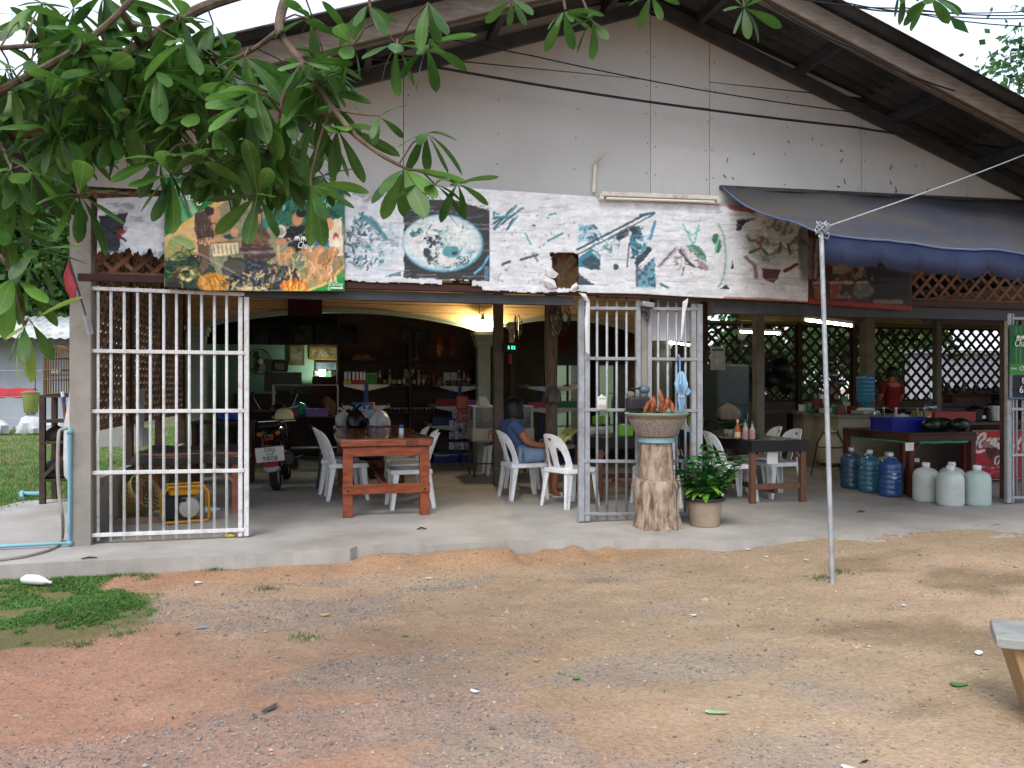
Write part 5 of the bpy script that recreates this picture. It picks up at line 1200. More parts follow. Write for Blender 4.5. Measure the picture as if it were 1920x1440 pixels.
def paint_dark(p): p.speck(1730, 1812, 825, 880, .5, '#6d2a28', .09, 63, .6); p.line([(1745, 850), (1780, 840), (1800, 862)], 1.5, '#8a5a52', .6); p.line([(1750, 864), (1775, 850)], 1.5, '#8a5a52', .5)
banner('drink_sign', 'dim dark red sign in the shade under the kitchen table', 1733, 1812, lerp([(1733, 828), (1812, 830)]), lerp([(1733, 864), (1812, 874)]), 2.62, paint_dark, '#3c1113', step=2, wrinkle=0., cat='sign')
CT = thing('cooking_counter', 'dark wooden counter with pots behind the red drink sign', 'counter', (at(1860, 800, 1.7).x, 1.66, 0))
MB().box(-1.0, 1.6, 0.0, .7, .80, .84).build('top', m_dkbrown, CT); 
for x in (-.45, 1.55): 
    for y in (.05, .65): MB().box(x - .04, x + .04, y - .04, y + .04, 0, .799).build('leg', m_rbrown, CT)
MB().box(-.98, 1.58, .6, .63, .1, .79).build('back_panel', m_inwall2, CT)
# green price sign on the right gate
def paint_green(p):
    p.rect(1890, 1980, 600, 682, '#14602a'); p.rect(1890, 1980, 682, 703, '#3f8f3e'); p.rect(1890, 1980, 703, 748, '#161c26'); p.rect(1890, 1898, 703, 748, '#7d8a8a'); p.line([(1905, 612), (1906, 680)], 1.5, '#5fa06a', .6); p.line([(1914, 612), (1913, 680)], 1.2, '#5fa06a', .6); p.rect(1890, 1980, 745, 750, '#4f6a7d')
    p.line([(1897, 691), (1906, 691)], 1.6, '#cfe0cf', .8)
gs = banner('price_sign', 'green beer sign with a number board tied to the right gate', 1893, 1968, lerp([(1893, 609), (1968, 610)]), lerp([(1893, 749), (1968, 748)]), -.06, paint_green, '#14602a', step=1.5, wrinkle=.002, cat='sign')
on_banner(gs, 'Chang', 1917, 644, 14, .3, 38); elephants(gs, 1914, 634, 22); on_banner(gs, 'Chang', 1922, 691, 9, .3, 28)
on_banner(gs, '8', 1919, 714, 11, 0); on_banner(gs, '65', 1919, 731, 14, 0)
# ------------------------------------------------------------------ left bay: table, board, basket, generator
LT = thing('work_table', 'low table under a dark sheet behind the white gate', 'table', (-1.36, 1.35, 0))
m_sheet = M('dark_grey_sheet', '#37342f', .7, var=.3, scale=5, bump=.3, bscale=12); m_pinkw = M('faded_pink_wood', '#9a5f50', .7, var=.25, scale=6)
vs, fs = [], []
for j in range(13):
    for i in range(17):
        x, y = -.56 + 1.12 * i / 16, -.06 + 1.0 * j / 12; e = max(abs(x) - .5, -.0 - y, y - .88, 0)
        vs.append((x, y, .665 - (2.2 * e if e > 0 else 0) + .012 * math.sin(x * 9 + y * 7)))
for j in range(12):
    for i in range(16): fs.append((j * 17 + i, j * 17 + i + 1, j * 17 + i + 18, j * 17 + i + 17))
mb = MB(); mb.add(vs, fs); o = mb.build('sheet', m_sheet, LT, smooth=True); o.modifiers.new('s', 'SOLIDIFY').thickness = .004
MB().box(-.5, .5, 0, .88, .6, .645).build('top', m_pinkw, LT); MB().box(-.5, .5, -.012, 0, .55, .61).build('edge', m_pinkw, LT)
for x in (-.46, .46):
    for y in (.05, .83): MB().box(x - .03, x + .03, y - .03, y + .03, 0, .599).build('leg', m_pinkw, LT)
    MB().bar((x * .97, .03, .34), (x * .45, .03, .57), .03, .05, (0, 1, 0)).build('brace', m_pinkw, LT)
a = at(232, 780, 2.1); BD = thing('white_board', 'plain pale board leaning behind the low table', 'board', (a.x, 2.0, .68), rot=(-.12, 0, 0)); MB().box(-.3, .22, -.01, .01, 0, .62).build('panel', M('pale_grey_board', '#8f918c', .6, var=.06), BD); MB().box(.223, .3, -.01, .01, 0, .2).build('corner', M('pale_grey_board2', '#85877f', .6), BD)
BK = thing('plastic_basket', 'yellow brown basket with holes lying on its side under the table', 'basket', (at(256, 932, 1.25).x, 1.22, .2), rot=(.35, .95, 0))
m_bask = M('yellow_brown_plastic', '#8a7a48', .5, var=.15, scale=8); R0, R1, HB = .15, .2, .3
vs, fs = [], []; nr, ns_ = 15, 40
for i in range(nr + 1):
    for k in range(ns_): a = 6.2832 * k / ns_; r = R0 + (R1 - R0) * i / nr; vs.append((r * math.cos(a), r * math.sin(a), -.15 + HB * i / nr))
for i in range(nr):
    for k in range(ns_):
        if 1 < i < nr - 2 and (i + k) % 2: continue
        fs.append((i * ns_ + k, i * ns_ + (k + 1) % ns_, (i + 1) * ns_ + (k + 1) % ns_, (i + 1) * ns_ + k))
mb = MB(); mb.add(vs, fs); o = mb.build('wall', m_bask, BK); o.modifiers.new('s', 'SOLIDIFY').thickness = .006
MB().lathe([(0, 0), (R0, 0), (R0, .008), (0, .008)], 30, c=(0, 0, -.158), cap=False).build('base', m_bask, BK); MB().tube([(R1 * math.cos(a), R1 * math.sin(a), .15) for a in np.linspace(0, 6.2832, 31)], .01, 6).build('rim', m_bask, BK, True)
o = MB().bar((0, 0, 0), at(322, 978, .93) - at(203, 982, .9), .09, .06).build('timber_beam', M('pale_brown_timber', '#84705f', .8, var=.2, bump=.2), None, loc=(at(203, 982, .9).x, .95, .031)); tag(o, 'pale timber lying on the floor in front of the basket', 'timber'); o.rotation_euler = (0, 0, 0)
GE = thing('generator', 'portable generator with yellow tube frame on the floor behind the gate', 'generator', (at(346, 950, .95).x, .98, 0), .25)
m_yel = M('yellow_enamel', '#c08a1c', .4, var=.12, scale=8, dirt=('#4a3a20', .5, 9)); m_blk = M('black_plastic', '#141517', .5, var=.1); m_alu = M('grey_engine_cover', '#a09e98', .5, var=.15, bump=.15)
for y in (-.13, .13): MB().tube([(-.19, y, .02), (.19, y, .02), (.21, y, .06), (.2, y, .3), (.16, y, .36), (-.16, y, .36), (-.2, y, .3), (-.21, y, .06), (-.19, y, .02)], .013, 8).build('frame_tube', m_yel, GE, True)
for x in (-.16, .16): MB().tube([(x, -.13, .36), (x, .13, .36)], .012, 8).build('cross_tube', m_yel, GE, True)
for z in (.02,): MB().tube([(-.15, -.13, z), (-.15, .13, z)], .012, 8).build('cross_tube', m_yel, GE, True)
MB().box(-.15, .13, -.11, .11, .27, .345).build('fuel_tank', m_yel, GE, bevel=.02); MB().box(-.19, -.06, -.1, .1, .04, .26).build('engine_block', m_blk, GE, bevel=.01)
MB().lathe([(.1, 0), (.105, .02), (.09, .06), (.03, .07)], 24, m=Matrix.Rotation(math.pi / 2, 4, 'X')).build('engine_cover', m_alu, GE, True, loc=(.03, -.055, .145)); MB().box(-.05, .1, -.05, .1, .04, .25).build('alternator', m_alu, GE, bevel=.02); MB().lathe([(.03, 0), (.035, .01), (.02, .12), (.004, .15)], 12, m=Matrix.Rotation(math.pi / 2, 4, 'Y')).build('spout', M('pale_blue_plastic', '#a3b8c8', .4), GE, True, loc=(.18, 0, .1)); MB().box(-.06, .0, -.118, -.11, .21, .24).build('nameplate', m_blk, GE)
# yellow scouring mesh at the gate foot
tag(MB().ball((0, 0, .022), (.055, .035, .024), 14, 8, noise=.12).build('mesh_scourer', M('yellow_mesh', '#b5a24a', .7, var=.5, scale=60), None, True, loc=on(431, 1008)), 'crumpled yellow mesh scourer at the foot of the white gate', 'scourer')

# ------------------------------------------------------------------ motorbike seen from behind
MO = thing('motorbike', 'black motorbike seen from behind with red tail light and number plate', 'motorbike', (-.60, 2.92, 0), -.12, rot=(0, -.09, -.06))
m_tyre = M('tyre_rubber', '#26241f', .85, var=.2, bump=.3); m_chrome = M('chrome', '#b0b0ae', .15, var=.1, metal=1.); m_bike = M('black_bike_paint', '#0d0e11', .25, var=.2, coat=.4); m_redl = M('red_lens', '#8f1016', .2, var=.1, spec=.6); m_seat = M('black_vinyl_seat', '#151416', .5, bump=.15)
def wheel(y, R=.27, w=.05):
    wl_ = MB().lathe([(R - .07, -w * .6), (R - .03, -w), (R - .005, -w * .75), (R, 0), (R - .005, w * .75), (R - .03, w), (R - .07, w * .6)], 32, m=Matrix.Rotation(math.pi / 2, 4, 'Y'), cap=False).build('wheel', m_tyre, MO, True, loc=(0, y, R))
    MB().lathe([(R - .075, -w * .5), (R - .06, -w * .6), (R - .06, w * .6), (R - .075, w * .5)], 28, m=Matrix.Rotation(math.pi / 2, 4, 'Y'), cap=False).build('rim', m_alu, wl_, True); MB().tube([(-.07, 0, 0), (.07, 0, 0)], .035, 12).build('hub', m_alu, wl_, True)
    for k in range(5): a = 6.2832 * k / 5; MB().bar((0, .03 * math.cos(a), .03 * math.sin(a)), (0, (R - .06) * math.cos(a), (R - .06) * math.sin(a)), .02, .03, (1, 0, 0)).build('spoke', m_alu, wl_)
wheel(.28); wheel(1.5)
MB().lathe([(.02, -.08), (.07, -.04), (.11, .1), (.13, .35), (.12, .6), (.05, .75)], 20, m=Matrix.Rotation(-math.pi / 2, 4, 'X'), warp=lambda a, i, r, z: r * (1 + .15 * math.cos(2 * a))).build('tail_fairing', m_bike, MO, True, loc=(0, .05, .72))
MB().box(-.12, .12, .1, .85, .80, .87).build('seat', m_seat, MO, bevel=.03); MB().box(-.09, .09, .75, 1.3, .35, .62).build('engine_fairing', m_bike, MO, bevel=.05); MB().lathe([(.12, 0), (.15, .2), (.1, .45)], 18).build('leg_shield', m_bike, MO, True, loc=(0, 1.22, .45))
MB().box(-.055, .055, -.02, .05, .66, .75).build('tail_light', m_redl, MO, bevel=.015)
pl_ = MB().box(-.17, .17, -.065, -.06, .40, .58).build('number_plate', m_whitepl, MO, bevel=.003, seg=1); m_ink_k = M('black_ink', '#0c0c0e', .5)
text_obj('lettering', '1กม', .085, m_ink_k, pl_, (0, -.067, .545)); text_obj('lettering', 'ลพบุรี', .04, m_ink_k, pl_, (0, -.067, .492)); text_obj('lettering', '9808', .085, m_ink_k, pl_, (0, -.067, .437), space=1.1)
MB().box(-.18, .18, -.058, -.05, .39, .59).build('plate_frame', m_redl, MO); MB().box(-.075, .075, -.045, -.01, .33, .385).build('reflector', m_redl, MO, bevel=.008)
MB().lathe([(.1, 0), (.1, .02), (.085, .03)], 18, m=Matrix.Rotation(math.pi / 2, 4, 'X') @ Matrix.Scale(.5, 4, (0, 1, 0))).build('mudguard', m_galv, MO, True, loc=(0, 0, .31)); MB().box(-.05, .05, -.01, .2, .3, .62).build('mudguard_stay', m_bike, MO, bevel=.02)
MB().tube([(.2, .95, .22), (.21, .6, .26), (.2, .25, .36), (.2, .02, .42)], [.03, .06, .085, .085], 16).build('exhaust', m_blk, MO, True); MB().lathe([(.05, 0), (.05, .01), (.03, .012)], 14, m=Matrix.Rotation(math.pi / 2, 4, 'X')).build('exhaust_tip', m_steel_d, MO, True, loc=(.2, .015, .42))
MB().tube([(.24, .7, .36), (.33, .66, .38)], .014, 8).build('foot_peg', m_chrome, MO, True)
for s in (-1, 1):
    MB().lathe([(.012, 0), (.03, .02), (.03, .05), (.01, .07)], 12, m=Matrix.Rotation(math.pi / 2, 4, 'X')).build('indicator', M('amber_lens', '#a05a1c', .25), MO, True, loc=(s * .11, .03, .745)); MB().tube([(s * .1, .15, .73), (s * .13, .4, .5), (s * .09, .35, .3)], .022, 8).build('shock_absorber', m_chrome, MO, True)
    MB().tube([(s * .06, 1.2, 1.0), (s * .3, 1.05, 1.04)], .014, 8).build('handlebar', m_chrome, MO, True); MB().tube([(s * .22, 1.08, 1.05), (s * .3, 1.1, 1.22)], .006, 6).build('mirror_stem', m_chrome, MO, True); MB().ball((s * .31, 1.1, 1.25), (.06, .012, .04), 14, 8).build('mirror', m_blk, MO, True)
MB().tube([(-.12, .2, .88), (-.1, -.02, .9), (.1, -.02, .9), (.12, .2, .88)], .012, 8).build('grab_rail', m_chrome, MO, True); MB().ball((0, 1.22, 1.0), (.12, .1, .1), 16, 10).build('headlamp_cowl', m_bike, MO, True)
HL = thing('crash_helmet', 'cream half helmet resting on the motorbike seat', 'helmet', (-.5, 3.35, .885), .5)
m_cream2 = M('cream_helmet', '#b9b08a', .4, var=.1); MB().lathe([(.105, 0), (.125, .02), (.122, .08), (.09, .14), (.04, .165), (0, .17)], 22, cap=False).build('shell', m_cream2, HL, True); MB().lathe([(.127, .0), (.13, .006), (.13, .02), (.126, .024)], 22, cap=False).build('trim', m_blk, HL, True); MB().box(-.08, .08, -.17, -.12, .0, .012).build('peak', m_cream2, HL)
# ------------------------------------------------------------------ people
def skin_mesh(name, V, E_, root=0, sub=2, scale=1.):
    """V: (x,y,z,r[,r2]) joints; E_: edges; a Skin surface grown on them, returned as plain mesh"""
    me = bpy.data.meshes.new(name); me.from_pydata([v[:3] for v in V], E_, []); me.update()
    o = bpy.data.objects.new(name, me); COL.objects.link(o)
    o.modifiers.new('skin', 'SKIN'); sk = me.skin_vertices[0].data
    for i, v in enumerate(V): sk[i].radius = (v[3] * scale, (v[4] if len(v) > 4 else v[3]) * scale); sk[i].use_root = (i == root)
    s = o.modifiers.new('sub', 'SUBSURF'); s.levels = s.render_levels = sub
    dg = bpy.context.evaluated_depsgraph_get(); r = bpy.data.meshes.new_from_object(o.evaluated_get(dg))
    bpy.data.objects.remove(o); r.name = name; r.polygons.foreach_set('use_smooth', [True] * len(r.polygons)); return r
m_skin = M('skin', '#a5694a', .5, var=.08, scale=6); m_hair = M('black_hair', '#100d0d', .45, var=.3, scale=30, stretch=(5, 5, 1), bump=.3)
def hand(V, E_, wrist_i, base, d, up, side, curl=.5):
    """adds a palm and five fingers to a joint list; d along the hand, up out of the palm back, side towards the thumb"""
    d, up, side = Vector(d).normalized(), Vector(up).normalized(), Vector(side).normalized(); base = Vector(base)
    V.append((*(base + d * .045), .026, .016)); palm = len(V) - 1; E_.append((wrist_i, palm))
    V.append((*(base + d * .075), .03, .013)); kn = len(V) - 1; E_.append((palm, kn))
    for k, L in enumerate((.062, .07, .066, .052)):
        p = base + d * .085 + side * (.027 - .018 * k); V.append((*p, .0085)); a = len(V) - 1; E_.append((kn, a))
        q = p + (d * (1 - curl * .5) - up * curl * .5).normalized() * L * .5; V.append((*q, .0078)); E_.append((a, a + 1))
        q = q + (d * (1 - curl) - up * curl).normalized() * L * .5; V.append((*q, .0062)); E_.append((a + 1, a + 2))
    p = base + d * .03 + side * .035; V.append((*p, .010)); a = len(V) - 1; E_.append((palm, a)); V.append((*(p + d * .03 + side * .018), .0088)); E_.append((a, a + 1)); V.append((*(p + d * .055 + side * .016 - up * .008), .007)); E_.append((a + 1, a + 2))
WO = thing('person', 'seated woman in blue tee and denim shorts reading a menu', 'person', (2.32, 1.76, 0), FACE_R + .12)
V = [(0, .06, .52, .13, .11), (0, .10, .64, .12, .10), (0, .145, .78, .125, .10), (0, .165, .89, .115, .085), (0, .155, .955, .05), (0, .13, 1.0, .048), (0, .10, 1.06, .075, .085), (0, .09, 1.12, .08, .09)]
E_ = [(i, i + 1) for i in range(7)]
for s in (-1, 1):
    b = len(V); V += [(s * .15, .165, .90, .058), (s * .185, .09, .79, .048), (s * .195, .03, .685, .043), (s * .17, -.10, .645, .036), (s * .12, -.22, .625, .026)]
    E_ += [(3, b), (b, b + 1), (b + 1, b + 2), (b + 2, b + 3), (b + 3, b + 4)]
    hand(V, E_, b + 4, (s * .12, -.22, .625), (-s * .25, -.95, .1), (s * .8, 0, .5), (0, -.1, 1), .55)
    b = len(V); V += [(s * .09, .03, .52, .095), (s * .10, -.15, .515, .085), (s * .10, -.33, .50, .064), (s * .10, -.37, .43, .055), (s * .095, -.37, .25, .05), (s * .09, -.36, .09, .033), (s * .09, -.40, .04, .035, .028), (s * .095, -.50, .022, .035, .02)]
    E_ += [(0, b)] + [(b + i, b + i + 1) for i in range(7)]
link_mesh('body', skin_mesh('body', V, E_, 0, 2), m_skin, WO)
def face(parent, cx, cy, cz, r, mat):
    """nose, lips, ears on a head facing -Y"""
    for s in (-1, 1): MB().ball((cx + s * r * .95, cy + .01, cz), (.012, .022, .03), 8, 6).build('ear', mat, parent, True); MB().ball((cx + s * .032, cy - r * .92, cz + .005), (.013, .008, .008), 8, 6).build('eye', m_ink_k, parent, True)
    MB().lathe([(.016, 0), (.012, .02), (.006, .045)], 8).build('nose', mat, parent, True, loc=(cx, cy - r * .98, cz - .03)); MB().ball((cx, cy - r * .93, cz - .05), (.022, .008, .007), 8, 6).build('mouth', M('lips', '#7a3a30', .5), parent, True)
face(WO, 0, .085, 1.085, .088, m_skin)
m_tee = M('blue_tee', '#3f5578', .8, var=.12, scale=9, bump=.35, bscale=9); m_den = M('pale_denim', '#7f97b0', .8, var=.14, scale=14, bump=.25, bscale=60); m_tee_e = M('dark_hem', '#2c3448', .8)
V2 = [(0, .055, .56, .145, .125), (0, .10, .66, .142, .122), (0, .15, .79, .142, .118), (0, .168, .89, .128, .098), (0, .158, .93, .075, .07)]
E2 = [(0, 1), (1, 2), (2, 3), (3, 4)]
for s in (-1, 1): b = len(V2); V2 += [(s * .15, .167, .905, .068), (s * .176, .115, .825, .064), (s * .186, .085, .785, .064)]; E2 += [(3, b), (b, b + 1), (b + 1, b + 2)]
link_mesh('tee_shirt', skin_mesh('tee_shirt', V2, E2, 1), m_tee, WO)
V3 = [(0, .06, .53, .15, .125)]; E3 = []
for s in (-1, 1): b = len(V3); V3 += [(s * .09, .02, .525, .108), (s * .10, -.12, .522, .10), (s * .10, -.24, .515, .094)]; E3 += [(0, b), (b, b + 1), (b + 1, b + 2)]
link_mesh('shorts', skin_mesh('shorts', V3, E3, 0), m_den, WO)
for s in (-1, 1): MB().lathe([(.093, 0), (.098, .01), (.098, .03), (.093, .035)], 18, m=Matrix.Rotation(math.pi / 2, 4, 'X')).build('cuff', M('denim_cuff', '#a3b5c6', .8, var=.1), WO, True, loc=(s * .10, -.225, .515))
for s in (-1, 1): MB().box(s * .093 - .045, s * .093 + .045, -.53, -.33, .0, .018).build('sandal_sole', m_whitepl, WO, bevel=.006); MB().tube([(s * .093 - .043, -.44, .015), (s * .093 - .03, -.45, .05), (s * .093 + .03, -.45, .05), (s * .093 + .043, -.44, .015)], .012, 6).build('sandal_strap', m_whitepl, WO, True)
MB().lathe([(.125, -.135), (.132, -.09), (.128, -.02), (.122, .05), (.1, .1), (.05, .13), (0, .136)], 26, m=Matrix.Rotation(-.12, 4, 'X'), cap=False, warp=lambda a, i, r, z: r * (1 + .04 * math.sin(9 * a) + .03 * math.sin(14 * a + 1)) * (1 if math.sin(a) > -.55 or z > .03 else .72)).build('hair', m_hair, WO, True, loc=(0, .115, 1.075))
# menu she holds
MN = thing('menu_sheet', 'yellow green menu held open by the seated woman', 'menu', WO.location + Vector((.40, .0, .60)), FACE_R + .12)
m_menu = M('yellow_green_paper', '#a9ad5e', .6, var=.12, scale=20); R_ = Matrix.Rotation(math.radians(-50), 4, 'X')
for s in (0, 1): mb = MB(); mb.box(-.15 + .152 * s, -.0 + .15 * s, -.002, .002, .0, .33, Matrix.Rotation(math.radians(48), 4, 'X')); mb.build('page', m_menu, MN, rot=(0, 0, .12 * (1 if s else -1)))
mb = MB()
for i in range(9):
    for s in (-1, 1): mb.box(s * .075 - .05, s * .075 + (.05 if i % 3 else .02), -.0045, -.0035, .04 + i * .03, .048 + i * .03, Matrix.Rotation(math.radians(48), 4, 'X'))
tag(mb.build('printed_lines', M('brown_ink', '#5d5a38', .6), MN), kind='stuff')
# cook in red, back turned, at the stove
ck = at(1672, 720, 5.0); CK = thing('person', 'cook in a dark red shirt seen from behind at the stove', 'person', (ck.x, 5.0, 0), math.pi)
V = [(0, 0, .92, .14, .1), (0, 0, 1.06, .125, .09), (0, 0, 1.22, .14, .1), (0, .01, 1.36, .13, .085), (0, .01, 1.43, .05), (0, 0, 1.49, .05), (0, -.02, 1.55, .08, .09), (0, -.02, 1.62, .08, .09)]; E_ = [(i, i + 1) for i in range(7)]
for s in (-1, 1):
    b = len(V); V += [(s * .17, .01, 1.37, .06), (s * .22, 0, 1.22, .05), (s * .23, -.04, 1.10, .042), (s * .19, -.2, 1.02, .034), (s * .15, -.3, 1.0, .026)]; E_ += [(3, b)] + [(b + i, b + i + 1) for i in range(4)]
    hand(V, E_, b + 4, (s * .15, -.3, 1.0), (-s * .2, -1, 0), (0, 0, 1), (-s, 0, 0), .6)
    b = len(V); V += [(s * .09, 0, .86, .1), (s * .095, -.01, .5, .07), (s * .095, .0, .45, .066), (s * .095, .02, .1, .042), (s * .095, -.02, .05, .04, .03), (s * .1, -.14, .03, .04, .025)]; E_ += [(0, b)] + [(b + i, b + i + 1) for i in range(5)]
link_mesh('body', skin_mesh('body', V, E_, 0, 2), m_skin, CK)
V2 = [(0, 0, .9, .165, .125), (0, 0, 1.06, .15, .112), (0, 0, 1.22, .16, .12), (0, .01, 1.36, .145, .1), (0, .01, 1.41, .08, .07)]; E2 = [(0, 1), (1, 2), (2, 3), (3, 4)]
for s in (-1, 1): b = len(V2); V2 += [(s * .17, .01, 1.375, .07), (s * .21, 0, 1.26, .068), (s * .222, -.01, 1.18, .066)]; E2 += [(3, b), (b, b + 1), (b + 1, b + 2)]
link_mesh('shirt', skin_mesh('shirt', V2, E2, 1), M('dark_red_cloth', '#74181c', .8, var=.12, bump=.3, bscale=10), CK)
V3 = [(0, 0, .9, .155, .12)]; E3 = []
for s in (-1, 1): b = len(V3); V3 += [(s * .09, 0, .84, .112), (s * .095, -.01, .5, .085), (s * .095, .02, .14, .065)]; E3 += [(0, b), (b, b + 1), (b + 1, b + 2)]
link_mesh('trousers', skin_mesh('trousers', V3, E3, 0), M('black_cloth', '#17171b', .8), CK); face(CK, 0, -.02, 1.585, .085, m_skin)
MB().lathe([(.098, -.09), (.104, -.03), (.102, .03), (.08, .08), (.04, .1), (0, .105)], 22, cap=False, warp=lambda a, i, r, z: r * (1 + .03 * math.sin(11 * a)) * (1 if math.sin(a) > -.5 or z > .02 else .78)).build('hair', m_hair, CK, True, loc=(0, .0, 1.60))

# ------------------------------------------------------------------ lit lamps
def lit(name, col, s): return M(name, col, .5, var=0, emit=col, estr=s)
m_tube = lit('lit_tube', '#fff6df', 30.)
def tube_lamp(label, a, b, drop=.0):
    t = thing('tube_lamp', label, 'lamp', (a + b) / 2, group='lit fluorescent tubes'); c = t.location
    MB().tube([a - c, b - c], .014, 10).build('tube', m_tube, t, True); MB().bar(a - c + Vector((0, 0, .045)), b - c + Vector((0, 0, .045)), .05, .04).build('batten', m_enamel, t)
    for q in (a, b): MB().cbox(q - c + Vector((0, 0, .01)), (.03, .035, .06)).build('holder', m_enamel, t)
    MB().tube([Vector((0, 0, .06)), Vector((0, 0, 2.98 - c.z))], .004, 5).build('hanger', m_cable, t)
tube_lamp('bright fluorescent tube crossing behind the awning pole', at(1508, 600, 2.3), at(1598, 611, 2.05))
tube_lamp('bright fluorescent tube behind the grey kitchen post', at(1385, 622, 4.4), at(1464, 626, 4.3))
tube_lamp('small lit tube seen through the right leaf of the middle gate', at(1248, 641, 4.2), at(1294, 647, 4.0))
b_ = at(905, 606, 4.82); BL = thing('bulb_lamp', 'glowing bare bulb with small shade on the cream arch wall', 'lamp', b_)
MB().ball((0, 0, 0), (.04, .04, .05), 14, 10).build('bulb', lit('lit_bulb', '#ffe6b4', 600.), BL, True); MB().lathe([(.075, .045), (.03, .085), (.025, .14), (.0, .145)], 16, cap=False).build('shade', m_mould, BL, True); MB().tube([(-.04, .05, .14), (-.045, .06, .4)], .005, 5).build('flex', m_cable, BL)

# ------------------------------------------------------------------ fans, clock, boards
def wall_fan(label, p, R, aim, arm_to, rz):
    t = thing('wall_fan', label, 'fan', p, rz); n = 26; m_w = M('dark_wire', '#26231f', .5)
    cg = MB()
    for rr_, yy in ((R, 0), (R * .99, .05), (R * .7, -.035), (R * .4, -.045)): cg.tube([(rr_ * math.cos(a), yy, rr_ * math.sin(a)) for a in np.linspace(0, 6.2832, 25)], .0035 if rr_ < R * .9 else .006, 5)
    for k in range(n): a = 6.2832 * k / n; cg.tube([(.05 * math.cos(a), -.045, .05 * math.sin(a)), (R * .7 * math.cos(a), -.035, R * .7 * math.sin(a)), (R * math.cos(a), 0, R * math.sin(a)), (R * .6 * math.cos(a), .07, R * .6 * math.sin(a))], .0016, 4)
    cg.build('cage', m_w, t); MB().lathe([(.0, -.05), (.05, -.048), (.052, -.03), (0, -.03)], 18, m=Matrix.Rotation(-math.pi / 2, 4, 'X'), cap=False).build('badge', m_whitepl, t, True)
    for k in range(3): a = 6.2832 * k / 3; plate([(.03, -.02), (R * .85, -.07), (R * .9, .0), (R * .7, .07), (.03, .02)], (), .004).build('blade', M('grey_blade', '#4b4a47', .4), t, rot=(.0, a, 0), loc=(0, .0, 0))
    MB().lathe([(.03, .02), (.06, .05), (.06, .13), (.03, .17)], 16, m=Matrix.Rotation(-math.pi / 2, 4, 'X')).build('motor', M('beige_motor', '#a59d88', .5), t, True); MB().box(-.05, .05, .06, .13, -.22, -.04).build('bracket', M('beige_motor', '#a59d88'), t, bevel=.012)
    return t
wall_fan('round wall fan with white hub on the old wooden post', at(1054, 596, 2.2), .225, None, None, .75)
p = at(962, 612, 2.9); wall_fan('beige wall fan seen side on beside the concrete post', p + Vector((.08, 0, .0)), .16, None, None, 1.35)
p = at(959, 652, 2.86); LC = thing('digital_clock', 'black digital clock with green figures under the side on fan', 'clock', p)
MB().box(-.12, .12, 0, .03, -.05, .05).build('case', m_blk, LC); text_obj('lettering', '5 52', .06, lit('green_led', '#4dffb0', 1.6), LC, (.0, -.003, 0)); MB().tube([(0, .015, .05), (0, .05, .2)], .003, 4).build('cord', m_cable, LC)
p = at(957, 673, 2.9); tg = thing('red_tag', 'red printed strip hanging below the digital clock', 'tag', p); MB().box(-.02, .02, 0, .004, -.07, .07).build('strip', M('red_orange_print', '#9a2c1a', .6, var=.3, scale=40), tg); MB().tube([(0, .002, .07), (0, .004, .13)], .002, 4).build('string', m_cable, tg)
p = at(572, 572, 4.85); rb_ = thing('red_cloth', 'dark red cloth panel hung on the cream boards above the arch', 'cloth', p); k = mpp(p); MB().box(-31 * k, 31 * k, -.004, .0, -20 * k, 20 * k).build('panel', M('dark_red_panel', '#3c1014', .8, var=.3, scale=6, bump=.2), rb_); MB().box(-31 * k, 31 * k, -.012, -.0045, 19 * k, 21 * k).build('batten', m_wood_d, rb_)
p = at(1258, 608, .16); wb_ = thing('notice_board', 'plain white board hung behind the right leaf of the middle gate', 'board', p); k = mpp(p); MB().box(-40 * k, 40 * k, 0, .02, -31 * k, 31 * k).build('panel', M('white_board_face', '#e6e8ee', .6, var=.04), wb_)
for s in (-1, 1): MB().box(s * 38 * k - .01, s * 38 * k + .01, .021, .03, -31 * k, 2.98 - p.z).build('hanger', m_steel_d, wb_)
p = at(1058, 632, 6.4); rp2 = thing('red_signboard', 'dull red board above the lit display cabinet', 'panel', p); k = mpp(p); MB().box(-14 * k, 14 * k, 0, .03, -22 * k, 14 * k).build('panel', M('dull_red_panel', '#5a1512', .7, var=.2), rp2); MB().box(-16 * k, 16 * k, .0, .03, 14.5 * k, 17 * k).build('frame', m_steel_d, rp2)

# ------------------------------------------------------------------ rooms behind the arch
PW = 7.3
xl, xr = at(632, 700, PW).x, 5.4
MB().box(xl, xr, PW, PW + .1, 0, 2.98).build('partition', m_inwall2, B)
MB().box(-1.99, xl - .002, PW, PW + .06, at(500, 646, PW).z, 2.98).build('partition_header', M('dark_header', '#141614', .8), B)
m_frk = M('black_frame', '#0f0f10', .4); m_pic = M('dim_print', '#39463f', .35, var=.5, scale=9)
def picture(label, x0, x1, y0, y1, Y, fm, pm, bw=3., inner=None):
    a, b = at(x0, y1, Y), at(x1, y0, Y); c = (a + b) / 2; t = thing('framed_picture', label, 'picture', c, group=None); w, h = (b.x - a.x) / 2, (b.z - a.z) / 2; e = bw * mpp(c)
    MB().box(-w + e, w - e, -.012, 0, -h + e, h - e).build('print', pm, t)
    for q in ((-w, w, h - e, h), (-w, w, -h, -h + e), (-w, -w + e, -h + e, h - e), (w - e, w, -h + e, h - e)): MB().box(q[0], q[1], -.03, 0, q[2], q[3]).build('frame', fm, t)
    return t
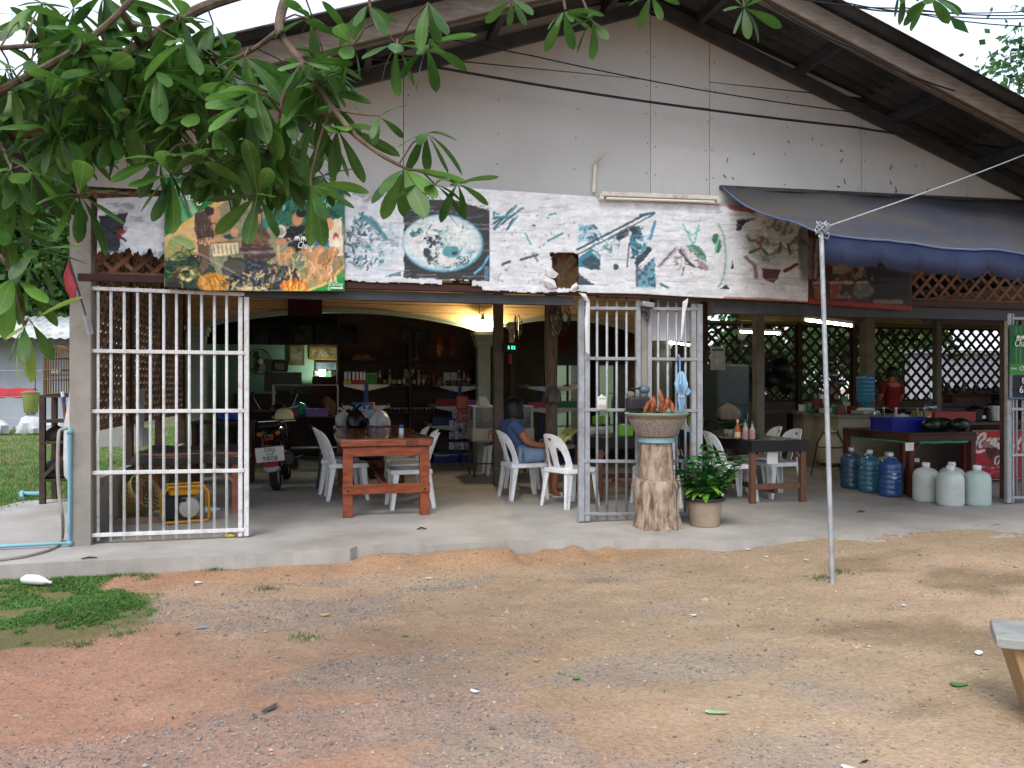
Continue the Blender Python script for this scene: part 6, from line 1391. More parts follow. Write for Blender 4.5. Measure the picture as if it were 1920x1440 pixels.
for i, (x0, x1, lb) in enumerate(((474, 504, 'leftmost dark framed picture in the row above the green room'), (508, 546, 'second dark framed picture in the row above the green room'), (549, 588, 'framed picture with faint pale print, third in the row'), (591, 630, 'framed picture catching lamp reflections, fourth in the row'), (634, 671, 'rightmost dark framed picture in the row, near the basket'))):
    picture(lb, x0, x1, 609, 645, PW - .02, m_frk, M('glossy_dim_print%d' % i, ('#1c2420', '#101413', '#3a463f', '#2c3834', '#22282a')[i], .15, var=.6, scale=5), 3)
m_goldf = M('gilt_frame', '#8a6a2a', .35, var=.25, metal=.4)
m_ph = lambda n, c, c2, s: M(n, c, .4, var=.3, scale=s, col2=c2)
picture('tall picture in dark gilt frame on the green wall', 543, 571, 648, 685, 8.95, m_goldf, m_ph('print_a', '#8a8468', '#3b3428', 5.), 2)
picture('wide gold framed group portrait on the green wall', 580, 634, 650, 675, 8.95, m_goldf, m_ph('print_b', '#9a8a6a', '#4a3020', 14.), 4)
picture('small dark framed picture left of the tall one on the green wall', 512, 540, 677, 697, 8.95, m_frk, m_ph('print_c', '#6a6250', '#1a1814', 8.), 3)
picture('wide framed landscape below the gold framed portrait', 591, 632, 678, 695, 8.95, m_frk, m_ph('print_d', '#7a8a90', '#2c3a44', 4.), 2)
tv = thing('television', 'large black flat television in the green room', 'television', at(531, 716, 8.2)); k = mpp(tv.location); MB().box(-34 * k, 34 * k, 0, .06, -18 * k, 18 * k).build('screen', M('tv_black', '#08090a', .25), tv, bevel=.01); MB().box(-12 * k, 12 * k, .01, .05, -22 * k, -18 * k).build('stand', m_blk, tv)
sb_ = thing('sideboard', 'dark brown sideboard under the television', 'sideboard', (tv.location.x + .2, 8.45, 0)); MB().box(-1.1, 1.1, -.25, .3, .04, tv.location.z - 22 * k - .002).build('carcass', m_dkbrown, sb_)
for x in (-.55, 0, .55): MB().box(x - .26, x + .26, -.27, -.251, .12, .8).build('door', m_dkbrown, sb_, bevel=.006)
cb = thing('display_shelf', 'brown cabinet with small framed photos and a lamp', 'cabinet', (at(612, 730, 8.5).x, 8.5, 0)); k = .0108
MB().box(-.27, .27, -.2, .2, 0, at(612, 707, 8.5).z).build('carcass', m_brownw, cb)
for j in range(2): MB().box(-.25, .25, -.22, -.201, .3 + .5 * j, .7 + .5 * j).build('door', m_dkbrown, cb)
zt = at(612, 707, 8.5).z
lp = thing('small_lamp', 'small glowing lamp among the photos in the green room', 'lamp', (at(604, 700, 8.4).x, 8.4, zt)); MB().box(-.05, .05, -.02, .02, .02, .14).build('panel', lit('lit_panel', '#eafff0', 70.), lp); MB().box(-.06, .06, -.03, .03, 0, .019).build('foot', m_blk, lp); MB().box(.052, .13, -.02, .02, .12, .15).build('arm', m_whitepl, lp)
for x, lb in ((593, 'small photo frame left of the glowing lamp'), (627, 'small photo frame right of the glowing lamp')): t = thing('photo_frame', lb, 'frame', (at(x, 700, 8.4).x, 8.4, zt), rot=(-.1, 0, 0)); MB().box(-.06, .06, 0, .015, 0, .13).build('frame', m_frk, t); MB().box(-.045, .045, -.003, 0, .015, .115).build('print', m_ph('print_e', '#a39a86', '#4a463c', 20.), t)
wall_fan('dark standing fan against the green wall', at(487, 678, 8.2), .24, None, None, .5)
# pipe rack with bags
rk = thing('pipe_rack', 'thin steel pipe rack with shelf behind the motorbike', 'rack', (at(573, 740, 5.9).x, 5.9, 0)); z1 = at(573, 722, 5.9).z; w = 59 * mpp(rk.location + Vector((0, 0, 1)))
for x in (-w, w):
    for y in (0, .4): MB().tube([(x, y, 0), (x, y, z1)], .012, 6).build('upright', m_galv, rk, True)
for y in (0, .4): MB().tube([(-w, y, z1), (w, y, z1)], .01, 6).build('rail', m_galv, rk, True)
MB().box(-w + .01, w - .01, .0, .4, .82, .84).build('shelf', m_dkbrown, rk); MB().box(-w + .01, w - .01, .0, .4, .3, .32).build('shelf', m_dkbrown, rk)
bag('carrier_bag', 'glossy teal plastic bag on the pipe rack', (rk.location.x - .12, 6.05, .842), .18, M('teal_plastic', '#1f6a68', .25, bump=.5, bscale=10), .26, False, 12); m_pinkb = M('magenta_plastic', '#8a1f6a', .4, var=.1); m_purp = M('purple_plastic', '#6a4a9a', .4, var=.1)
crate('plastic_basket', 'magenta plastic basket left on the pipe rack', (rk.location.x - .28, 5.98, .842), .3, .2, .1, m_pinkb, 0, 8, 'basket'); crate('plastic_basket', 'purple plastic basket right on the pipe rack', (rk.location.x + .18, 5.98, .842), .36, .2, .12, m_purp, 0, 8, 'basket')
bag('cloth_bundle', 'brown cloth bundle on the right of the pipe rack', (rk.location.x + .34, 6.2, .842), .14, M('brown_cloth', '#4a3a2a', .9, bump=.4), .34, False, 15, 'bundle'); bag('carrier_bag', 'bright blue bag glimpsed through the white gate bars', (at(430, 752, 4.2).x, 4.2, .86), .13, M('blue_bag', '#1f4fb0', .3, bump=.5, bscale=10), .2, False, 17)
sd = thing('side_shelf', 'low dark shelf behind the white gate under the blue bag', 'shelf', (at(420, 760, 4.2).x, 4.2, 0)); MB().box(-.4, .4, -.25, .25, .82, .855).build('top', m_dkbrown, sd)
for x in (-.36, .36): MB().box(x - .03, x + .03, -.2, .2, 0, .819).build('side', m_dkbrown, sd)
# ------------------------------------------------------------------ wall shelving with bottles
SHY = 7.05
ws = thing('wall_shelving', 'long dark wall shelves stocked with bottles and jars', 'shelving', (at(760, 700, SHY).x, SHY, 0)); x0, x1 = at(636, 700, SHY).x - ws.location.x, at(893, 700, SHY).x - ws.location.x
zs = [at(760, y, SHY - .1).z for y in (677, 723, 773, 815)]
for z in zs: MB().box(x0, x1, -.2, .2, z - .02, z).build('shelf_board', m_dkbrown, ws)
for x in (x0 - .02, (x0 + x1) / 2, x1 + .02): MB().box(x - .02 + (.001 if x > x0 else 0), x + .02, -.19, .24, 0, zs[0] + .3).build('upright', m_inwall2, ws)
cols = ['#5a3a1a', '#2c1a10', '#6a5a2a', '#1f3a1f', '#8a7a5a', '#3a2a1a', '#9a8f7a', '#4a1a14', '#c9c2b0', '#7a6a1f']
bm_ = [M('bottle_%d' % i, c, .15, var=.15, scale=20, spec=.6) for i, c in enumerate(cols)]; capm = [m_bolt, m_whitepl, m_gold, M('red_cap', '#8a1a14', .4)]
rb = random.Random(33); x = x0 + .62; k = 0; names = 'amber brown|small dark|olive|green|cream|dark brown|pale|deep red|white|mustard'.split('|'); protos = {}
while x < x1 - .1:
    i = rb.randrange(10); h = rb.uniform(.17, .3); r = rb.uniform(.03, .042)
    key = (i, rb.randrange(2))
    if key not in protos:
        protos[key] = bottle('shelf_bottle', names[i] + ' bottle on the upper wall shelf behind the arch', 'bottle', (ws.location.x + x, SHY - .1, zs[1]), [(r * .9, 0), (r, .008), (r, h * .6), (r * .5, h * .75), (r * .36, h * .8), (r * .36, h)], bm_[i], [(r * .42, h - .02), (r * .42, h + .012)], capm[rb.randrange(4)], 10, 'bottles on the upper wall shelf', M('paper_%d' % (i % 3), ('#b9ad8a', '#c9c4b8', '#8a3a2a')[i % 3], .6), (r * 1.02, h * .15, h * .5))
    else: dup(protos[key], (ws.location.x + x, SHY - .1 + rb.uniform(-.03, .03), zs[1]))
    x += rb.uniform(.075, .1); k += 1
jr = None; x = x0 + .1
for row in range(2):
    x = x0 + .55 + .03 * row
    while x < x1 - .1:
        loc = (ws.location.x + x, SHY - .13 + .1 * row, zs[2])
        if jr is None: jr = bottle('small_jar', 'small pale lidded jar in the row on the middle wall shelf', 'jar', loc, [(.026, 0), (.028, .006), (.028, .06), (.024, .066)], M('jar_body', '#5a4a36', .3, var=.3, scale=15), [(.027, .064), (.027, .085)], m_whitepl, 9, 'jars on the middle wall shelf')
        else: dup(jr, loc)
        x += .072
for px, c, w_, h_, lb in ((768, '#b9c2b4', .09, .3, 'white printed calendar card standing among the bottles'), (795, '#8f9a92', .13, .2, 'pale box behind the bottles on the upper shelf'), (829, '#9a9a90', .1, .16, 'small pale box on the upper wall shelf')):
    p = at(px, 700, SHY); t = thing('carton', lb, 'carton', (p.x, SHY + .08, zs[1])); MB().box(-w_, w_, -.03, .03, 0, h_).build('body', M('carton_' + c[1:], c, .6, var=.1), t, bevel=.004); MB().box(-w_ * .6, w_ * .6, -.032, -.0305, h_ * .3, h_ * .6).build('printed_patch', m_inwall, t)
t = bag('snack_bag', 'red and cream snack bag lying on the top wall shelf', (at(682, 672, SHY - .05).x, SHY - .05, zs[0]), .19, M('red_snack', '#9a2f22', .35, var=.4, scale=4, col2='#a3946a'), .17, False, 5)
for px, lb in ((823, 'orange dried chilli bunch hanging left under the arch'), (848, 'orange dried chilli bunch hanging right under the arch')):
    p = at(px, 640, 5.6); t = thing('hanging_bundle', lb, 'bundle', p); MB().lathe([(.01, .25), (.05, .1), (.07, -.05), (.05, -.2), (.02, -.26)], 12, warp=lambda a, i, r, z: r * (1 + .25 * math.sin(4 * a + i * 2))).build('bunch', M('dry_orange', '#6a3a20', .8, var=.4, scale=20, bump=.4), t, True); MB().tube([(0, 0, .25), (0, 0, 2.98 - p.z)], .004, 4).build('string', m_cable, t)
picture('square dark framed picture high on the back wall left of the garland', 751, 773, 614, 641, PW - .02, m_frk, m_pic, 2); picture('wide dark framed picture beside the square one above the shelves', 776, 802, 620, 641, PW - .02, m_frk, m_pic, 2)
p = at(780, 672, SHY - .05); t = thing('flower_garland', 'small figurine with yellow flower garland on the top shelf', 'garland', (p.x, SHY - .05, zs[0])); MB().lathe([(.06, 0), (.05, .04), (.03, .08), (.045, .13), (.03, .22), (.012, .3), (.0, .4)], 12).build('figure', M('dark_gold', '#6a5226', .5, var=.3), t, True); MB().tube([(.05 * math.cos(a), .05 * math.sin(a), .05 + .01 * math.sin(3 * a)) for a in np.linspace(0, 6.28, 14)], .018, 6).build('garland', M('yellow_flowers', '#a08a3a', .8, var=.3, scale=40), t, True)

# ------------------------------------------------------------------ blue gondola display stands
m_bsteel = M('blue_stand_paint', '#16357a', .4, var=.1); m_wshelf = M('white_shelf_paint', '#b9b9b4', .5, var=.08)
def gondola(label, x, y, levels, half=.42, deep=1.0, ztop=1.45, base=True):
    t = thing('display_stand', label, 'stand', (x, y, 0), group='blue and white display stands')
    for yy in (0, deep): MB().box(-.03, .03, yy - .02, yy + .02, 0, ztop).build('upright', m_bsteel, t)
    for z, hw in levels:
        for s in (-1, 1):
            MB().box(min(s * .032, s * hw), max(s * .032, s * hw), -.01, deep + .01, z, z + .02).build('shelf', m_wshelf, t)
            q = [(s * .032, z - .09), (s * hw, z - .012), (s * hw, z - .001), (s * .032, z - .001)]; plate(q if s > 0 else q[::-1], (), .012).build('bracket', m_wshelf, t, loc=(0, -.012, 0))
            MB().box(s * hw - .004, s * hw + .004, -.008, deep, z + .0205, z + .06).build('lip', m_wshelf, t)
    if base: MB().box(-half, half, -.02, deep + .02, 0.01, .12).build('plinth', m_bsteel, t, bevel=.01)
    return t
g2 = at(862, 760, 6.2); gz2 = [at(862, y, 6.2).z for y in (726, 764, 800, 848)]
gondola('blue post display stand with red and blue trays beside the display cart', g2.x, 6.2, [(gz2[0], .34), (gz2[1], .42), (gz2[2], .5), (.125, .44)], .46, 1.1, at(862, 716, 6.2).z)
g1 = at(687, 760, 6.4); gz1 = [at(687, y, 6.4).z for y in (723, 763)]
gondola('display stand with toothbrush packs behind the red table', g1.x, 6.4, [(gz1[0], .38), (gz1[1], .40), (.45, .42)], .42, .55, at(687, 718, 6.4).z)
g3 = at(1037, 760, 5.6); gz3 = [at(1037, y, 5.6).z for y in (727, 767)]
gondola('display stand with green vegetables half behind the wooden post', g3.x, 5.6, [(gz3[0], .45), (gz3[1], .5), (.3, .5)], .5, .8, at(1037, 716, 5.6).z)
m_rcr, m_pcr, m_bcr, m_gcr = M('red_tray', '#8f1a26', .4, var=.1), M('mauve_tray', '#8a4a86', .4, var=.1), M('navy_tray', '#1f3a6a', .4, var=.1), M('green_tray', '#1f6a4a', .4, var=.1)
crate('plastic_tray', 'red tray on the middle shelf of the blue stand', (g2.x - .24, 6.42, gz2[1] + .021), .34, .42, .11, m_rcr, 0, 6, 'tray'); crate('plastic_tray', 'mauve tray on the middle shelf of the blue stand', (g2.x + .22, 6.42, gz2[1] + .021), .32, .42, .1, m_pcr, 0, 6, 'tray'); crate('plastic_tray', 'navy tray on the lower shelf of the blue stand', (g2.x - .27, 6.42, gz2[2] + .021), .4, .42, .12, m_bcr, 0, 6, 'tray')
crate('plastic_tray', 'pink tray on the stand left of the wooden post', (g3.x - .2, 5.85, gz3[1] + .021), .42, .4, .09, M('pink_red_tray', '#a3263f', .4, var=.1), 0, 6, 'tray'); crate('plastic_tray', 'green tray on the stand right of the wooden post', (g3.x + .26, 5.85, gz3[1] + .021), .36, .4, .1, m_gcr, 0, 6, 'tray')
m_veg = M('leafy_greens', '#33502a', .7, var=.5, scale=30, bump=.8, bscale=30)
for x, y, z, lb in ((g3.x - .3, 5.8, gz3[1] + .08, 'leafy greens heaped in the pink tray'), (g2.x - .25, 6.35, .15, 'green vegetables in a tray at the foot of the blue stand'), (g2.x - .05 + .3, 6.35, .15, 'mixed vegetables right at the foot of the blue stand')):
    t = thing('vegetable_heap', lb, 'vegetables', (x, y, z)); tag(MB().ball((0, 0, .05), (.16, .13, .09), 18, 10, noise=.22).build('leaves', m_veg, t), kind='stuff'); MB().box(-.17, .17, -.14, .14, 0, .03).build('tray', m_bcr, t)
# packs on the first stand
for i, (px, c, lb) in enumerate(((648, '#3a5a9a', 'white'), (655, '#2f4f8f', 'second'), (663, '#9a4a3a', 'red based'), (670, '#a33a2c', 'fourth'), (677, '#5a4a7a', 'mauve'), (683, '#6a4f82', 'sixth'))):
    p = at(px, 722, 6.42); t = thing('toothbrush_pack', ('leftmost', 'second', 'third', 'fourth', 'fifth', 'rightmost')[i] + ' blister pack on the stand behind the table', 'pack', (p.x, 6.42, gz1[0] + .021), group='blister packs on the display stand')
    MB().box(-.028, .028, -.008, .008, 0, .23).build('card', M('pack_' + c[1:], c, .4, var=.2, scale=20), t, bevel=.003); MB().box(-.02, .02, -.014, -.0085, .08, .21).build('blister', M('pale_blister', '#b9c4cc', .25), t, bevel=.004); MB().box(-.028, .028, -.009, -.0085, .01, .07).build('band', M('yellow_band', '#b9a23a', .5) if i < 2 else m_rcr, t)
for i in range(5):
    p = at(688 + i * 4.3, 722, 6.45); t = thing('spray_can', 'slim green can in the row of five on the stand', 'can', (p.x, 6.45, gz1[0] + .021), group='green cans on the display stand'); MB().lathe([(.017, 0), (.018, .004), (.018, .17), (.012, .18)], 10).build('body', M('bright_green_can', '#2f8a3f', .35), t, True); MB().lathe([(.012, .18), (.012, .195)], 8).build('nozzle', m_whitepl, t)
for i in range(8):
    p = at(838 + i * 6.2, 726, 6.22); t = thing('small_bottle', 'small dark bottle with white cap on the top of the blue stand', 'bottle', (p.x, 6.22 + .02 * (i % 2), gz2[0] + .021), group='small bottles on top of the blue stand'); MB().lathe([(.02, 0), (.022, .004), (.022, .08), (.012, .1), (.012, .11)], 10).build('body', bm_[i % 3], t, True); MB().lathe([(.014, .105), (.014, .125)], 8).build('cap', m_whitepl, t)
for px, lb in ((838, 'left of two tall white cartons on the blue stand'), (851, 'right of two tall white cartons on the blue stand')): p = at(px, 726, 6.3); t = thing('carton', lb, 'carton', (p.x, 6.34, gz2[0] + .021), group=None); MB().box(-.055, .055, -.04, .04, 0, .24).build('body', M('white_carton', '#a9aca4', .5, var=.06), t, bevel=.003); plate(ellipse(0, .17, .012, .016, 10), (), .001).build('emblem', m_inwall, t, loc=(0, -.042, 0))
# hanging snack strip in front of the stand
p = at(866, 758, 5.3); sn = thing('snack_strip', 'hanging strip of purple snack packets with a big orange bag on top', 'snacks', p); k = mpp(p)
m_pk = [M('purple_packet', '#4a4a7a', .3, var=.3, scale=30, col2='#c0c0d0'), M('violet_packet', '#6d6a9a', .3, var=.3, scale=30, col2='#d9d9e2')]
MB().box(-.01, .01, .02, .03, -95 * k, 10 * k).build('hanger', m_bsteel, sn); MB().box(-.2, .2, .02, .03, -95 * k - .02, -95 * k).build('foot', m_bsteel, sn); MB().box(-.01, .01, .02, .03, -p.z + .0, -95 * k - .021).build('stem', m_bsteel, sn)
for r_, row in enumerate(((-14, 4, 18), (-20, -10, 0, 10, 20), (-20, -10, 0, 10), (-20, -10, 0, 10))):
    for j, dx in enumerate(row): hh_ = (9 if r_ < 2 else 7) * k; MB().box(-4.6 * k, 4.6 * k, -.012, .012, -hh_, hh_).build('packet', m_pk[(r_ + j) % 2], sn, bevel=.01, loc=(dx * k, -.01 - .004 * r_, (-18 - 20 * r_) * k))
MB().box(-11 * k, 11 * k, -.03, .03, -13 * k, 13 * k).build('big_packet', M('orange_packet', '#c06a2a', .35, var=.6, scale=14, col2='#a94a52'), sn, bevel=.025, loc=(0, -.03, 3 * k)); MB().box(-12 * k, 12 * k, -.025, .025, -11 * k, 11 * k).build('big_packet', M('pink_packet', '#b98a92', .35, var=.4, scale=20, col2='#8a3a3a'), sn, bevel=.02, loc=(2 * k, -.035, -22 * k))
# ------------------------------------------------------------------ glass display cart
DC = thing('display_cart', 'glass topped food cart on castors with red lettering', 'cart', (2.12, 3.9, 0), -.05)
m_ivory = M('ivory_panel', '#b9ad98', .5, var=.08, scale=6, dirt=('#7a6a50', .4, 5)); m_frame_al = M('dull_aluminium', '#9a988f', .4, var=.12, metal=.5); m_legs = M('rusty_leg', '#4a3a34', .6, var=.3)
W_, D_ = .9, .55
for x in (0.02, W_ - .02):
    for y in (.02, D_ - .02):
        MB().box(x - .017, x + .017, y - .017, y + .017, .07, .55).build('leg', m_legs, DC); MB().lathe([(.03, -.012), (.035, -.008), (.035, .008), (.03, .012)], 14, m=Matrix.Rotation(math.pi / 2, 4, 'Y')).build('castor', m_legs, DC, True, loc=(x, y, .036)); MB().box(x - .017, x + .017, y - .017, y + .017, .72, 1.02).build('corner_post', m_frame_al, DC)
MB().box(-.01, W_ + .01, -.01, D_ + .01, .552, .72).build('body_panel', m_ivory, DC, bevel=.006); MB().box(-.02, W_ + .02, -.02, D_ + .02, .53, .551).build('tray_edge', m_frame_al, DC); MB().box(-.005, W_ + .005, -.005, D_ + .005, 1.02, 1.045).build('top_frame', m_frame_al, DC)
for y in (.0, D_): MB().box(0.04, W_ - .04, y - .002, y + .002, .725, 1.015).build('glass_pane', m_glass, DC)
for x in (.002, W_ - .002): MB().box(x - .002, x + .002, .04, D_ - .04, .725, 1.015).build('glass_pane', m_glass, DC)
MB().box(.05, W_ - .05, .05, D_ - .05, .722, .76).build('food_tray', m_alu, DC); MB().box(.05, W_ - .05, .05, D_ - .05, .86, .866).build('inner_shelf', m_glass, DC); MB().tube([(.02, .02, .2), (W_ - .02, .02, .2)], .01, 6).build('cross_bar', m_legs, DC); MB().tube([(.02, .02, .2), (.02, D_ - .02, .2)], .01, 6).build('cross_bar', m_legs, DC)
text_obj('lettering', 'ที่นี่', .16, M('red_paint', '#a82a1c', .5), DC, (.30, -.0125, .615)); 
for k, (x, c) in enumerate(((.2, '#8a8a80'), (.4, '#a39a88'), (.62, '#77756d'))): MB().ball((x, .3, .80), (.09, .12, .045), 12, 8, noise=.12).build('food', M('food_%d' % k, c, .5, var=.3, scale=20), DC, True)
nt = thing('napkin_holder', 'white folded card tent on top of the display cart', 'card', (2.3, 4.05, 1.046), .3); mb = MB(); mb.add([(-.09, -.07, 0), (.09, -.07, 0), (.09, .07, 0), (-.09, .07, 0), (-.08, -.02, .14), (.05, 0, .14)], [(3, 2, 1, 0), (0, 1, 5, 4), (2, 3, 4, 5), (1, 2, 5), (3, 0, 4)]); mb.build('card', m_whitepl, nt)
sl = thing('plastic_stool', 'white plastic stool tucked under the glass cart', 'stool', (2.55, 4.25, 0))
MB().box(-.16, .16, -.16, .16, .43, .46).build('seat', m_plw, sl, bevel=.012)
for sx in (-1, 1):
    for sy in (-1, 1): mb = MB(); mb.add([(sx * a, sy * b, z) for z, q in ((.43, ((.16, .16), (.1, .16), (.1, .14), (.16, .14))), (0, ((.2, .2), (.155, .2), (.155, .18), (.2, .18)))) for a, b in q], [(3, 2, 1, 0), (4, 5, 6, 7), (0, 1, 5, 4), (1, 2, 6, 5), (2, 3, 7, 6), (3, 0, 4, 7)]); mb.build('leg', m_plw, sl, bevel=.003, seg=1)
# lit glass door cabinets behind the middle gate
m_litin = lit('lit_cabinet_back', '#9fb490', .3); m_cabf = M('dark_teal_cabinet', '#1c2f36', .5, var=.15)
def cabinet(label, x0, x1, ytop, ybot, Y, glow=True):
    a, b = at(x0, ytop, Y), at(x1, ytop, Y); w = (b.x - a.x) / 2; t = thing('display_fridge', label, 'fridge', ((a.x + b.x) / 2, Y, 0)); H_ = a.z
    MB().box(-w, w, .02, .6, 0.02, .3).build('plinth', m_cabf, t); MB().box(-w, w, .0, .6, H_ - .12, H_).build('header', m_cabf, t); MB().box(-w, w, .55, .6, .3, H_ - .12).build('back', m_litin if glow else m_cabf, t)
    for s in (-1, 1): MB().box(s * w - .02, s * w + .02, .0, .549, .3, H_ - .121).build('side', m_cabf, t)
    MB().box(-.02, .02, -.01, .02, .3, H_ - .121).build('mullion', m_cabf, t)
    for z in (.6, .9, 1.2): MB().box(-w + .021, w - .021, .08, .54, z, z + .012).build('shelf', m_frame_al, t)
    for s in (-1, 1): MB().box(min(s * .021, s * (w - .021)), max(s * .021, s * (w - .021)), .0, .006, .301, H_ - .122).build('glass_door', m_glass, t)
    return t
cabinet('display fridge with pale lit inside left of the middle gate', 1038, 1090, 672, 0, 6.1); cabinet('tall glass fridge with greenish light seen through the gate bars', 1122, 1182, 672, 0, 6.3); cabinet('dim glass fridge behind the hanging umbrella', 1220, 1262, 660, 0, 6.0)
for i, (px, Y, z, c) in enumerate(((1072, 6.25, .912, '#7fc04a'), (1079, 6.25, .912, '#8fcf5a'), (1150, 6.45, .912, '#6aa83a'), (1158, 6.45, .912, '#8ac04a'), (1166, 6.45, .612, '#8a3a2a'), (1140, 6.45, .612, '#9a5a3a'))):
    p = at(px, 700, Y); bottle('drink_bottle', ('left green drink bottle in the left fridge', 'right green drink bottle in the left fridge', 'left green drink bottle in the middle fridge', 'right green drink bottle in the middle fridge', 'red brown drink bottle in the middle fridge', 'orange drink bottle low in the middle fridge')[i], 'bottle', (p.x, Y, z), [(.035, 0), (.04, .01), (.04, .14), (.02, .19), (.016, .23)], M('drink_' + c[1:], c, .2, trans=.3), [(.018, .225), (.018, .25)], m_whitepl, 12)
tk = bag('hanging_bag', 'crumpled clear plastic bag tied round the old wooden post', (at(1034, 745, 2.25).x, 2.2, at(1034, 756, 2.25).z), .105, M('grey_clear_plastic', '#5d5a55', .3, var=.4, bump=.8), .24, False, 31)
# ------------------------------------------------------------------ kitchen
WC = thing('kitchen_counter', 'pale tiled counter block behind the wire jar stand', 'counter', (7.5, 2.9, 0)); m_palec = M('pale_cream_paint', '#9a9684', .6, var=.1, scale=3, dirt=('#6a6250', .5, 3))
MB().add([(0, 0, 0), (1.3, 0, 0), (1.6, 2.1, 0), (.62, 2.1, 0), (0, 0, .85), (1.3, 0, .85), (1.6, 2.1, .85), (.62, 2.1, .85)], [(3, 2, 1, 0), (4, 5, 6, 7), (0, 1, 5, 4), (1, 2, 6, 5), (2, 3, 7, 6), (3, 0, 4, 7)]).build('body', m_palec, WC)
MB().add([(-.06, -.04, .852), (1.34, -.04, .852), (1.64, 2.14, .852), (.56, 2.14, .852), (-.06, -.04, .90), (1.34, -.04, .90), (1.64, 2.14, .90), (.56, 2.14, .90)], [(3, 2, 1, 0), (4, 5, 6, 7), (0, 1, 5, 4), (1, 2, 6, 5), (2, 3, 7, 6), (3, 0, 4, 7)]).build('worktop', M('grey_worktop', '#6a685e', .5, var=.2, scale=5), WC)
wx = wt.location.x; ds = thing('water_dispenser', 'low steel dispenser under the upturned blue bottle', 'dispenser', (wx, 3.3, .90)); MB().box(-.15, .15, -.15, .15, 0, .06).build('base', m_galv, ds, bevel=.01); MB().lathe([(.12, .06), (.13, .065), (.13, .09), (.11, .1)], 20).build('collar', m_whitepl, ds, True); MB().tube([(0, -.15, .03), (0, -.2, .03), (0, -.2, .0)], .012, 8).build('tap', m_chrome, ds, True)
wt.location.z = 1.50
# wire stand with a cream jar
js = thing('jar_stand', 'wire stand with bent legs holding a cream jar', 'stand', (7.22, 2.72, 0)); m_wire = M('black_wire', '#241f1b', .5)
for a in (.4, 2.2, 3.9, 5.4): c, s = math.cos(a), math.sin(a); MB().tube([(.28 * c, .28 * s, 0), (.22 * c, .22 * s, .3), (.19 * c, .19 * s, .5), (.12 * c, .12 * s, .62), (.1 * c, .1 * s, .7)], .009, 6).build('leg', m_wire, js, True)
for r, z in ((.215, .22), (.2, .45), (.11, .66)): MB().tube([(r * math.cos(t), r * math.sin(t), z) for t in np.linspace(0, 6.2832, 25)], .008, 6).build('hoop', m_wire, js, True)
cj = thing('clay_jar', 'cream round jar sitting in the wire stand', 'jar', (7.22, 2.72, .18)); MB().lathe([(.12, 0), (.17, .04), (.185, .18), (.165, .32), (.11, .43), (.09, .46), (.1, .48)], 24).build('body', M('cream_clay', '#aaa086', .6, var=.1), cj, True); MB().lathe([(.105, .48), (.1, .5), (.03, .515), (.028, .53), (0, .535)], 20, cap=False).build('lid', M('cream_clay', '#aaa086'), cj, True)
MB().lathe([(.185, 0), (.19, .005)], 10).build('support', m_wire, js, loc=(0, 0, .17))
# fridge and things left of the kitchen post
fr_ = thing('steel_fridge', 'dim grey upright fridge between the column and the kitchen post', 'fridge', (at(1374, 700, 4.6).x, 4.6, 0)); H_ = at(1374, 683, 4.6).z; MB().box(-.3, .3, 0, .6, .03, H_).build('body', M('dim_grey_steel', '#3f4a50', .45, var=.12, metal=.3), fr_, bevel=.01); MB().box(-.29, .29, -.03, -.002, .06, 1.0).build('door', M('dim_grey_steel', '#3f4a50'), fr_, bevel=.01); MB().box(-.29, .29, -.03, -.002, 1.02, H_ - .02).build('door', M('dim_grey_steel', '#3f4a50'), fr_, bevel=.01); MB().tube([(.24, -.06, .6), (.24, -.06, .9)], .01, 6).build('handle', m_chrome, fr_, True)
nc = thing('notice_sheet', 'grey notice in a plastic sleeve on the kitchen column', 'notice', at(1346, 672, 4.15)); k = mpp(nc.location); MB().box(-15 * k, 15 * k, 0, .006, -22 * k, 22 * k).build('sleeve', M('grey_sleeve', '#8a908c', .25, var=.25, scale=9), nc); MB().box(-12 * k, 12 * k, -.003, -.0005, 14 * k, 18 * k).build('heading', m_steel_d, nc)
bag('rice_sack', 'pale sack with red print standing by the dim fridge', (at(1365, 760, 4.2).x, 4.2, .78), .17, M('pale_sack', '#8a8478', .8, var=.4, scale=3, col2='#7a2f26', ramp=(.3, .4), bump=.3), .3, False, 41, 'sack')
stb = thing('side_table', 'dim low table by the kitchen column under the sack', 'table', (at(1365, 780, 4.2).x, 4.2, 0)); MB().box(-.35, .35, -.25, .25, .75, .779).build('top', m_dkbrown, stb)
for x in (-.3, .3):
    for y in (-.2, .2): MB().box(x - .025, x + .025, y - .025, y + .025, 0, .749).build('leg', m_dkbrown, stb)
ban = thing('banana_leaves', 'bundle of green stalks behind the table condiments', 'leaves', (at(1388, 782, 3.0).x, 3.0, .7)); bl_ = leaf_mesh('stalk_leaf', .5, .12, .3, .3)
for k in range(6): link_mesh('leaf', bl_, m_zz, ban, (0, 0, .06 * (k % 2)), (.15, .1 * k, -1.6 + .5 * k))
MB().box(-.4, .4, -.2, .25, -.12, -.02).build('tray', m_slat_d, ban)
pt_ = thing('prep_table', 'dark prep table behind the grey kitchen post', 'table', (at(1440, 775, 5.2).x, 5.2, 0)); MB().box(-.8, .7, -.3, .4, .86, .9).build('top', m_steel_d, pt_)
for x in (-.75, .65): MB().box(x - .025, x + .025, -.28, .38, 0, .859).build('frame_side', m_steel_d, pt_)
MB().box(-.8, .7, -.28, .38, .3, .32).build('lower_shelf', m_steel_d, pt_)
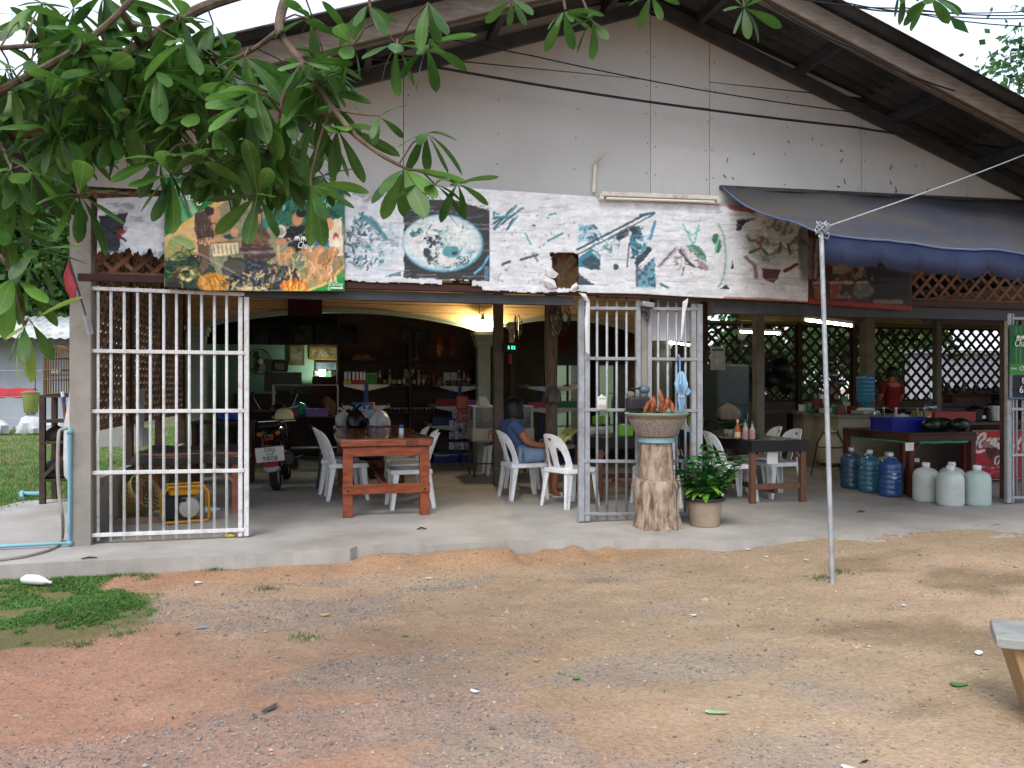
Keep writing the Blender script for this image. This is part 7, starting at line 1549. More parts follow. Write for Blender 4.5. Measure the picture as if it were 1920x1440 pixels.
# woks and pans on the lattice
m_wok = M('black_wok_iron', '#1b1b1c', .4, var=.3, metal=.5); m_pan = M('aluminium_pan', '#8a8f90', .25, var=.2, metal=.8)
def pan(label, px, py, r_px, Y, mat, rz=0., deep=.35, tilt=0.):
    p = at(px, py, Y); R = r_px * mpp(p); t = thing('wok' if mat is m_wok else 'pan', label, 'pan', p, group='pans hung on the kitchen lattice')
    MB().lathe([(0, -R * deep), (R * .45, -R * deep * .85), (R * .8, -R * deep * .4), (R, 0), (R * 1.02, .004), (R * .98, .01), (R * .78, -R * deep * .33), (0, -R * deep * .9)], 24, m=Matrix.Rotation(math.pi / 2, 4, 'X'), cap=False).build('bowl', mat, t, True, rot=(tilt, 0, 0))
    MB().tube([(0, 0, R), (0, .02, R + .06), (.02, .03, R + .12)], .01, 6).build('handle', mat, t, True); return t
pan('large black wok hanging highest on the lattice', 1463, 690, 19, 6.3, m_wok); pan('black pan below left of the large wok', 1443, 712, 15, 6.2, m_wok); pan('black pan low beside the dim fridge', 1412, 672, 13, 6.2, m_pan); pan('black wok at the lower right of the group', 1474, 722, 16, 6.1, m_wok)
pan('shiny aluminium pan left of the awning pole', 1542, 690, 9, 6.0, m_pan); pan('aluminium pan lid right of the awning pole', 1562, 703, 10, 6.0, m_pan); pan('upper aluminium pan behind the awning pole', 1556, 680, 8, 6.1, m_pan); pan('small aluminium pan over the white counter', 1577, 718, 7, 6.0, m_pan); pan('steel bowl hanging by the left lattice panel', 1395, 648, 9, 5.9, m_pan)
pan('pale fan shaped lid near the left tube lamp', 1391, 628, 9, 5.5, m_mould); pan('dented pan beside the black woks', 1430, 735, 10, 5.9, m_pan)
rb = random.Random(77); m_dishes = [m_pan, M('green_glass', '#5a8a7a', .15, trans=.4), M('dish_white', '#a9aca6', .4), M('dish_teal', '#3f7a7a', .4), M('dim_red_pot', '#5a1f1a', .5)]
k = 0
for px, py, Y, h, r, mi, lb in ((1505, 766, 4.4, .12, .07, 2, 'white bowl at the left end of the counter'), (1519, 764, 4.3, .16, .06, 1, 'green glass jar on the counter left of the pole'), (1533, 765, 4.2, .22, .08, 4, 'dim red pot on the counter left of the pole'), (1541, 762, 4.5, .3, .1, 0, 'steel stock pot on the counter at the pole'), (1562, 764, 4.0, .14, .07, 1, 'green glass bowl right of the pole'), (1574, 766, 3.9, .1, .08, 3, 'teal bowl on the counter'), (1588, 766, 3.8, .18, .05, 2, 'pale cup on the counter'), (1597, 768, 3.6, .12, .07, 4, 'reddish jar beside the upturned blue bottle'), (1548, 768, 3.7, .08, .1, 2, 'flat white dish at the counter edge'), (1582, 760, 4.4, .26, .07, 1, 'tall greenish jar at the back of the counter')):
    p = at(px, py, Y); t = thing('kitchen_pot', lb, 'pot', (p.x, Y, .901)); MB().lathe([(r * .8, 0), (r, .01), (r * 1.05, h * .6), (r, h), (r * .92, h), (r * .9, h * .5), (0, .02)], 16, cap=False).build('body', m_dishes[mi], t, True); MB().tube([(r * 1.02 * math.cos(a), r * 1.02 * math.sin(a), h) for a in np.linspace(0, 6.2832, 17)], .005, 5).build('rim', m_dishes[mi], t, True)
lf = thing('herb_bunch', 'bright green herb bunch on the white counter', 'herbs', (at(1528, 760, 3.9).x, 3.9, .90))
for j in range(12): link_mesh('leaf', lm, M('bright_herb', '#4f8a2a', .5, var=.2), lf, (rb.uniform(-.05, .05), rb.uniform(-.05, .05), .01), (rb.uniform(.2, 1.1), rb.uniform(-.4, .4), rb.uniform(0, 6.28)))
# on the back counter to the right
sv = thing('stove_bench', 'dark stove bench along the kitchen lattice', 'bench', (at(1750, 760, 5.9).x, 5.9, 0)); MB().box(-2.2, 4.0, -.1, .5, .84, .9).build('top', m_steel_d, sv); MB().box(-2.2, 4.0, .45, .5, .1, .839).build('back', m_inwall2, sv)
for x in (-2.1, 0, 2.2): MB().box(x - .04, x + .04, -.05, .4, 0, .839).build('support', m_inwall2, sv)
hs = thing('bottle_shelf', 'narrow shelf of dim bottles below the right lattice', 'shelf', (at(1820, 737, 6.4).x, 6.35, at(1820, 737, 6.35).z)); MB().box(-.75, .75, -.12, .12, -.03, 0).build('board', m_dkbrown, hs)
for x in (-.6, .6): MB().box(x - .015, x + .015, -.1, .1, -.2, -.031).build('bracket', m_dkbrown, hs)
for i, (px, c) in enumerate(((1767, '#3a2a1a'), (1779, '#4a4a1f'), (1792, '#1a1a1c'), (1806, '#6a6030'), (1828, '#3a3026'), (1866, '#22281f'))):
    p = at(px, 730, 6.33); bottle('dim_bottle', ('first', 'second', 'third', 'fourth', 'fifth', 'last')[i] + ' dim sauce bottle from the left on the narrow kitchen shelf', 'bottle', (p.x, 6.33, hs.location.z), [(.04, 0), (.045, .01), (.045, .13), (.02, .18), (.018, .22)], M('dimb_' + c[1:], c, .2), [(.02, .21), (.02, .24)], capm[i % 4], 10, 'dim bottles on the narrow shelf')
for px, py, Y, R, h, lb in ((1828, 790, 1.95, .12, .17, 'black pot with white tag on the cooking counter'), (1867, 790, 1.85, .15, .22, 'large dark steel pot at the right of the cooking counter')):
    p = at(px, py, Y); t = thing('cooking_pot', lb, 'pot', (p.x, Y, .841)); MB().lathe([(R * .9, 0), (R, .01), (R, h), (R * 1.03, h + .004), (R * .95, h + .004), (R * .93, .02), (0, .02)], 24, cap=False).build('body', m_wok if R < .14 else m_pan, t, True); MB().lathe([(R * 1.02, h + .005), (R * .6, h + .04), (.02, h + .05), (.02, h + .07), (0, h + .075)], 20, cap=False).build('lid', m_wok, t, True)
    for s in (-1, 1): MB().tube([(s * R, -.04, h * .8), (s * (R + .04), 0, h * .8), (s * R, .04, h * .8)], .008, 6).build('handle', m_wok, t, True)
MB().box(-.03, .03, -.006, 0, 0, .04).build('price_tag', m_whitepl, bpy.data.objects['cooking_pot'], loc=(.03, -.122, .04))
crate('plastic_tub', 'long red plastic tub beside the watermelons', (at(1778, 780, 1.95).x, 2.0, .841), .68, .36, .13, M('red_tub', '#8a161c', .4, var=.15), 0, 0, 'tub')
for px, Y, c, cc_, lb in ((1720, 1.5, '#2f5a2a', m_gold, 'green beer bottle with silver label on the kitchen table'), (1733, 1.55, '#3a1f18', m_wcap, 'dark sauce bottle with white cap by the beer bottle'), (1680, 1.7, '#a59a86', m_wcap, 'pale squeeze bottle behind the blue crate'), (1657, 1.75, '#23301f', m_yelcap, 'dark bottle with cream cap behind the blue crate')):
    p = at(px, 790, Y); bottle('table_bottle', lb, 'bottle', (p.x, Y, .776), [(.032, 0), (.036, .01), (.036, .15), (.018, .2), (.014, .26)], M('tb_' + c[1:], c, .15, spec=.6), [(.016, .255), (.016, .275)], cc_, 12, None, m_pale_s, (.0368, .05, .12))
bag('carrier_bag', 'clear pale bag behind the blue crate on the kitchen table', (at(1690, 785, 1.85).x - .04, 1.78, .776), .13, m_whitebag, .2, False, 51); tn = thing('mustard_tin', 'square mustard coloured tin behind the beer bottle', 'tin', (at(1728, 780, 1.78).x, 1.78, .776)); MB().box(-.1, .1, -.08, .08, 0, .22).build('body', M('mustard_tin', '#8a6420', .4, var=.1), tn, bevel=.01); MB().box(-.07, .07, -.0815, -.0805, .05, .15).build('label_patch', m_yelcap, tn)
pan('upturned steel wok lid behind the mustard tin', 1745, 762, 14, 3.2, m_pan, deep=.5); bx_ = thing('tin_can', 'brown tin can left of the blue crate', 'can', (at(1580, 795, 3.0).x, 3.05, .90)); MB().lathe([(.07, 0), (.07, .15), (.065, .15), (.065, .02), (0, .02)], 16, cap=False).build('body', M('brown_tin', '#5a3024', .5, var=.2), bx_, True); MB().lathe([(.071, .14), (.073, .145), (.071, .15)], 16, cap=False).build('rim', m_pan, bx_)
# ------------------------------------------------------------------ leafy background
def leafmat(name, c, c2, tr=.35, rough=.5, vein=False, rnd=.3):
    m = bpy.data.materials.new(name); m.use_nodes = True; n, l = m.node_tree.nodes, m.node_tree.links; b = n['Principled BSDF']
    tc = n.new('ShaderNodeTexCoord'); nz = n.new('ShaderNodeTexNoise'); nz.inputs['Scale'].default_value = 9 if vein else 1.3; l.new(tc.outputs['Object'], nz.inputs['Vector'])
    rp = n.new('ShaderNodeValToRGB'); rp.color_ramp.elements[0].color = (*rgb(c2), 1); rp.color_ramp.elements[1].color = (*rgb(c), 1); rp.color_ramp.elements[0].position = .35; rp.color_ramp.elements[1].position = .65; l.new(nz.outputs[0], rp.inputs[0])
    oi = n.new('ShaderNodeObjectInfo'); mr = n.new('ShaderNodeMapRange'); mr.inputs[3].default_value = 1 - rnd; mr.inputs[4].default_value = 1 + rnd; hs = n.new('ShaderNodeHueSaturation'); l.new(oi.outputs['Random'], mr.inputs[0]); l.new(mr.outputs[0], hs.inputs['Value']); l.new(rp.outputs[0], hs.inputs['Color']); out = hs.outputs[0]
    if vein:
        sx = n.new('ShaderNodeSeparateXYZ'); l.new(tc.outputs['Object'], sx.inputs[0]); ab = n.new('ShaderNodeMath'); ab.operation = 'ABSOLUTE'; l.new(sx.outputs[0], ab.inputs[0]); lt = n.new('ShaderNodeMath'); lt.operation = 'LESS_THAN'; lt.inputs[1].default_value = .0011; l.new(ab.outputs[0], lt.inputs[0])
        mx = n.new('ShaderNodeMix'); mx.data_type = 'RGBA'; mx.inputs[7].default_value = (.22, .28, .1, 1); ml = n.new('ShaderNodeMath'); ml.operation = 'MULTIPLY'; ml.inputs[1].default_value = .6; l.new(lt.outputs[0], ml.inputs[0]); l.new(ml.outputs[0], mx.inputs[0]); l.new(out, mx.inputs[6]); out = mx.outputs[2]
    l.new(out, b.inputs['Base Color']); b.inputs['Roughness'].default_value = rough; b.inputs['Specular IOR Level'].default_value = .35
    t = n.new('ShaderNodeBsdfTranslucent'); l.new(out, t.inputs['Color']); ms = n.new('ShaderNodeMixShader'); ms.inputs[0].default_value = tr; l.new(b.outputs[0], ms.inputs[1]); l.new(t.outputs[0], ms.inputs[2]); l.new(ms.outputs[0], n['Material Output'].inputs[0]); return m
m_bark = M('grey_bark', '#5c5148', .9, var=.3, scale=9, bump=.6, bscale=30)
m_crowns = [leafmat('far_foliage_a', '#3f6a34', '#1c3a1c'), leafmat('far_foliage_b', '#4f7a44', '#27492a'), leafmat('far_foliage_c', '#557d3c', '#2a4a1e')]
def tree(label, x, y, h, r, n, mi, seed, low=.35, ls=.16):
    rg = np.random.default_rng(seed); z0 = float(zground(x, y)); t = thing('background_tree', label, 'tree', (x, y, z0), group='trees around the restaurant')
    tr_ = MB().tube([(0, 0, -.1), (.1, 0, h * .3), (0, .1, h * .6), (.05, 0, h * .85)], [h * .03, h * .024, h * .016, h * .006], 8); 
    for k in range(6): a = rg.uniform(0, 6.28); z = h * rg.uniform(.3, .65); tr_.tube([(0.05, 0, z), (r * .4 * math.cos(a), r * .4 * math.sin(a), z + h * .12), (r * .75 * math.cos(a), r * .75 * math.sin(a), z + h * .18)], [h * .012, h * .008, h * .003], 5)
    tr_.build('trunk', m_bark, t, True)
    nc = 22; c = rg.normal(size=(nc, 3)); c /= np.linalg.norm(c, axis=1)[:, None]; c *= rg.uniform(.35, .95, (nc, 1)) * np.array([r, r, h * (1 - low) / 2]); c[:, 2] += h * (low + (1 - low) / 2)
    k = rg.integers(0, nc, n); P_ = c[k] + rg.normal(size=(n, 3)) * np.array([r, r, r]) * .17
    d = rg.normal(size=(n, 3)); d[:, 2] -= .3; d /= np.linalg.norm(d, axis=1)[:, None]; u = np.cross(d, rg.normal(size=(n, 3))); u /= np.linalg.norm(u, axis=1)[:, None]; L = (ls * rg.uniform(.6, 1.3, n))[:, None]
    V = np.stack([P_, P_ + d * L * .5 + u * L * .28, P_ + d * L, P_ + d * L * .5 - u * L * .28], 1).reshape(-1, 3)
    me = bpy.data.meshes.new('crown'); me.from_pydata(V.tolist(), [], np.arange(4 * n).reshape(-1, 4).tolist()); link_mesh('crown', me, m_crowns[mi], t)
for px, D, h, r, mi, lb in ((-40, 34, 13, 5, 0, 'leafy tree at the far left edge behind the white shed'), (60, 38, 14, 5.5, 1, 'leafy tree rising behind the white shed roof'), (120, 33, 11, 3.6, 2, 'leafy tree close behind the corner pillar on the left')): q = depth(px, 725, D); tree(lb, q.x, q.y, h, r, 9000, mi, int(D), .08, .42)
for i, (px, Y, h, r, lb) in enumerate(((1400, 12, 5, 1.8, 'green tree behind the left kitchen lattice'), (1560, 14, 5.5, 1.9, 'green tree behind the kitchen lattice near the pole'), (1690, 12.5, 4.6, 1.5, 'green tree behind the cook in red'))): tree(lb, at(px, 700, Y).x, Y, h, r, 6000, i, 10 + i, .1, .22)
tree('tall tree showing sparse leaves at the top right corner', depth(2010, 200, 19).x, depth(2010, 200, 19).y, 12.5, 3.0, 5000, 1, 30, .3, .22)
tree('big unseen tree beside the yard, added to shade the awning side', 8.6, -4.2, 7.5, 2.9, 9000, 0, 44, .45, .2)  # out of view, added so its crown darkens the awning and right yard
m_bw = M('far_white_wall', '#9ea6b0', .8, var=.06, scale=1.5, dirt=('#8a8a86', .4, 1.))
sw = thing('white_wall', 'plain white outbuilding wall glimpsed through the right lattice', 'wall', (at(1830, 700, 11).x, 11, -.1)); MB().box(-2.2, 3.5, 0, .2, 0, 2.35).build('wall_face', m_bw, sw); MB().box(-2.3, 3.6, -.15, .3, 2.352, 2.45).build('coping', m_galv, sw)
# neighbour shed
SH = 22.; a = at(-80, 700, SH); b = at(128, 700, SH); nb = thing('neighbour_shed', 'white shed with rusty corrugated roof on the left', 'shed', (a.x, SH, -.2)); w = b.x - a.x + .9; zr = at(60, 640, SH).z + .3
MB().box(0, w, 0, 2.5, 0, zr + .15).build('wall', m_bw, nb); vs, fs = [], []; m_rr = M('rusty_white_roof', '#b0b4b4', .6, var=.2, scale=2, dirt=('#7a4634', .8, 1.6))
n = 90
for i in range(n + 1):
    x = -.5 + (w + 1) * i / n
    for y, z in ((-1.2, zr - .05), (2.6, zr + .95)): vs.append((x, y, z + .03 * math.cos(i * 1.3)))
for i in range(n): fs.append((2 * i, 2 * i + 2, 2 * i + 3, 2 * i + 1))
mb = MB(); mb.add(vs, fs); o = mb.build('roof', m_rr, nb, True); o.modifiers.new('s', 'SOLIDIFY').thickness = .01
MB().bar((-.5, -1.1, zr - .14), (w + .5, -1.1, zr - .14), .05, .08).build('eave_beam', m_steel_d, nb)
for x in (.1, w): MB().box(x - .04, x + .04, -1.14, -1.06, 0, zr - .2).build('eave_post', m_steel_d, nb)
# fence wire, cloths, bucket on the lawn
fp = thing('wire_fence', 'thin wire fence with steel posts crossing the lawn', 'fence', tuple(depth(22, 800, 22)[:2]) + (-.06,)); 
for k in range(4): MB().tube([(k * 1.1 - 1.6, 0, 0), (k * 1.1 - 1.6, 0, 1.9)], .014, 6).build('post', m_steel_d, fp)
for z in (.5, 1.1, 1.85): MB().tube([(-1.7, 0, z), (1.8, 0, z)], .004, 5).build('wire', m_galv, fp)
tb_ = thing('sawhorse', 'dark trestle with red cloth thrown over it on the lawn', 'trestle', tuple(depth(22, 800, 23)[:2]) + (-.06,))
tb_.scale = (1.5, 1.5, 1.45)
for s in (-1, 1):
    for q in (-1, 1): MB().bar((s * .35, q * .25, 0), (s * .3, 0, .85), .04, .05).build('leg', m_steel_d, tb_)
MB().bar((-.45, 0, .86), (.45, 0, .86), .06, .06).build('beam', m_steel_d, tb_)
rc = thing('red_cloth', 'red cloth thrown over the trestle on the lawn', 'cloth', (tb_.location.x, tb_.location.y, 1.24)); rc.scale = (1.5,) * 3; vs, fs = [], []
for j in range(9):
    for i in range(15): x, y = -.42 + .84 * i / 14, -.3 + .6 * j / 8; vs.append((x, y * .45, .03 - .75 * max(0, abs(y) - .05) + .012 * math.sin(i * 1.1 + j)))
for j in range(8):
    for i in range(14): fs.append((j * 15 + i, j * 15 + i + 1, j * 15 + i + 16, j * 15 + i + 15))
mb = MB(); mb.add(vs, fs); mb.build('sheet', M('red_fabric', '#9a2c30', .8, var=.2, bump=.2), rc, True).modifiers.new('s', 'SOLIDIFY').thickness = .004
bu = thing('bucket', 'yellow green plastic bucket on a white sack by the lawn', 'bucket', tuple(depth(58, 790, 22)[:2]) + (.58,)); bu.scale = (1.3,) * 3; MB().lathe([(.12, 0), (.13, .01), (.17, .42), (.185, .43), (.185, .45), (.165, .45), (.12, .02), (0, .02)], 20, cap=False).build('tub', M('yellow_green_plastic', '#7d8a4a', .5, var=.1), bu, True); MB().tube([(.18 * math.cos(t), .02, .44 + .04 * math.sin(t)) for t in np.linspace(0, 3.14, 12)], .006, 5).build('handle', m_galv, bu, True)
for dx, r, lb in ((0, .26, 'white sack under the yellow green bucket'), (-.45, .28, 'white sack left of the bucket on the lawn'), (.3, .22, 'small white sack beside the dark rack on the lawn')): bag('grain_sack', lb, (bu.location.x + dx * 2, bu.location.y + .02, -.03), r * 1.3, m_whitebag, .62 if dx == 0 else .5, False, int(61 + dx * 10), 'sack')
# bird cage on a dark rack
rx0, rx1 = at(80, 800, 2.6).x, at(136, 800, 2.6).x; RK = thing('wooden_rack', 'dark weathered open rack against the pillar under the bird cage', 'rack', ((rx0 + rx1) / 2, 2.6, 0)); hw = (rx1 - rx0) / 2; m_rk = M('weathered_dark_wood', '#3f342d', .85, var=.3, scale=8, bump=.4); zt = at(100, 742, 2.6).z
for x in (-hw, hw):
    for y in (0, .4): MB().box(x - .028, x + .028, y - .028, y + .028, 0, zt).build('upright', m_rk, RK)
for z in (.25, .68, .92, zt - .02): MB().box(-hw - .02, hw + .02, -.03, .43, z, z + .03).build('shelf', m_rk, RK)
MB().box(-hw + .03, hw - .03, .4, .41, .28, .66).build('back_board', m_rk, RK); MB().bar((-hw, -.02, .3), (hw, -.02, .62), .02, .04).build('brace', m_rk, RK)
for lb, z, r in (('dark bundle on the lower shelf of the rack', .28, .14), ('grey bundle on the middle shelf of the rack', .71, .11)): bag('rag_bundle', lb, (RK.location.x - .05, 2.75, z), r, M('dark_rag', '#2e2a29', .9, bump=.4), .24 if r > .12 else .18, False, int(z * 100), 'bundle')
BC = thing('bird_cage', 'domed wicker bird cage standing on the dark rack', 'cage', (at(110, 700, 2.75).x, 2.75, zt + .012)); m_cane = M('cane', '#6a5338', .7, var=.25, scale=20); R = .15; Hc = at(110, 647, 2.75).z - zt - .02
for k in range(34): a = 6.2832 * k / 34; c, s = math.cos(a), math.sin(a); MB().tube([(R * c, R * s, 0), (R * c, R * s, Hc * .75), (R * .85 * c, R * .85 * s, Hc * .9), (R * .4 * c, R * .4 * s, Hc * .985), (0, 0, Hc)], .0055, 5).build('cage_wire', m_cane, BC, True)
for z in (.01, Hc * .3, Hc * .5, Hc * .74): MB().tube([(R * 1.02 * math.cos(t), R * 1.02 * math.sin(t), z) for t in np.linspace(0, 6.2832, 25)], .007, 6).build('hoop', m_cane, BC, True)
MB().lathe([(R, 0), (R, .012)], 24).build('floor', m_cane, BC); MB().tube([(-R, 0, Hc * .4), (R, 0, Hc * .4)], .006, 6).build('perch', m_cane, BC); MB().box(-.05, .05, -.1, -.04, Hc * .42, Hc * .52).build('feed_cup', m_whitepl, BC, bevel=.01)
sk = thing('plastic_sack', 'long white plastic sack hanging beside the corner pillar', 'sack', at(133, 905, .25)); k = mpp(sk.location); MB().lathe([(.05, 0), (.09, .05), (.1, .2), (.07, .5), (.035, .8), (.03, 1.15), (.028, 1.7)], 16, warp=lambda a, i, r, z: r * (1 + .2 * math.sin(3 * a + z * 6)) * (.75 if abs(math.sin(a)) > .7 else 1)).build('sheet', m_whitebag, sk, True, loc=(0, .1, 0))
stk = thing('broom_handle', 'wooden stick with blue band leaning by the rack', 'stick', at(133, 880, 1.9)); q = at(118, 740, 1.9) - stk.location; MB().tube([(0, 0, -.1), q], .018, 8).build('shaft', m_brownw, stk, True); MB().tube([q * .9, q * .97], .021, 8).build('band', m_bluecap, stk, True); MB().tube([q * .97, q * 1.04], .02, 8).build('tip', m_whitepl, stk, True)
m_pvc = M('blue_pvc', '#6f9fae', .4, var=.1)
def pipe(label, pts, r, mat, cat='pipe', name='water_pipe'):
    t = thing(name, label, cat, pts[0]); MB().tube([q - pts[0] for q in pts], r, 10).build('run', mat, t, True)
    for q in pts[1:-1]: MB().ball(q - pts[0], r * 1.45, 10, 8).build('elbow', mat, t, True)
a = on(131, 1018, .03)
pipe('pale blue plastic water pipe along the concrete and up beside the pillar', [on(-60, 1027, .03), a, Vector((a.x, a.y, .95)), Vector((a.x + .02, a.y + .1, 1.1))], .018, m_pvc); pipe('short blue pipe stub with elbow at the edge of the lawn', [on(40, 935, .0), on(42, 926, .03), on(82, 926, .03)], .03, m_pvc)
hp = [at(126, 803, -.15), at(111, 806, -.15), at(109, 830, -.2), at(108, 880, -.22), at(111, 930, -.25), at(118, 970, -.3), on(118, 1008, .012), on(108, 1024, .012), on(85, 1034, .012), on(45, 1044, .012), on(-20, 1052, .012)]
ps = [hp[i].lerp(hp[i + 1], t / 6) for i in range(len(hp) - 1) for t in range(6)] + [hp[-1]]
for _ in range(3): ps = [ps[0]] + [(ps[i - 1] + ps[i] * 2 + ps[i + 1]) / 4 for i in range(1, len(ps) - 1)] + [ps[-1]]
tag(MB().tube([q - ps[0] for q in ps], .013, 8).build('garden_hose', M('grey_hose', '#8d8680', .6, var=.15), None, True, loc=ps[0]), 'grey hose hanging by the pillar and lying across the concrete', 'hose')
# red flag on the pillar
fa, fb_ = at(170, 622, -.14), at(128, 480, -.3); FG = thing('red_flag', 'faded red pennant on a thin pole tied to the corner pillar', 'flag', fa); MB().tube([(0, 0, 0), fb_ - fa], .008, 6).build('pole', m_steel_d, FG, True); MB().bar((0, .0, -.02), (fb_ - fa) * .22, .03, .04).build('socket', m_galv, FG)
q = fb_ - fa; vs, fs = [], []
for j in range(11):
    for i in range(6): s, t = i / 5, j / 10; p0 = q * (1 - t * .42); vs.append(p0 + Vector((-.06 * s * (1 - abs(t - .5)) , .02 * math.sin(s * 5 + t * 4), -.17 * s * (1 - t * .3))))
for j in range(10):
    for i in range(5): fs.append((j * 6 + i, j * 6 + i + 1, j * 6 + i + 7, j * 6 + i + 6))
mb = MB(); mb.add(vs, fs); mb.build('pennant', M('faded_red_cloth', '#b04a50', .8, var=.15), FG, True).modifiers.new('s', 'SOLIDIFY').thickness = .002

# ------------------------------------------------------------------ overhanging tree in the foreground
m_lf = [leafmat('broad_leaf_dark', '#527c33', '#395f26', .42, .42, True), leafmat('broad_leaf_mid', '#668f3e', '#4b7530', .46, .42, True), leafmat('broad_leaf_pale', '#93a850', '#7a9440', .4, .45, True, .15)]
def broad_leaf(name, L, W, fold, droop, curl):
    prof = [(0, .05), (.08, .09), (.2, .3), (.4, .68), (.6, .95), (.75, 1.), (.88, .82), (.96, .45), (1., .08)]; vs, fs = [], []
    for t, w in prof:
        y, z = L * t, -droop * L * t * t; hw = W * w / 2
        vs += [(-hw, y, z + fold * hw - curl * hw * hw / W), (-hw * .5, y, z + fold * hw * .55), (0, y, z), (hw * .5, y, z + fold * hw * .55), (hw, y, z + fold * hw - curl * hw * hw / W)]
    for i in range(len(prof) - 1):
        for k in range(4): fs.append((i * 5 + k, i * 5 + k + 1, i * 5 + k + 6, i * 5 + k + 5))
    mb = MB(); mb.add(vs, fs); return mb.mesh(name, True)
LV = [[broad_leaf('leaf', .19, .056, f, d, c) for f, d, c in ((.25, .12, .5), (.4, .25, .8), (.15, .3, .2))] for _ in range(3)]
for i, row in enumerate(LV):
    for me in row: me.materials.append(m_lf[i])
root = depth(-420, 725, 3.4); root.z = float(zground(root.x, root.y)) - .05
OT = thing('overhanging_tree', 'broad leaved tree whose branches hang over the top left', 'tree', root)
m_limb = M('smooth_brown_bark', '#5a4a3c', .85, var=.35, scale=14, bump=.5, bscale=40, dirt=('#7d7568', .6, 12))
def limb(pts, r0, r1, name='branch'):
    w = [depth(*p) - root for p in pts]; q = []
    for i in range(len(w) - 1):
        for t in range(5): q.append(w[i].lerp(w[i + 1], t / 5))
    q.append(w[-1])
    for _ in range(3): q = [q[0]] + [(q[i - 1] + q[i] * 2 + q[i + 1]) / 4 for i in range(1, len(q) - 1)] + [q[-1]]
    n = len(q); MB().tube(q, [r0 + (r1 - r0) * i / (n - 1) for i in range(n)], 8).build(name, m_limb, OT, True); return [p + root for p in q]
q0 = depth(-300, 300, 3.3) - root
MB().tube([(0, 0, 0), (.05, .02, q0.z * .5), q0, q0 + Vector((-.05, 0, 1.2))], [.16, .13, .1, .07], 12).build('trunk', m_limb, OT, True)
net = []
net += limb([(-300, 300, 3.3), (-100, 258, 3.0), (0, 252, 2.9), (70, 242, 2.85), (150, 185, 2.8), (215, 115, 2.8), (262, 88, 2.8), (330, 40, 2.8), (390, 8, 2.85), (560, -40, 3.0)], .034, .016)
net += limb([(-60, 200, 2.6), (60, 140, 2.6), (150, 90, 2.6), (225, 25, 2.6), (270, -30, 2.6)], .015, .009)
net += limb([(262, 88, 2.8), (283, 140, 2.8), (300, 185, 2.75), (316, 225, 2.7), (370, 280, 2.65), (405, 305, 2.6)], .011, .004)
net += limb([(228, 20, 2.6), (250, 60, 2.7), (262, 88, 2.8)], .012, .01); net += limb([(0, 90, 2.7), (110, 82, 2.75), (200, 78, 2.8), (258, 86, 2.8)], .009, .007)
net += limb([(560, -60, 2.9), (530, 10, 2.85), (520, 60, 2.8), (560, 110, 2.75), (590, 155, 2.7), (625, 205, 2.65), (665, 255, 2.6), (720, 295, 2.55), (765, 318, 2.5)], .02, .005)
net += limb([(520, 60, 2.8), (480, 90, 2.85), (440, 112, 2.9), (395, 108, 2.9), (345, 115, 2.9)], .010, .004); net += limb([(568, 120, 2.75), (535, 165, 2.75), (522, 220, 2.75), (515, 270, 2.75), (488, 330, 2.75)], .009, .004)
net += limb([(622, 205, 2.65), (603, 250, 2.65), (590, 300, 2.65), (582, 335, 2.65)], .007, .004); net += limb([(105, 222, 2.82), (120, 270, 2.75), (138, 310, 2.7), (148, 362, 2.65)], .009, .004); net += limb([(620, 203, 2.65), (670, 214, 2.62), (712, 217, 2.6)], .005, .003)
net += limb([(690, -40, 2.7), (695, 35, 2.7), (720, 55, 2.72), (745, 85, 2.72)], .006, .003); net += limb([(284, 140, 2.8), (340, 150, 2.85), (420, 142, 2.9)], .006, .003); net += limb([(640, -60, 3.0), (900, -70, 3.1), (1050, -40, 3.2), (1060, 18, 3.2)], .014, .005); net += limb([(900, -70, 3.1), (1250, -90, 3.3), (1390, -30, 3.4), (1395, 12, 3.4)], .012, .004); net += limb([(1080, -30, 3.2), (1110, 40, 3.2)], .006, .004)
net += limb([(1250, -90, 3.3), (1600, -70, 3.6), (1740, -20, 3.7)], .01, .005); net += limb([(-120, 300, 2.9), (-40, 420, 2.7), (20, 500, 2.55), (45, 612, 2.5)], .012, .004); net += limb([(0, 252, 2.9), (10, 290, 2.75), (22, 318, 2.6)], .008, .004)
rl = random.Random(101); LEAVES = []
def whorl(px, py, D, n=8, size=1., axis=None, pal=None, spread=(.75, 1.5), stem=None):
    c = depth(px, py, D); near = min(net, key=lambda q: (q - c).length)
    if .03 < (near - c).length < .6:
        mid = near.lerp(c, .5) + Vector((0, 0, .02)); MB().tube([near - root, mid - root, c - root], [.004, .0035, .003], 6).build('twig', m_limb, OT, True)
    ax = Vector(axis) if axis else Vector((rl.uniform(-.5, .5), rl.uniform(-.6, .2), rl.uniform(-1, -.1)))
    ax.normalize(); u = ax.orthogonal().normalized(); w = ax.cross(u); a0 = rl.uniform(0, 6.28)
    for k in range(n):
        a = a0 + 6.2832 * k / n + rl.uniform(-.25, .25); f = rl.uniform(*spread); d = ax * math.cos(f) + (u * math.cos(a) + w * math.sin(a)) * math.sin(f); d.z -= .14; d.normalize()
        nrm = Vector((rl.uniform(-.5, .5), rl.uniform(-.5, .5), 1)); x = d.cross(nrm).normalized(); z = x.cross(d); s = size * rl.uniform(.72, 1.12)
        LEAVES.append((c, Matrix(((x.x, d.x, z.x), (x.y, d.y, z.y), (x.z, d.z, z.z))), s, pal if pal is not None else (0 if rl.random() < .5 else 1), rl.randrange(3), D))
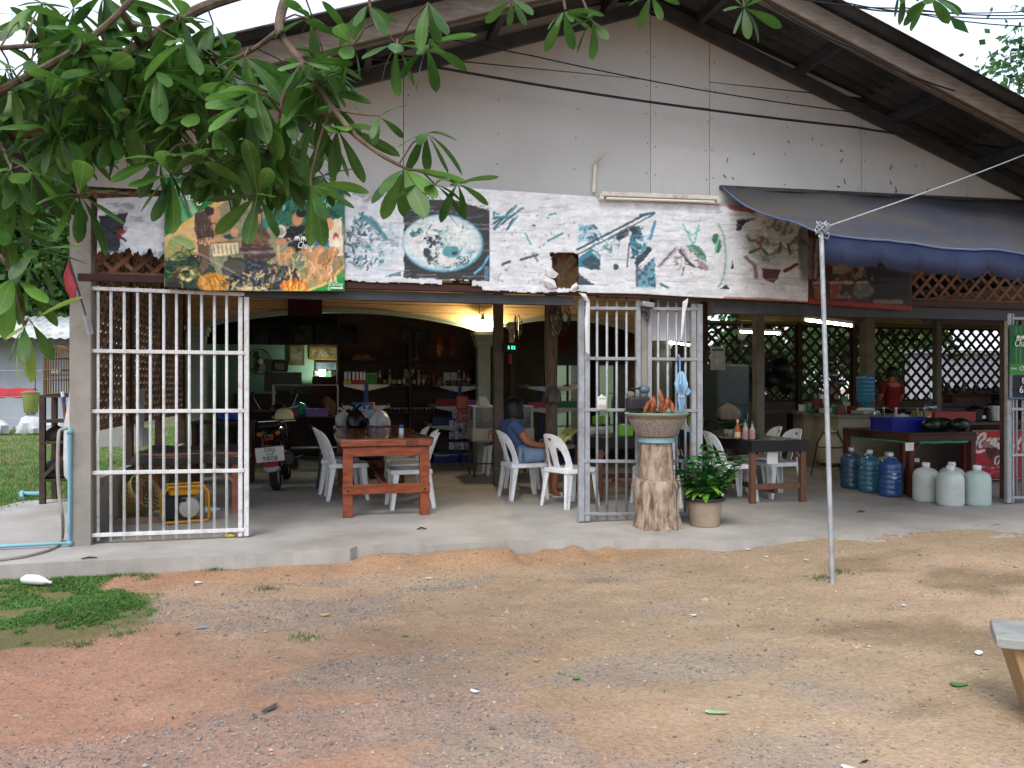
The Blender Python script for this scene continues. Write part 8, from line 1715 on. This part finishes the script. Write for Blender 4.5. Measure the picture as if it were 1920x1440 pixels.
for q in ((148, 365, 2.6, 9, 1.05), (302, 300, 2.6, 8, .95), (482, 368, 2.65, 9, 1.0), (583, 350, 2.6, 8, 1.0), (757, 318, 2.5, 9, 1.0), (817, 347, 2.5, 7, .8), (858, 345, 2.5, 5, .75), (800, 250, 2.55, 8, .85), (712, 220, 2.6, 4, .6), (600, 135, 2.75, 9, 1.05), (660, 85, 2.7, 8, .85), (745, 85, 2.65, 7, .9), (800, 88, 2.65, 7, .85), (690, 10, 2.7, 6, .8),
          (1058, 22, 3.2, 7, .85), (1110, 38, 3.2, 6, .85), (1395, 15, 3.4, 8, .9), (1220, -10, 3.3, 6, .8), (960, 0, 3.1, 5, .7), (1745, -5, 3.7, 7, .9), (1690, -25, 3.7, 6, .9), (172, 190, 2.7, 9, 1.), (210, 245, 2.7, 8, 1.), (342, 132, 2.85, 7, .8), (60, 325, 2.55, 9, 1.), (20, 320, 2.5, 9, 1.), (400, 45, 2.85, 7, .8), (315, 220, 2.7, 8, .9), (450, 300, 2.7, 8, .9), (520, 270, 2.7, 8, .9), (540, 215, 2.75, 8, .95), (580, 35, 2.8, 7, .8)):
    whorl(*q)
whorl(432, 146, 2.6, 3, .6, (0, -.3, -1), 2); whorl(46, 615, 2.45, 5, .85, (.1, -.4, -1), 2, (.3, .9)); whorl(60, 606, 2.4, 3, .9, (1, -.2, .1), 2); whorl(28, 520, 2.5, 7, 1.0, (0, -.4, -1), 1); whorl(70, 470, 2.5, 8, .95, (.2, -.5, -1), 1); whorl(5, 420, 2.5, 7, 1.0); whorl(30, 395, 2.6, 6, .9); whorl(803, 5, 2.5, 3, .8, (.2, -.3, -1), 1, (.2, .6))
for k in range(104):                       # the dense mass at the upper left, thinning to the right
    px = rl.uniform(-40, 650) if k < 70 else rl.uniform(40, 640); py = (rl.uniform(-20, 330) if px < 480 else rl.uniform(80, 330)) if k < 70 else rl.uniform(60, 270)
    if 430 < px < 640 and py < 90: continue
    if k < 70 and px > 330 and py < 120 and rl.random() < .7: continue
    whorl(px, py, rl.uniform(2.55, 3.3), 8, rl.uniform(.8, 1.1))
LEAVES.sort(key=lambda q: q[2] / q[5], reverse=True)
big = [q for q in LEAVES]; rest = big[300:]
for c, m, s, i, j, D in big[:300]:
    o = link_mesh('leaf', LV[i][j], None, OT); mm = m.to_4x4(); mm.translation = c - root; o.matrix_local = mm @ Matrix.Scale(s, 4)
vs, fs = [], []
for c, m, s, i, j, D in rest:
    k = len(vs); me = LV[0][j]; vs += [m @ (v.co * s) + (c - root) for v in me.vertices]; fs += [tuple(x + k for x in p.vertices) for p in me.polygons]
me = bpy.data.meshes.new('foliage'); me.from_pydata(vs, [], fs); me.polygons.foreach_set('use_smooth', [True] * len(me.polygons)); tag(link_mesh('foliage', me, m_lf[0], OT), kind='stuff')
# ------------------------------------------------------------------ grass, gravel and litter
rg = np.random.default_rng(5)
def gz(x, y): return zground(x, y) + fine(x, y) * sstep(-.3, -.9, y)
def blades(name, label, x, y, h, w, mat):
    n = len(x); z = gz(x, y); a = rg.uniform(0, 6.28, n); lean = rg.uniform(.2, 1.6, n) * h; b = rg.uniform(0, 6.28, n); hh = h * rg.uniform(.5, 1.2, n)
    p = np.stack([x, y, z - .004], 1); s = np.stack([np.cos(a), np.sin(a), 0 * a], 1) * (w / 2); mid = p + np.stack([np.cos(b) * lean * .35, np.sin(b) * lean * .35, hh * .65], 1); tip = p + np.stack([np.cos(b) * lean, np.sin(b) * lean, hh * .95], 1)
    V = np.stack([p - s, p + s, mid + s * .8, mid - s * .8, tip], 1).reshape(-1, 3); i = np.arange(n) * 5; F_ = [(k, k + 1, k + 2, k + 3) for k in i] + [(k + 3, k + 2, k + 4) for k in i]
    me = bpy.data.meshes.new(name); me.from_pydata(V.tolist(), [], F_); tag(link_mesh(name, me, mat), label, 'grass', kind='stuff')
m_grass = leafmat('grass_blade', '#5f8a42', '#456a2c', .3, .6)
x, y = rg.uniform(-3.6, -.4, 120000), rg.uniform(-2.9, -.68, 120000); k = (lawn_w(x, y) * sstep(.36, .62, fbm(x * 5, y * 5, 4)) > rg.uniform(.1, 1.3, 120000)); blades('grass', 'short green grass patch at the lower left by the kerb', x[k], y[k], .024, .009, m_grass)
x, y = -2.5 - 9 * rg.uniform(0, 1, 60000) ** 1.5, 1.2 + 20 * rg.uniform(0, 1, 60000) ** 1.6; k = lawn_w(x, y) > rg.uniform(.2, 1, 60000); blades('lawn_grass', 'green lawn beyond the concrete on the left', x[k], y[k], .07, .012, m_grass)
cl = [on(*p, -.1) for p in ((250, 1078), (275, 1082), (400, 1068), (500, 1098), (235, 1180), (1580, 1085), (1540, 1092), (575, 1190), (150, 1200))]
x = np.concatenate([rg.normal(c.x, .05, 90) for c in cl]); y = np.concatenate([rg.normal(c.y, .04, 90) for c in cl]); blades('grass_tufts', 'scattered small grass tufts in the dirt yard', x, y, .03, .005, m_grass)
def pebbles(name, label, x, y, s, cols, sink=.35, mat=None):
    n = len(x); base = np.array([(1, 0, 0), (0, 1, 0), (-1, 0, 0), (0, -1, 0), (0, 0, 1), (0, 0, -1), (.6, .6, .5), (-.6, -.6, .45)])[:6]
    tri = np.array([(0, 1, 4), (1, 2, 4), (2, 3, 4), (3, 0, 4), (1, 0, 5), (2, 1, 5), (3, 2, 5), (0, 3, 5)])
    V = base[None] * (1 + rg.uniform(-.35, .35, (n, 6, 3))) + rg.uniform(-.25, .25, (n, 6, 3)); V *= s[:, None, None] * rg.uniform(.55, 1.15, (n, 1, 3)) * np.array([1, 1, .65]); a = rg.uniform(0, 6.28, n); c, si = np.cos(a), np.sin(a)
    X = V[:, :, 0] * c[:, None] - V[:, :, 1] * si[:, None] + x[:, None]; Y = V[:, :, 0] * si[:, None] + V[:, :, 1] * c[:, None] + y[:, None]; Z = V[:, :, 2] + (gz(x, y) + s * (.5 - sink))[:, None]
    me = bpy.data.meshes.new(name); me.from_pydata(np.stack([X, Y, Z], 2).reshape(-1, 3).tolist(), [], (tri[None] + (np.arange(n) * 6)[:, None, None]).reshape(-1, 3).tolist()); col_attr(me, np.repeat(cols, 6, 0)); tag(link_mesh(name, me, mat), label, 'gravel', kind='stuff')
m_peb = M('pebble', (1, 1, 1), .85, col2=(.75, .75, .75), scale=60, attr='paint', spec=.2)
N = 300000; x, y = rg.uniform(-3.8, 5.5, N), rg.uniform(-4.75, -.8, N); w = gravel_w(x, y) * .42 * sstep(3.4, .5, x - (y + 4.6) * .2) + .075; k = (w > rg.uniform(0, 1, N)) & (lawn_w(x, y) < .4); x, y = x[k], y[k]; n = len(x)
g = rg.uniform(.14, .34, n)[:, None] * np.array([1., .95, .91]) ; t = (rg.uniform(0, 1, n) < .38)[:, None]; g = np.where(t, soil(x, y) * rg.uniform(.8, 1.5, n)[:, None], g)
pebbles('gravel', 'grey crushed stone scattered over the red and tan dirt', x, y, rg.lognormal(math.log(.0047), .42, n).clip(.0022, .018), g, .3, m_peb)
n = 420; x, y = rg.uniform(-3.4, 5.2, n), rg.uniform(-4.6, -.85, n); pebbles('loose_stones', 'larger pale stones lying loose in the yard', x, y, rg.uniform(.01, .022, n), soil(x, y) * rg.uniform(.85, 1.3, n)[:, None], .6, m_peb)
lumps = [on(*p, -.12) for p in ((880, 1097), (950, 1135), (1110, 1156), (960, 1172), (820, 1235), (660, 1270), (720, 1272), (760, 1305), (1020, 1232), (1590, 1213), (1430, 1150), (1460, 1145), (1180, 1158), (1330, 1120), (1120, 1235))]
x = np.concatenate([rg.normal(c.x, .06, 7) for c in lumps]); y = np.concatenate([rg.normal(c.y, .03, 7) for c in lumps]); pebbles('half_buried_rocks', 'half buried tan rocks breaking the dirt surface', x, y, rg.uniform(.022, .05, len(x)), soil(x, y) * rg.uniform(.8, 1.3, len(x))[:, None], .75, m_peb)
# dry leaves and twigs
n = 130; x, y = rg.uniform(-3, 5.4, n), rg.uniform(-4.6, -.85, n); z = gz(x, y) + .006; a = rg.uniform(0, 6.28, n); L = rg.uniform(.01, .032, n); d = np.stack([np.cos(a), np.sin(a), rg.uniform(-.1, .25, n)], 1) * L[:, None]; u = np.stack([-np.sin(a), np.cos(a), rg.uniform(-.2, .4, n)], 1) * (L * rg.uniform(.1, .3, n))[:, None]; p = np.stack([x, y, z], 1)
V = np.stack([p - d, p + u, p + d, p - u], 1).reshape(-1, 3); me = bpy.data.meshes.new('leaf_litter'); me.from_pydata(V.tolist(), [], np.arange(4 * n).reshape(-1, 4).tolist()); lc = np.array([rgb(c) for c in ('#5a4430', '#3a2c20', '#8a7a60', '#a39a8a', '#6d4a2c')])[rg.integers(0, 5, n)]; col_attr(me, np.repeat(lc, 4, 0)); tag(link_mesh('leaf_litter', me, m_peb), 'dry brown leaf scraps strewn over the yard', 'leaves', kind='stuff')
# single pieces of litter one can point at
m_paper = M('white_litter', '#d0d2d4', .5, var=.08, bump=.3, bscale=30)
def scrap(name, label, px, py, w, h, mat, rot=0., th=.003, cat='litter', lift=.008):
    p = on(px, py, -.11); p.z = float(gz(p.x, p.y)) + lift; rr = random.Random(int(px)); q = ellipse(0, 0, w / 2, h / 2, 9); q = [(a * rr.uniform(.7, 1.1), b * rr.uniform(.7, 1.1)) for a, b in q]
    tag(plate(q, (), th, lambda v: Vector((v.x, v.z, v.y + .12 * abs(v.x) * rr.uniform(.3, 1.)))).build(name, mat, None, loc=p, rot=(0, 0, rot)), label, cat)
lb_ = on(68, 1098, -.1); WB = thing('crushed_bottle', 'crushed white plastic bottle lying on the grass patch', 'litter', (lb_.x, lb_.y, float(gz(lb_.x, lb_.y)) + .045), -.35); MB().tube([(-.11, 0, 0), (-.08, 0, .005), (0, .01, 0), (.06, 0, -.006), (.1, 0, -.012)], [.018, .034, .036, .026, .008], 10).build('body', m_paper, WB, True); MB().tube([(.098, 0, -.012), (.12, 0, -.014)], .01, 8).build('neck', m_paper, WB, True)
for px, py, w, h, lb in ((372, 1090, .07, .04, 'white shard near the edge of the grass'), (805, 1080, .08, .03, 'white plastic scrap on red soil below the kerb'), (1437, 1056, .035, .03, 'white crumpled paper nearer the stump of two by the pole'), (1514, 1066, .05, .035, 'white crumpled paper beside the awning pole foot'), (1402, 1040, .07, .03, 'pale blue plastic tub lid by the slab edge'), (1300, 1150, .04, .03, 'pale stone chip in the middle of the yard'), (1695, 1142, .035, .03, 'white stone chip right of the pole'), (1590, 1424, .07, .03, 'dull white scrap at the bottom right'), (608, 1150, .07, .05, 'pale yellow flat stone beside the gravel'), (890, 1287, .06, .03, 'grey white scrap low in the middle'), (1005, 1231, .035, .03, 'small yellow white stone in the yard'), (1835, 1228, .08, .04, 'dull wrapper near the bench corner')): scrap('litter_scrap', lb, px, py, w, h, m_paper if 'yellow' not in lb else M('yellow_stone', '#b59a6a', .8, var=.2), random.Random(px).uniform(-1, 1))
m_gl = M('fresh_green_leaf', '#4f8040', .5, var=.2)
for px, py, w, h, r, lb in ((1344, 1330, .13, .035, -.35, 'long pale green leaf lying at the lower right'), (1080, 1265, .05, .035, .5, 'small green leaf fallen in the centre of the yard'), (760, 1187, .045, .03, -.6, 'small green leaf fallen left of centre'), (1795, 1281, .1, .05, -.3, 'green weed leaf near the bench corner'), (1725, 1105, .05, .02, .1, 'green leaf bit right of the pole')): scrap('fallen_leaf', lb, px, py, w, h, m_gl if px != 1344 else M('pale_leaf', '#8fb08a', .5), r, .002, 'leaf')
scrap('blue_straw', 'blue and white plastic strip on the gravel at the left', 378, 1174, .1, .02, M('sky_blue_plastic', '#5fa6d0', .4), .15); scrap('blue_straw', 'short blue plastic strip right of the pole', 1748, 1080, .05, .015, M('sky_blue_plastic', '#5fa6d0'), .0); scrap('wood_chip', 'dark grey pointed chip standing in the red soil', 507, 1326, .11, .035, M('dark_chip', '#4f4a4a', .8, var=.3), .9); scrap('red_string', 'thin red string lying on dirt at the far right', 1848, 1007, .3, .012, M('red_string', '#8a2a24', .7), .0)
tag(MB().tube([(-.04, 0, 0), (.0, .01, .01), (.05, 0, 0)], [.006, .008, .004], 6).build('drain_twig', m_slat_d, None, True, loc=on(1614, 960, .008)), 'small black twig lying on the concrete near the bottles', 'twig')
tag(MB().tube([(-.04, 0, 0), (.0, .01, .012), (.05, 0, 0)], [.006, .01, .004], 6).build('drain_twig', m_slat_d, None, True, loc=on(790, 992, .008)), 'small dark scrap on the concrete before the red table', 'twig')
tag(MB().tube([(-.05, 0, 0), (.0, .015, .006), (.06, 0, .004)], [.004, .008, .004], 6).build('drain_twig', m_slat_d, None, True, loc=on(166, 1047, .006)), 'dry leaf curl on the kerb below the white gate', 'twig')
# broken kerb edge lumps
# bench corner at the right
b0 = depth(1868, 1196, 3.3); BE = thing('wooden_bench', 'weathered plank bench end at the right edge of the yard', 'bench', (b0.x, b0.y, float(zground(b0.x, b0.y)) - .02)); zt = b0.z - BE.location.z; m_bt = M('grey_weathered_plank', '#8d8f8c', .85, var=.25, scale=6, bump=.5, bscale=25, dirt=('#5a5446', .6, 6)); m_bl = M('tan_board', '#9a7f5c', .75, var=.2, scale=4, stretch=(3, 3, .8), bump=.3, dirt=('#6a5a40', .5, 4))
u = Vector((math.cos(-.55), math.sin(-.55), 0)); v = Vector((-u.y, u.x, 0))
mb = MB(); mb.add([q + Vector((0, 0, z)) for z in (zt - .045, zt) for q in (u * 0, u * 1.3, u * 1.3 + v * .36, v * .3 + u * .05)], [(3, 2, 1, 0), (4, 5, 6, 7), (0, 1, 5, 4), (1, 2, 6, 5), (2, 3, 7, 6), (3, 0, 4, 7)]); mb.build('seat_plank', m_bt, BE, bevel=.006)
for s0, s1 in ((.07, .18), (1.1, 1.0)):
    mb = MB(); mb.add([u * s + v * w_ + Vector((0, 0, z)) for z, s in ((0, s1), (zt - .046, s0)) for s, w_ in ((s, .04), (s + .05, .04), (s + .05, .3), (s, .3))], [(3, 2, 1, 0), (4, 5, 6, 7), (0, 1, 5, 4), (1, 2, 6, 5), (2, 3, 7, 6), (3, 0, 4, 7)]); mb.build('leg_board', m_bl, BE, bevel=.004, seg=1)
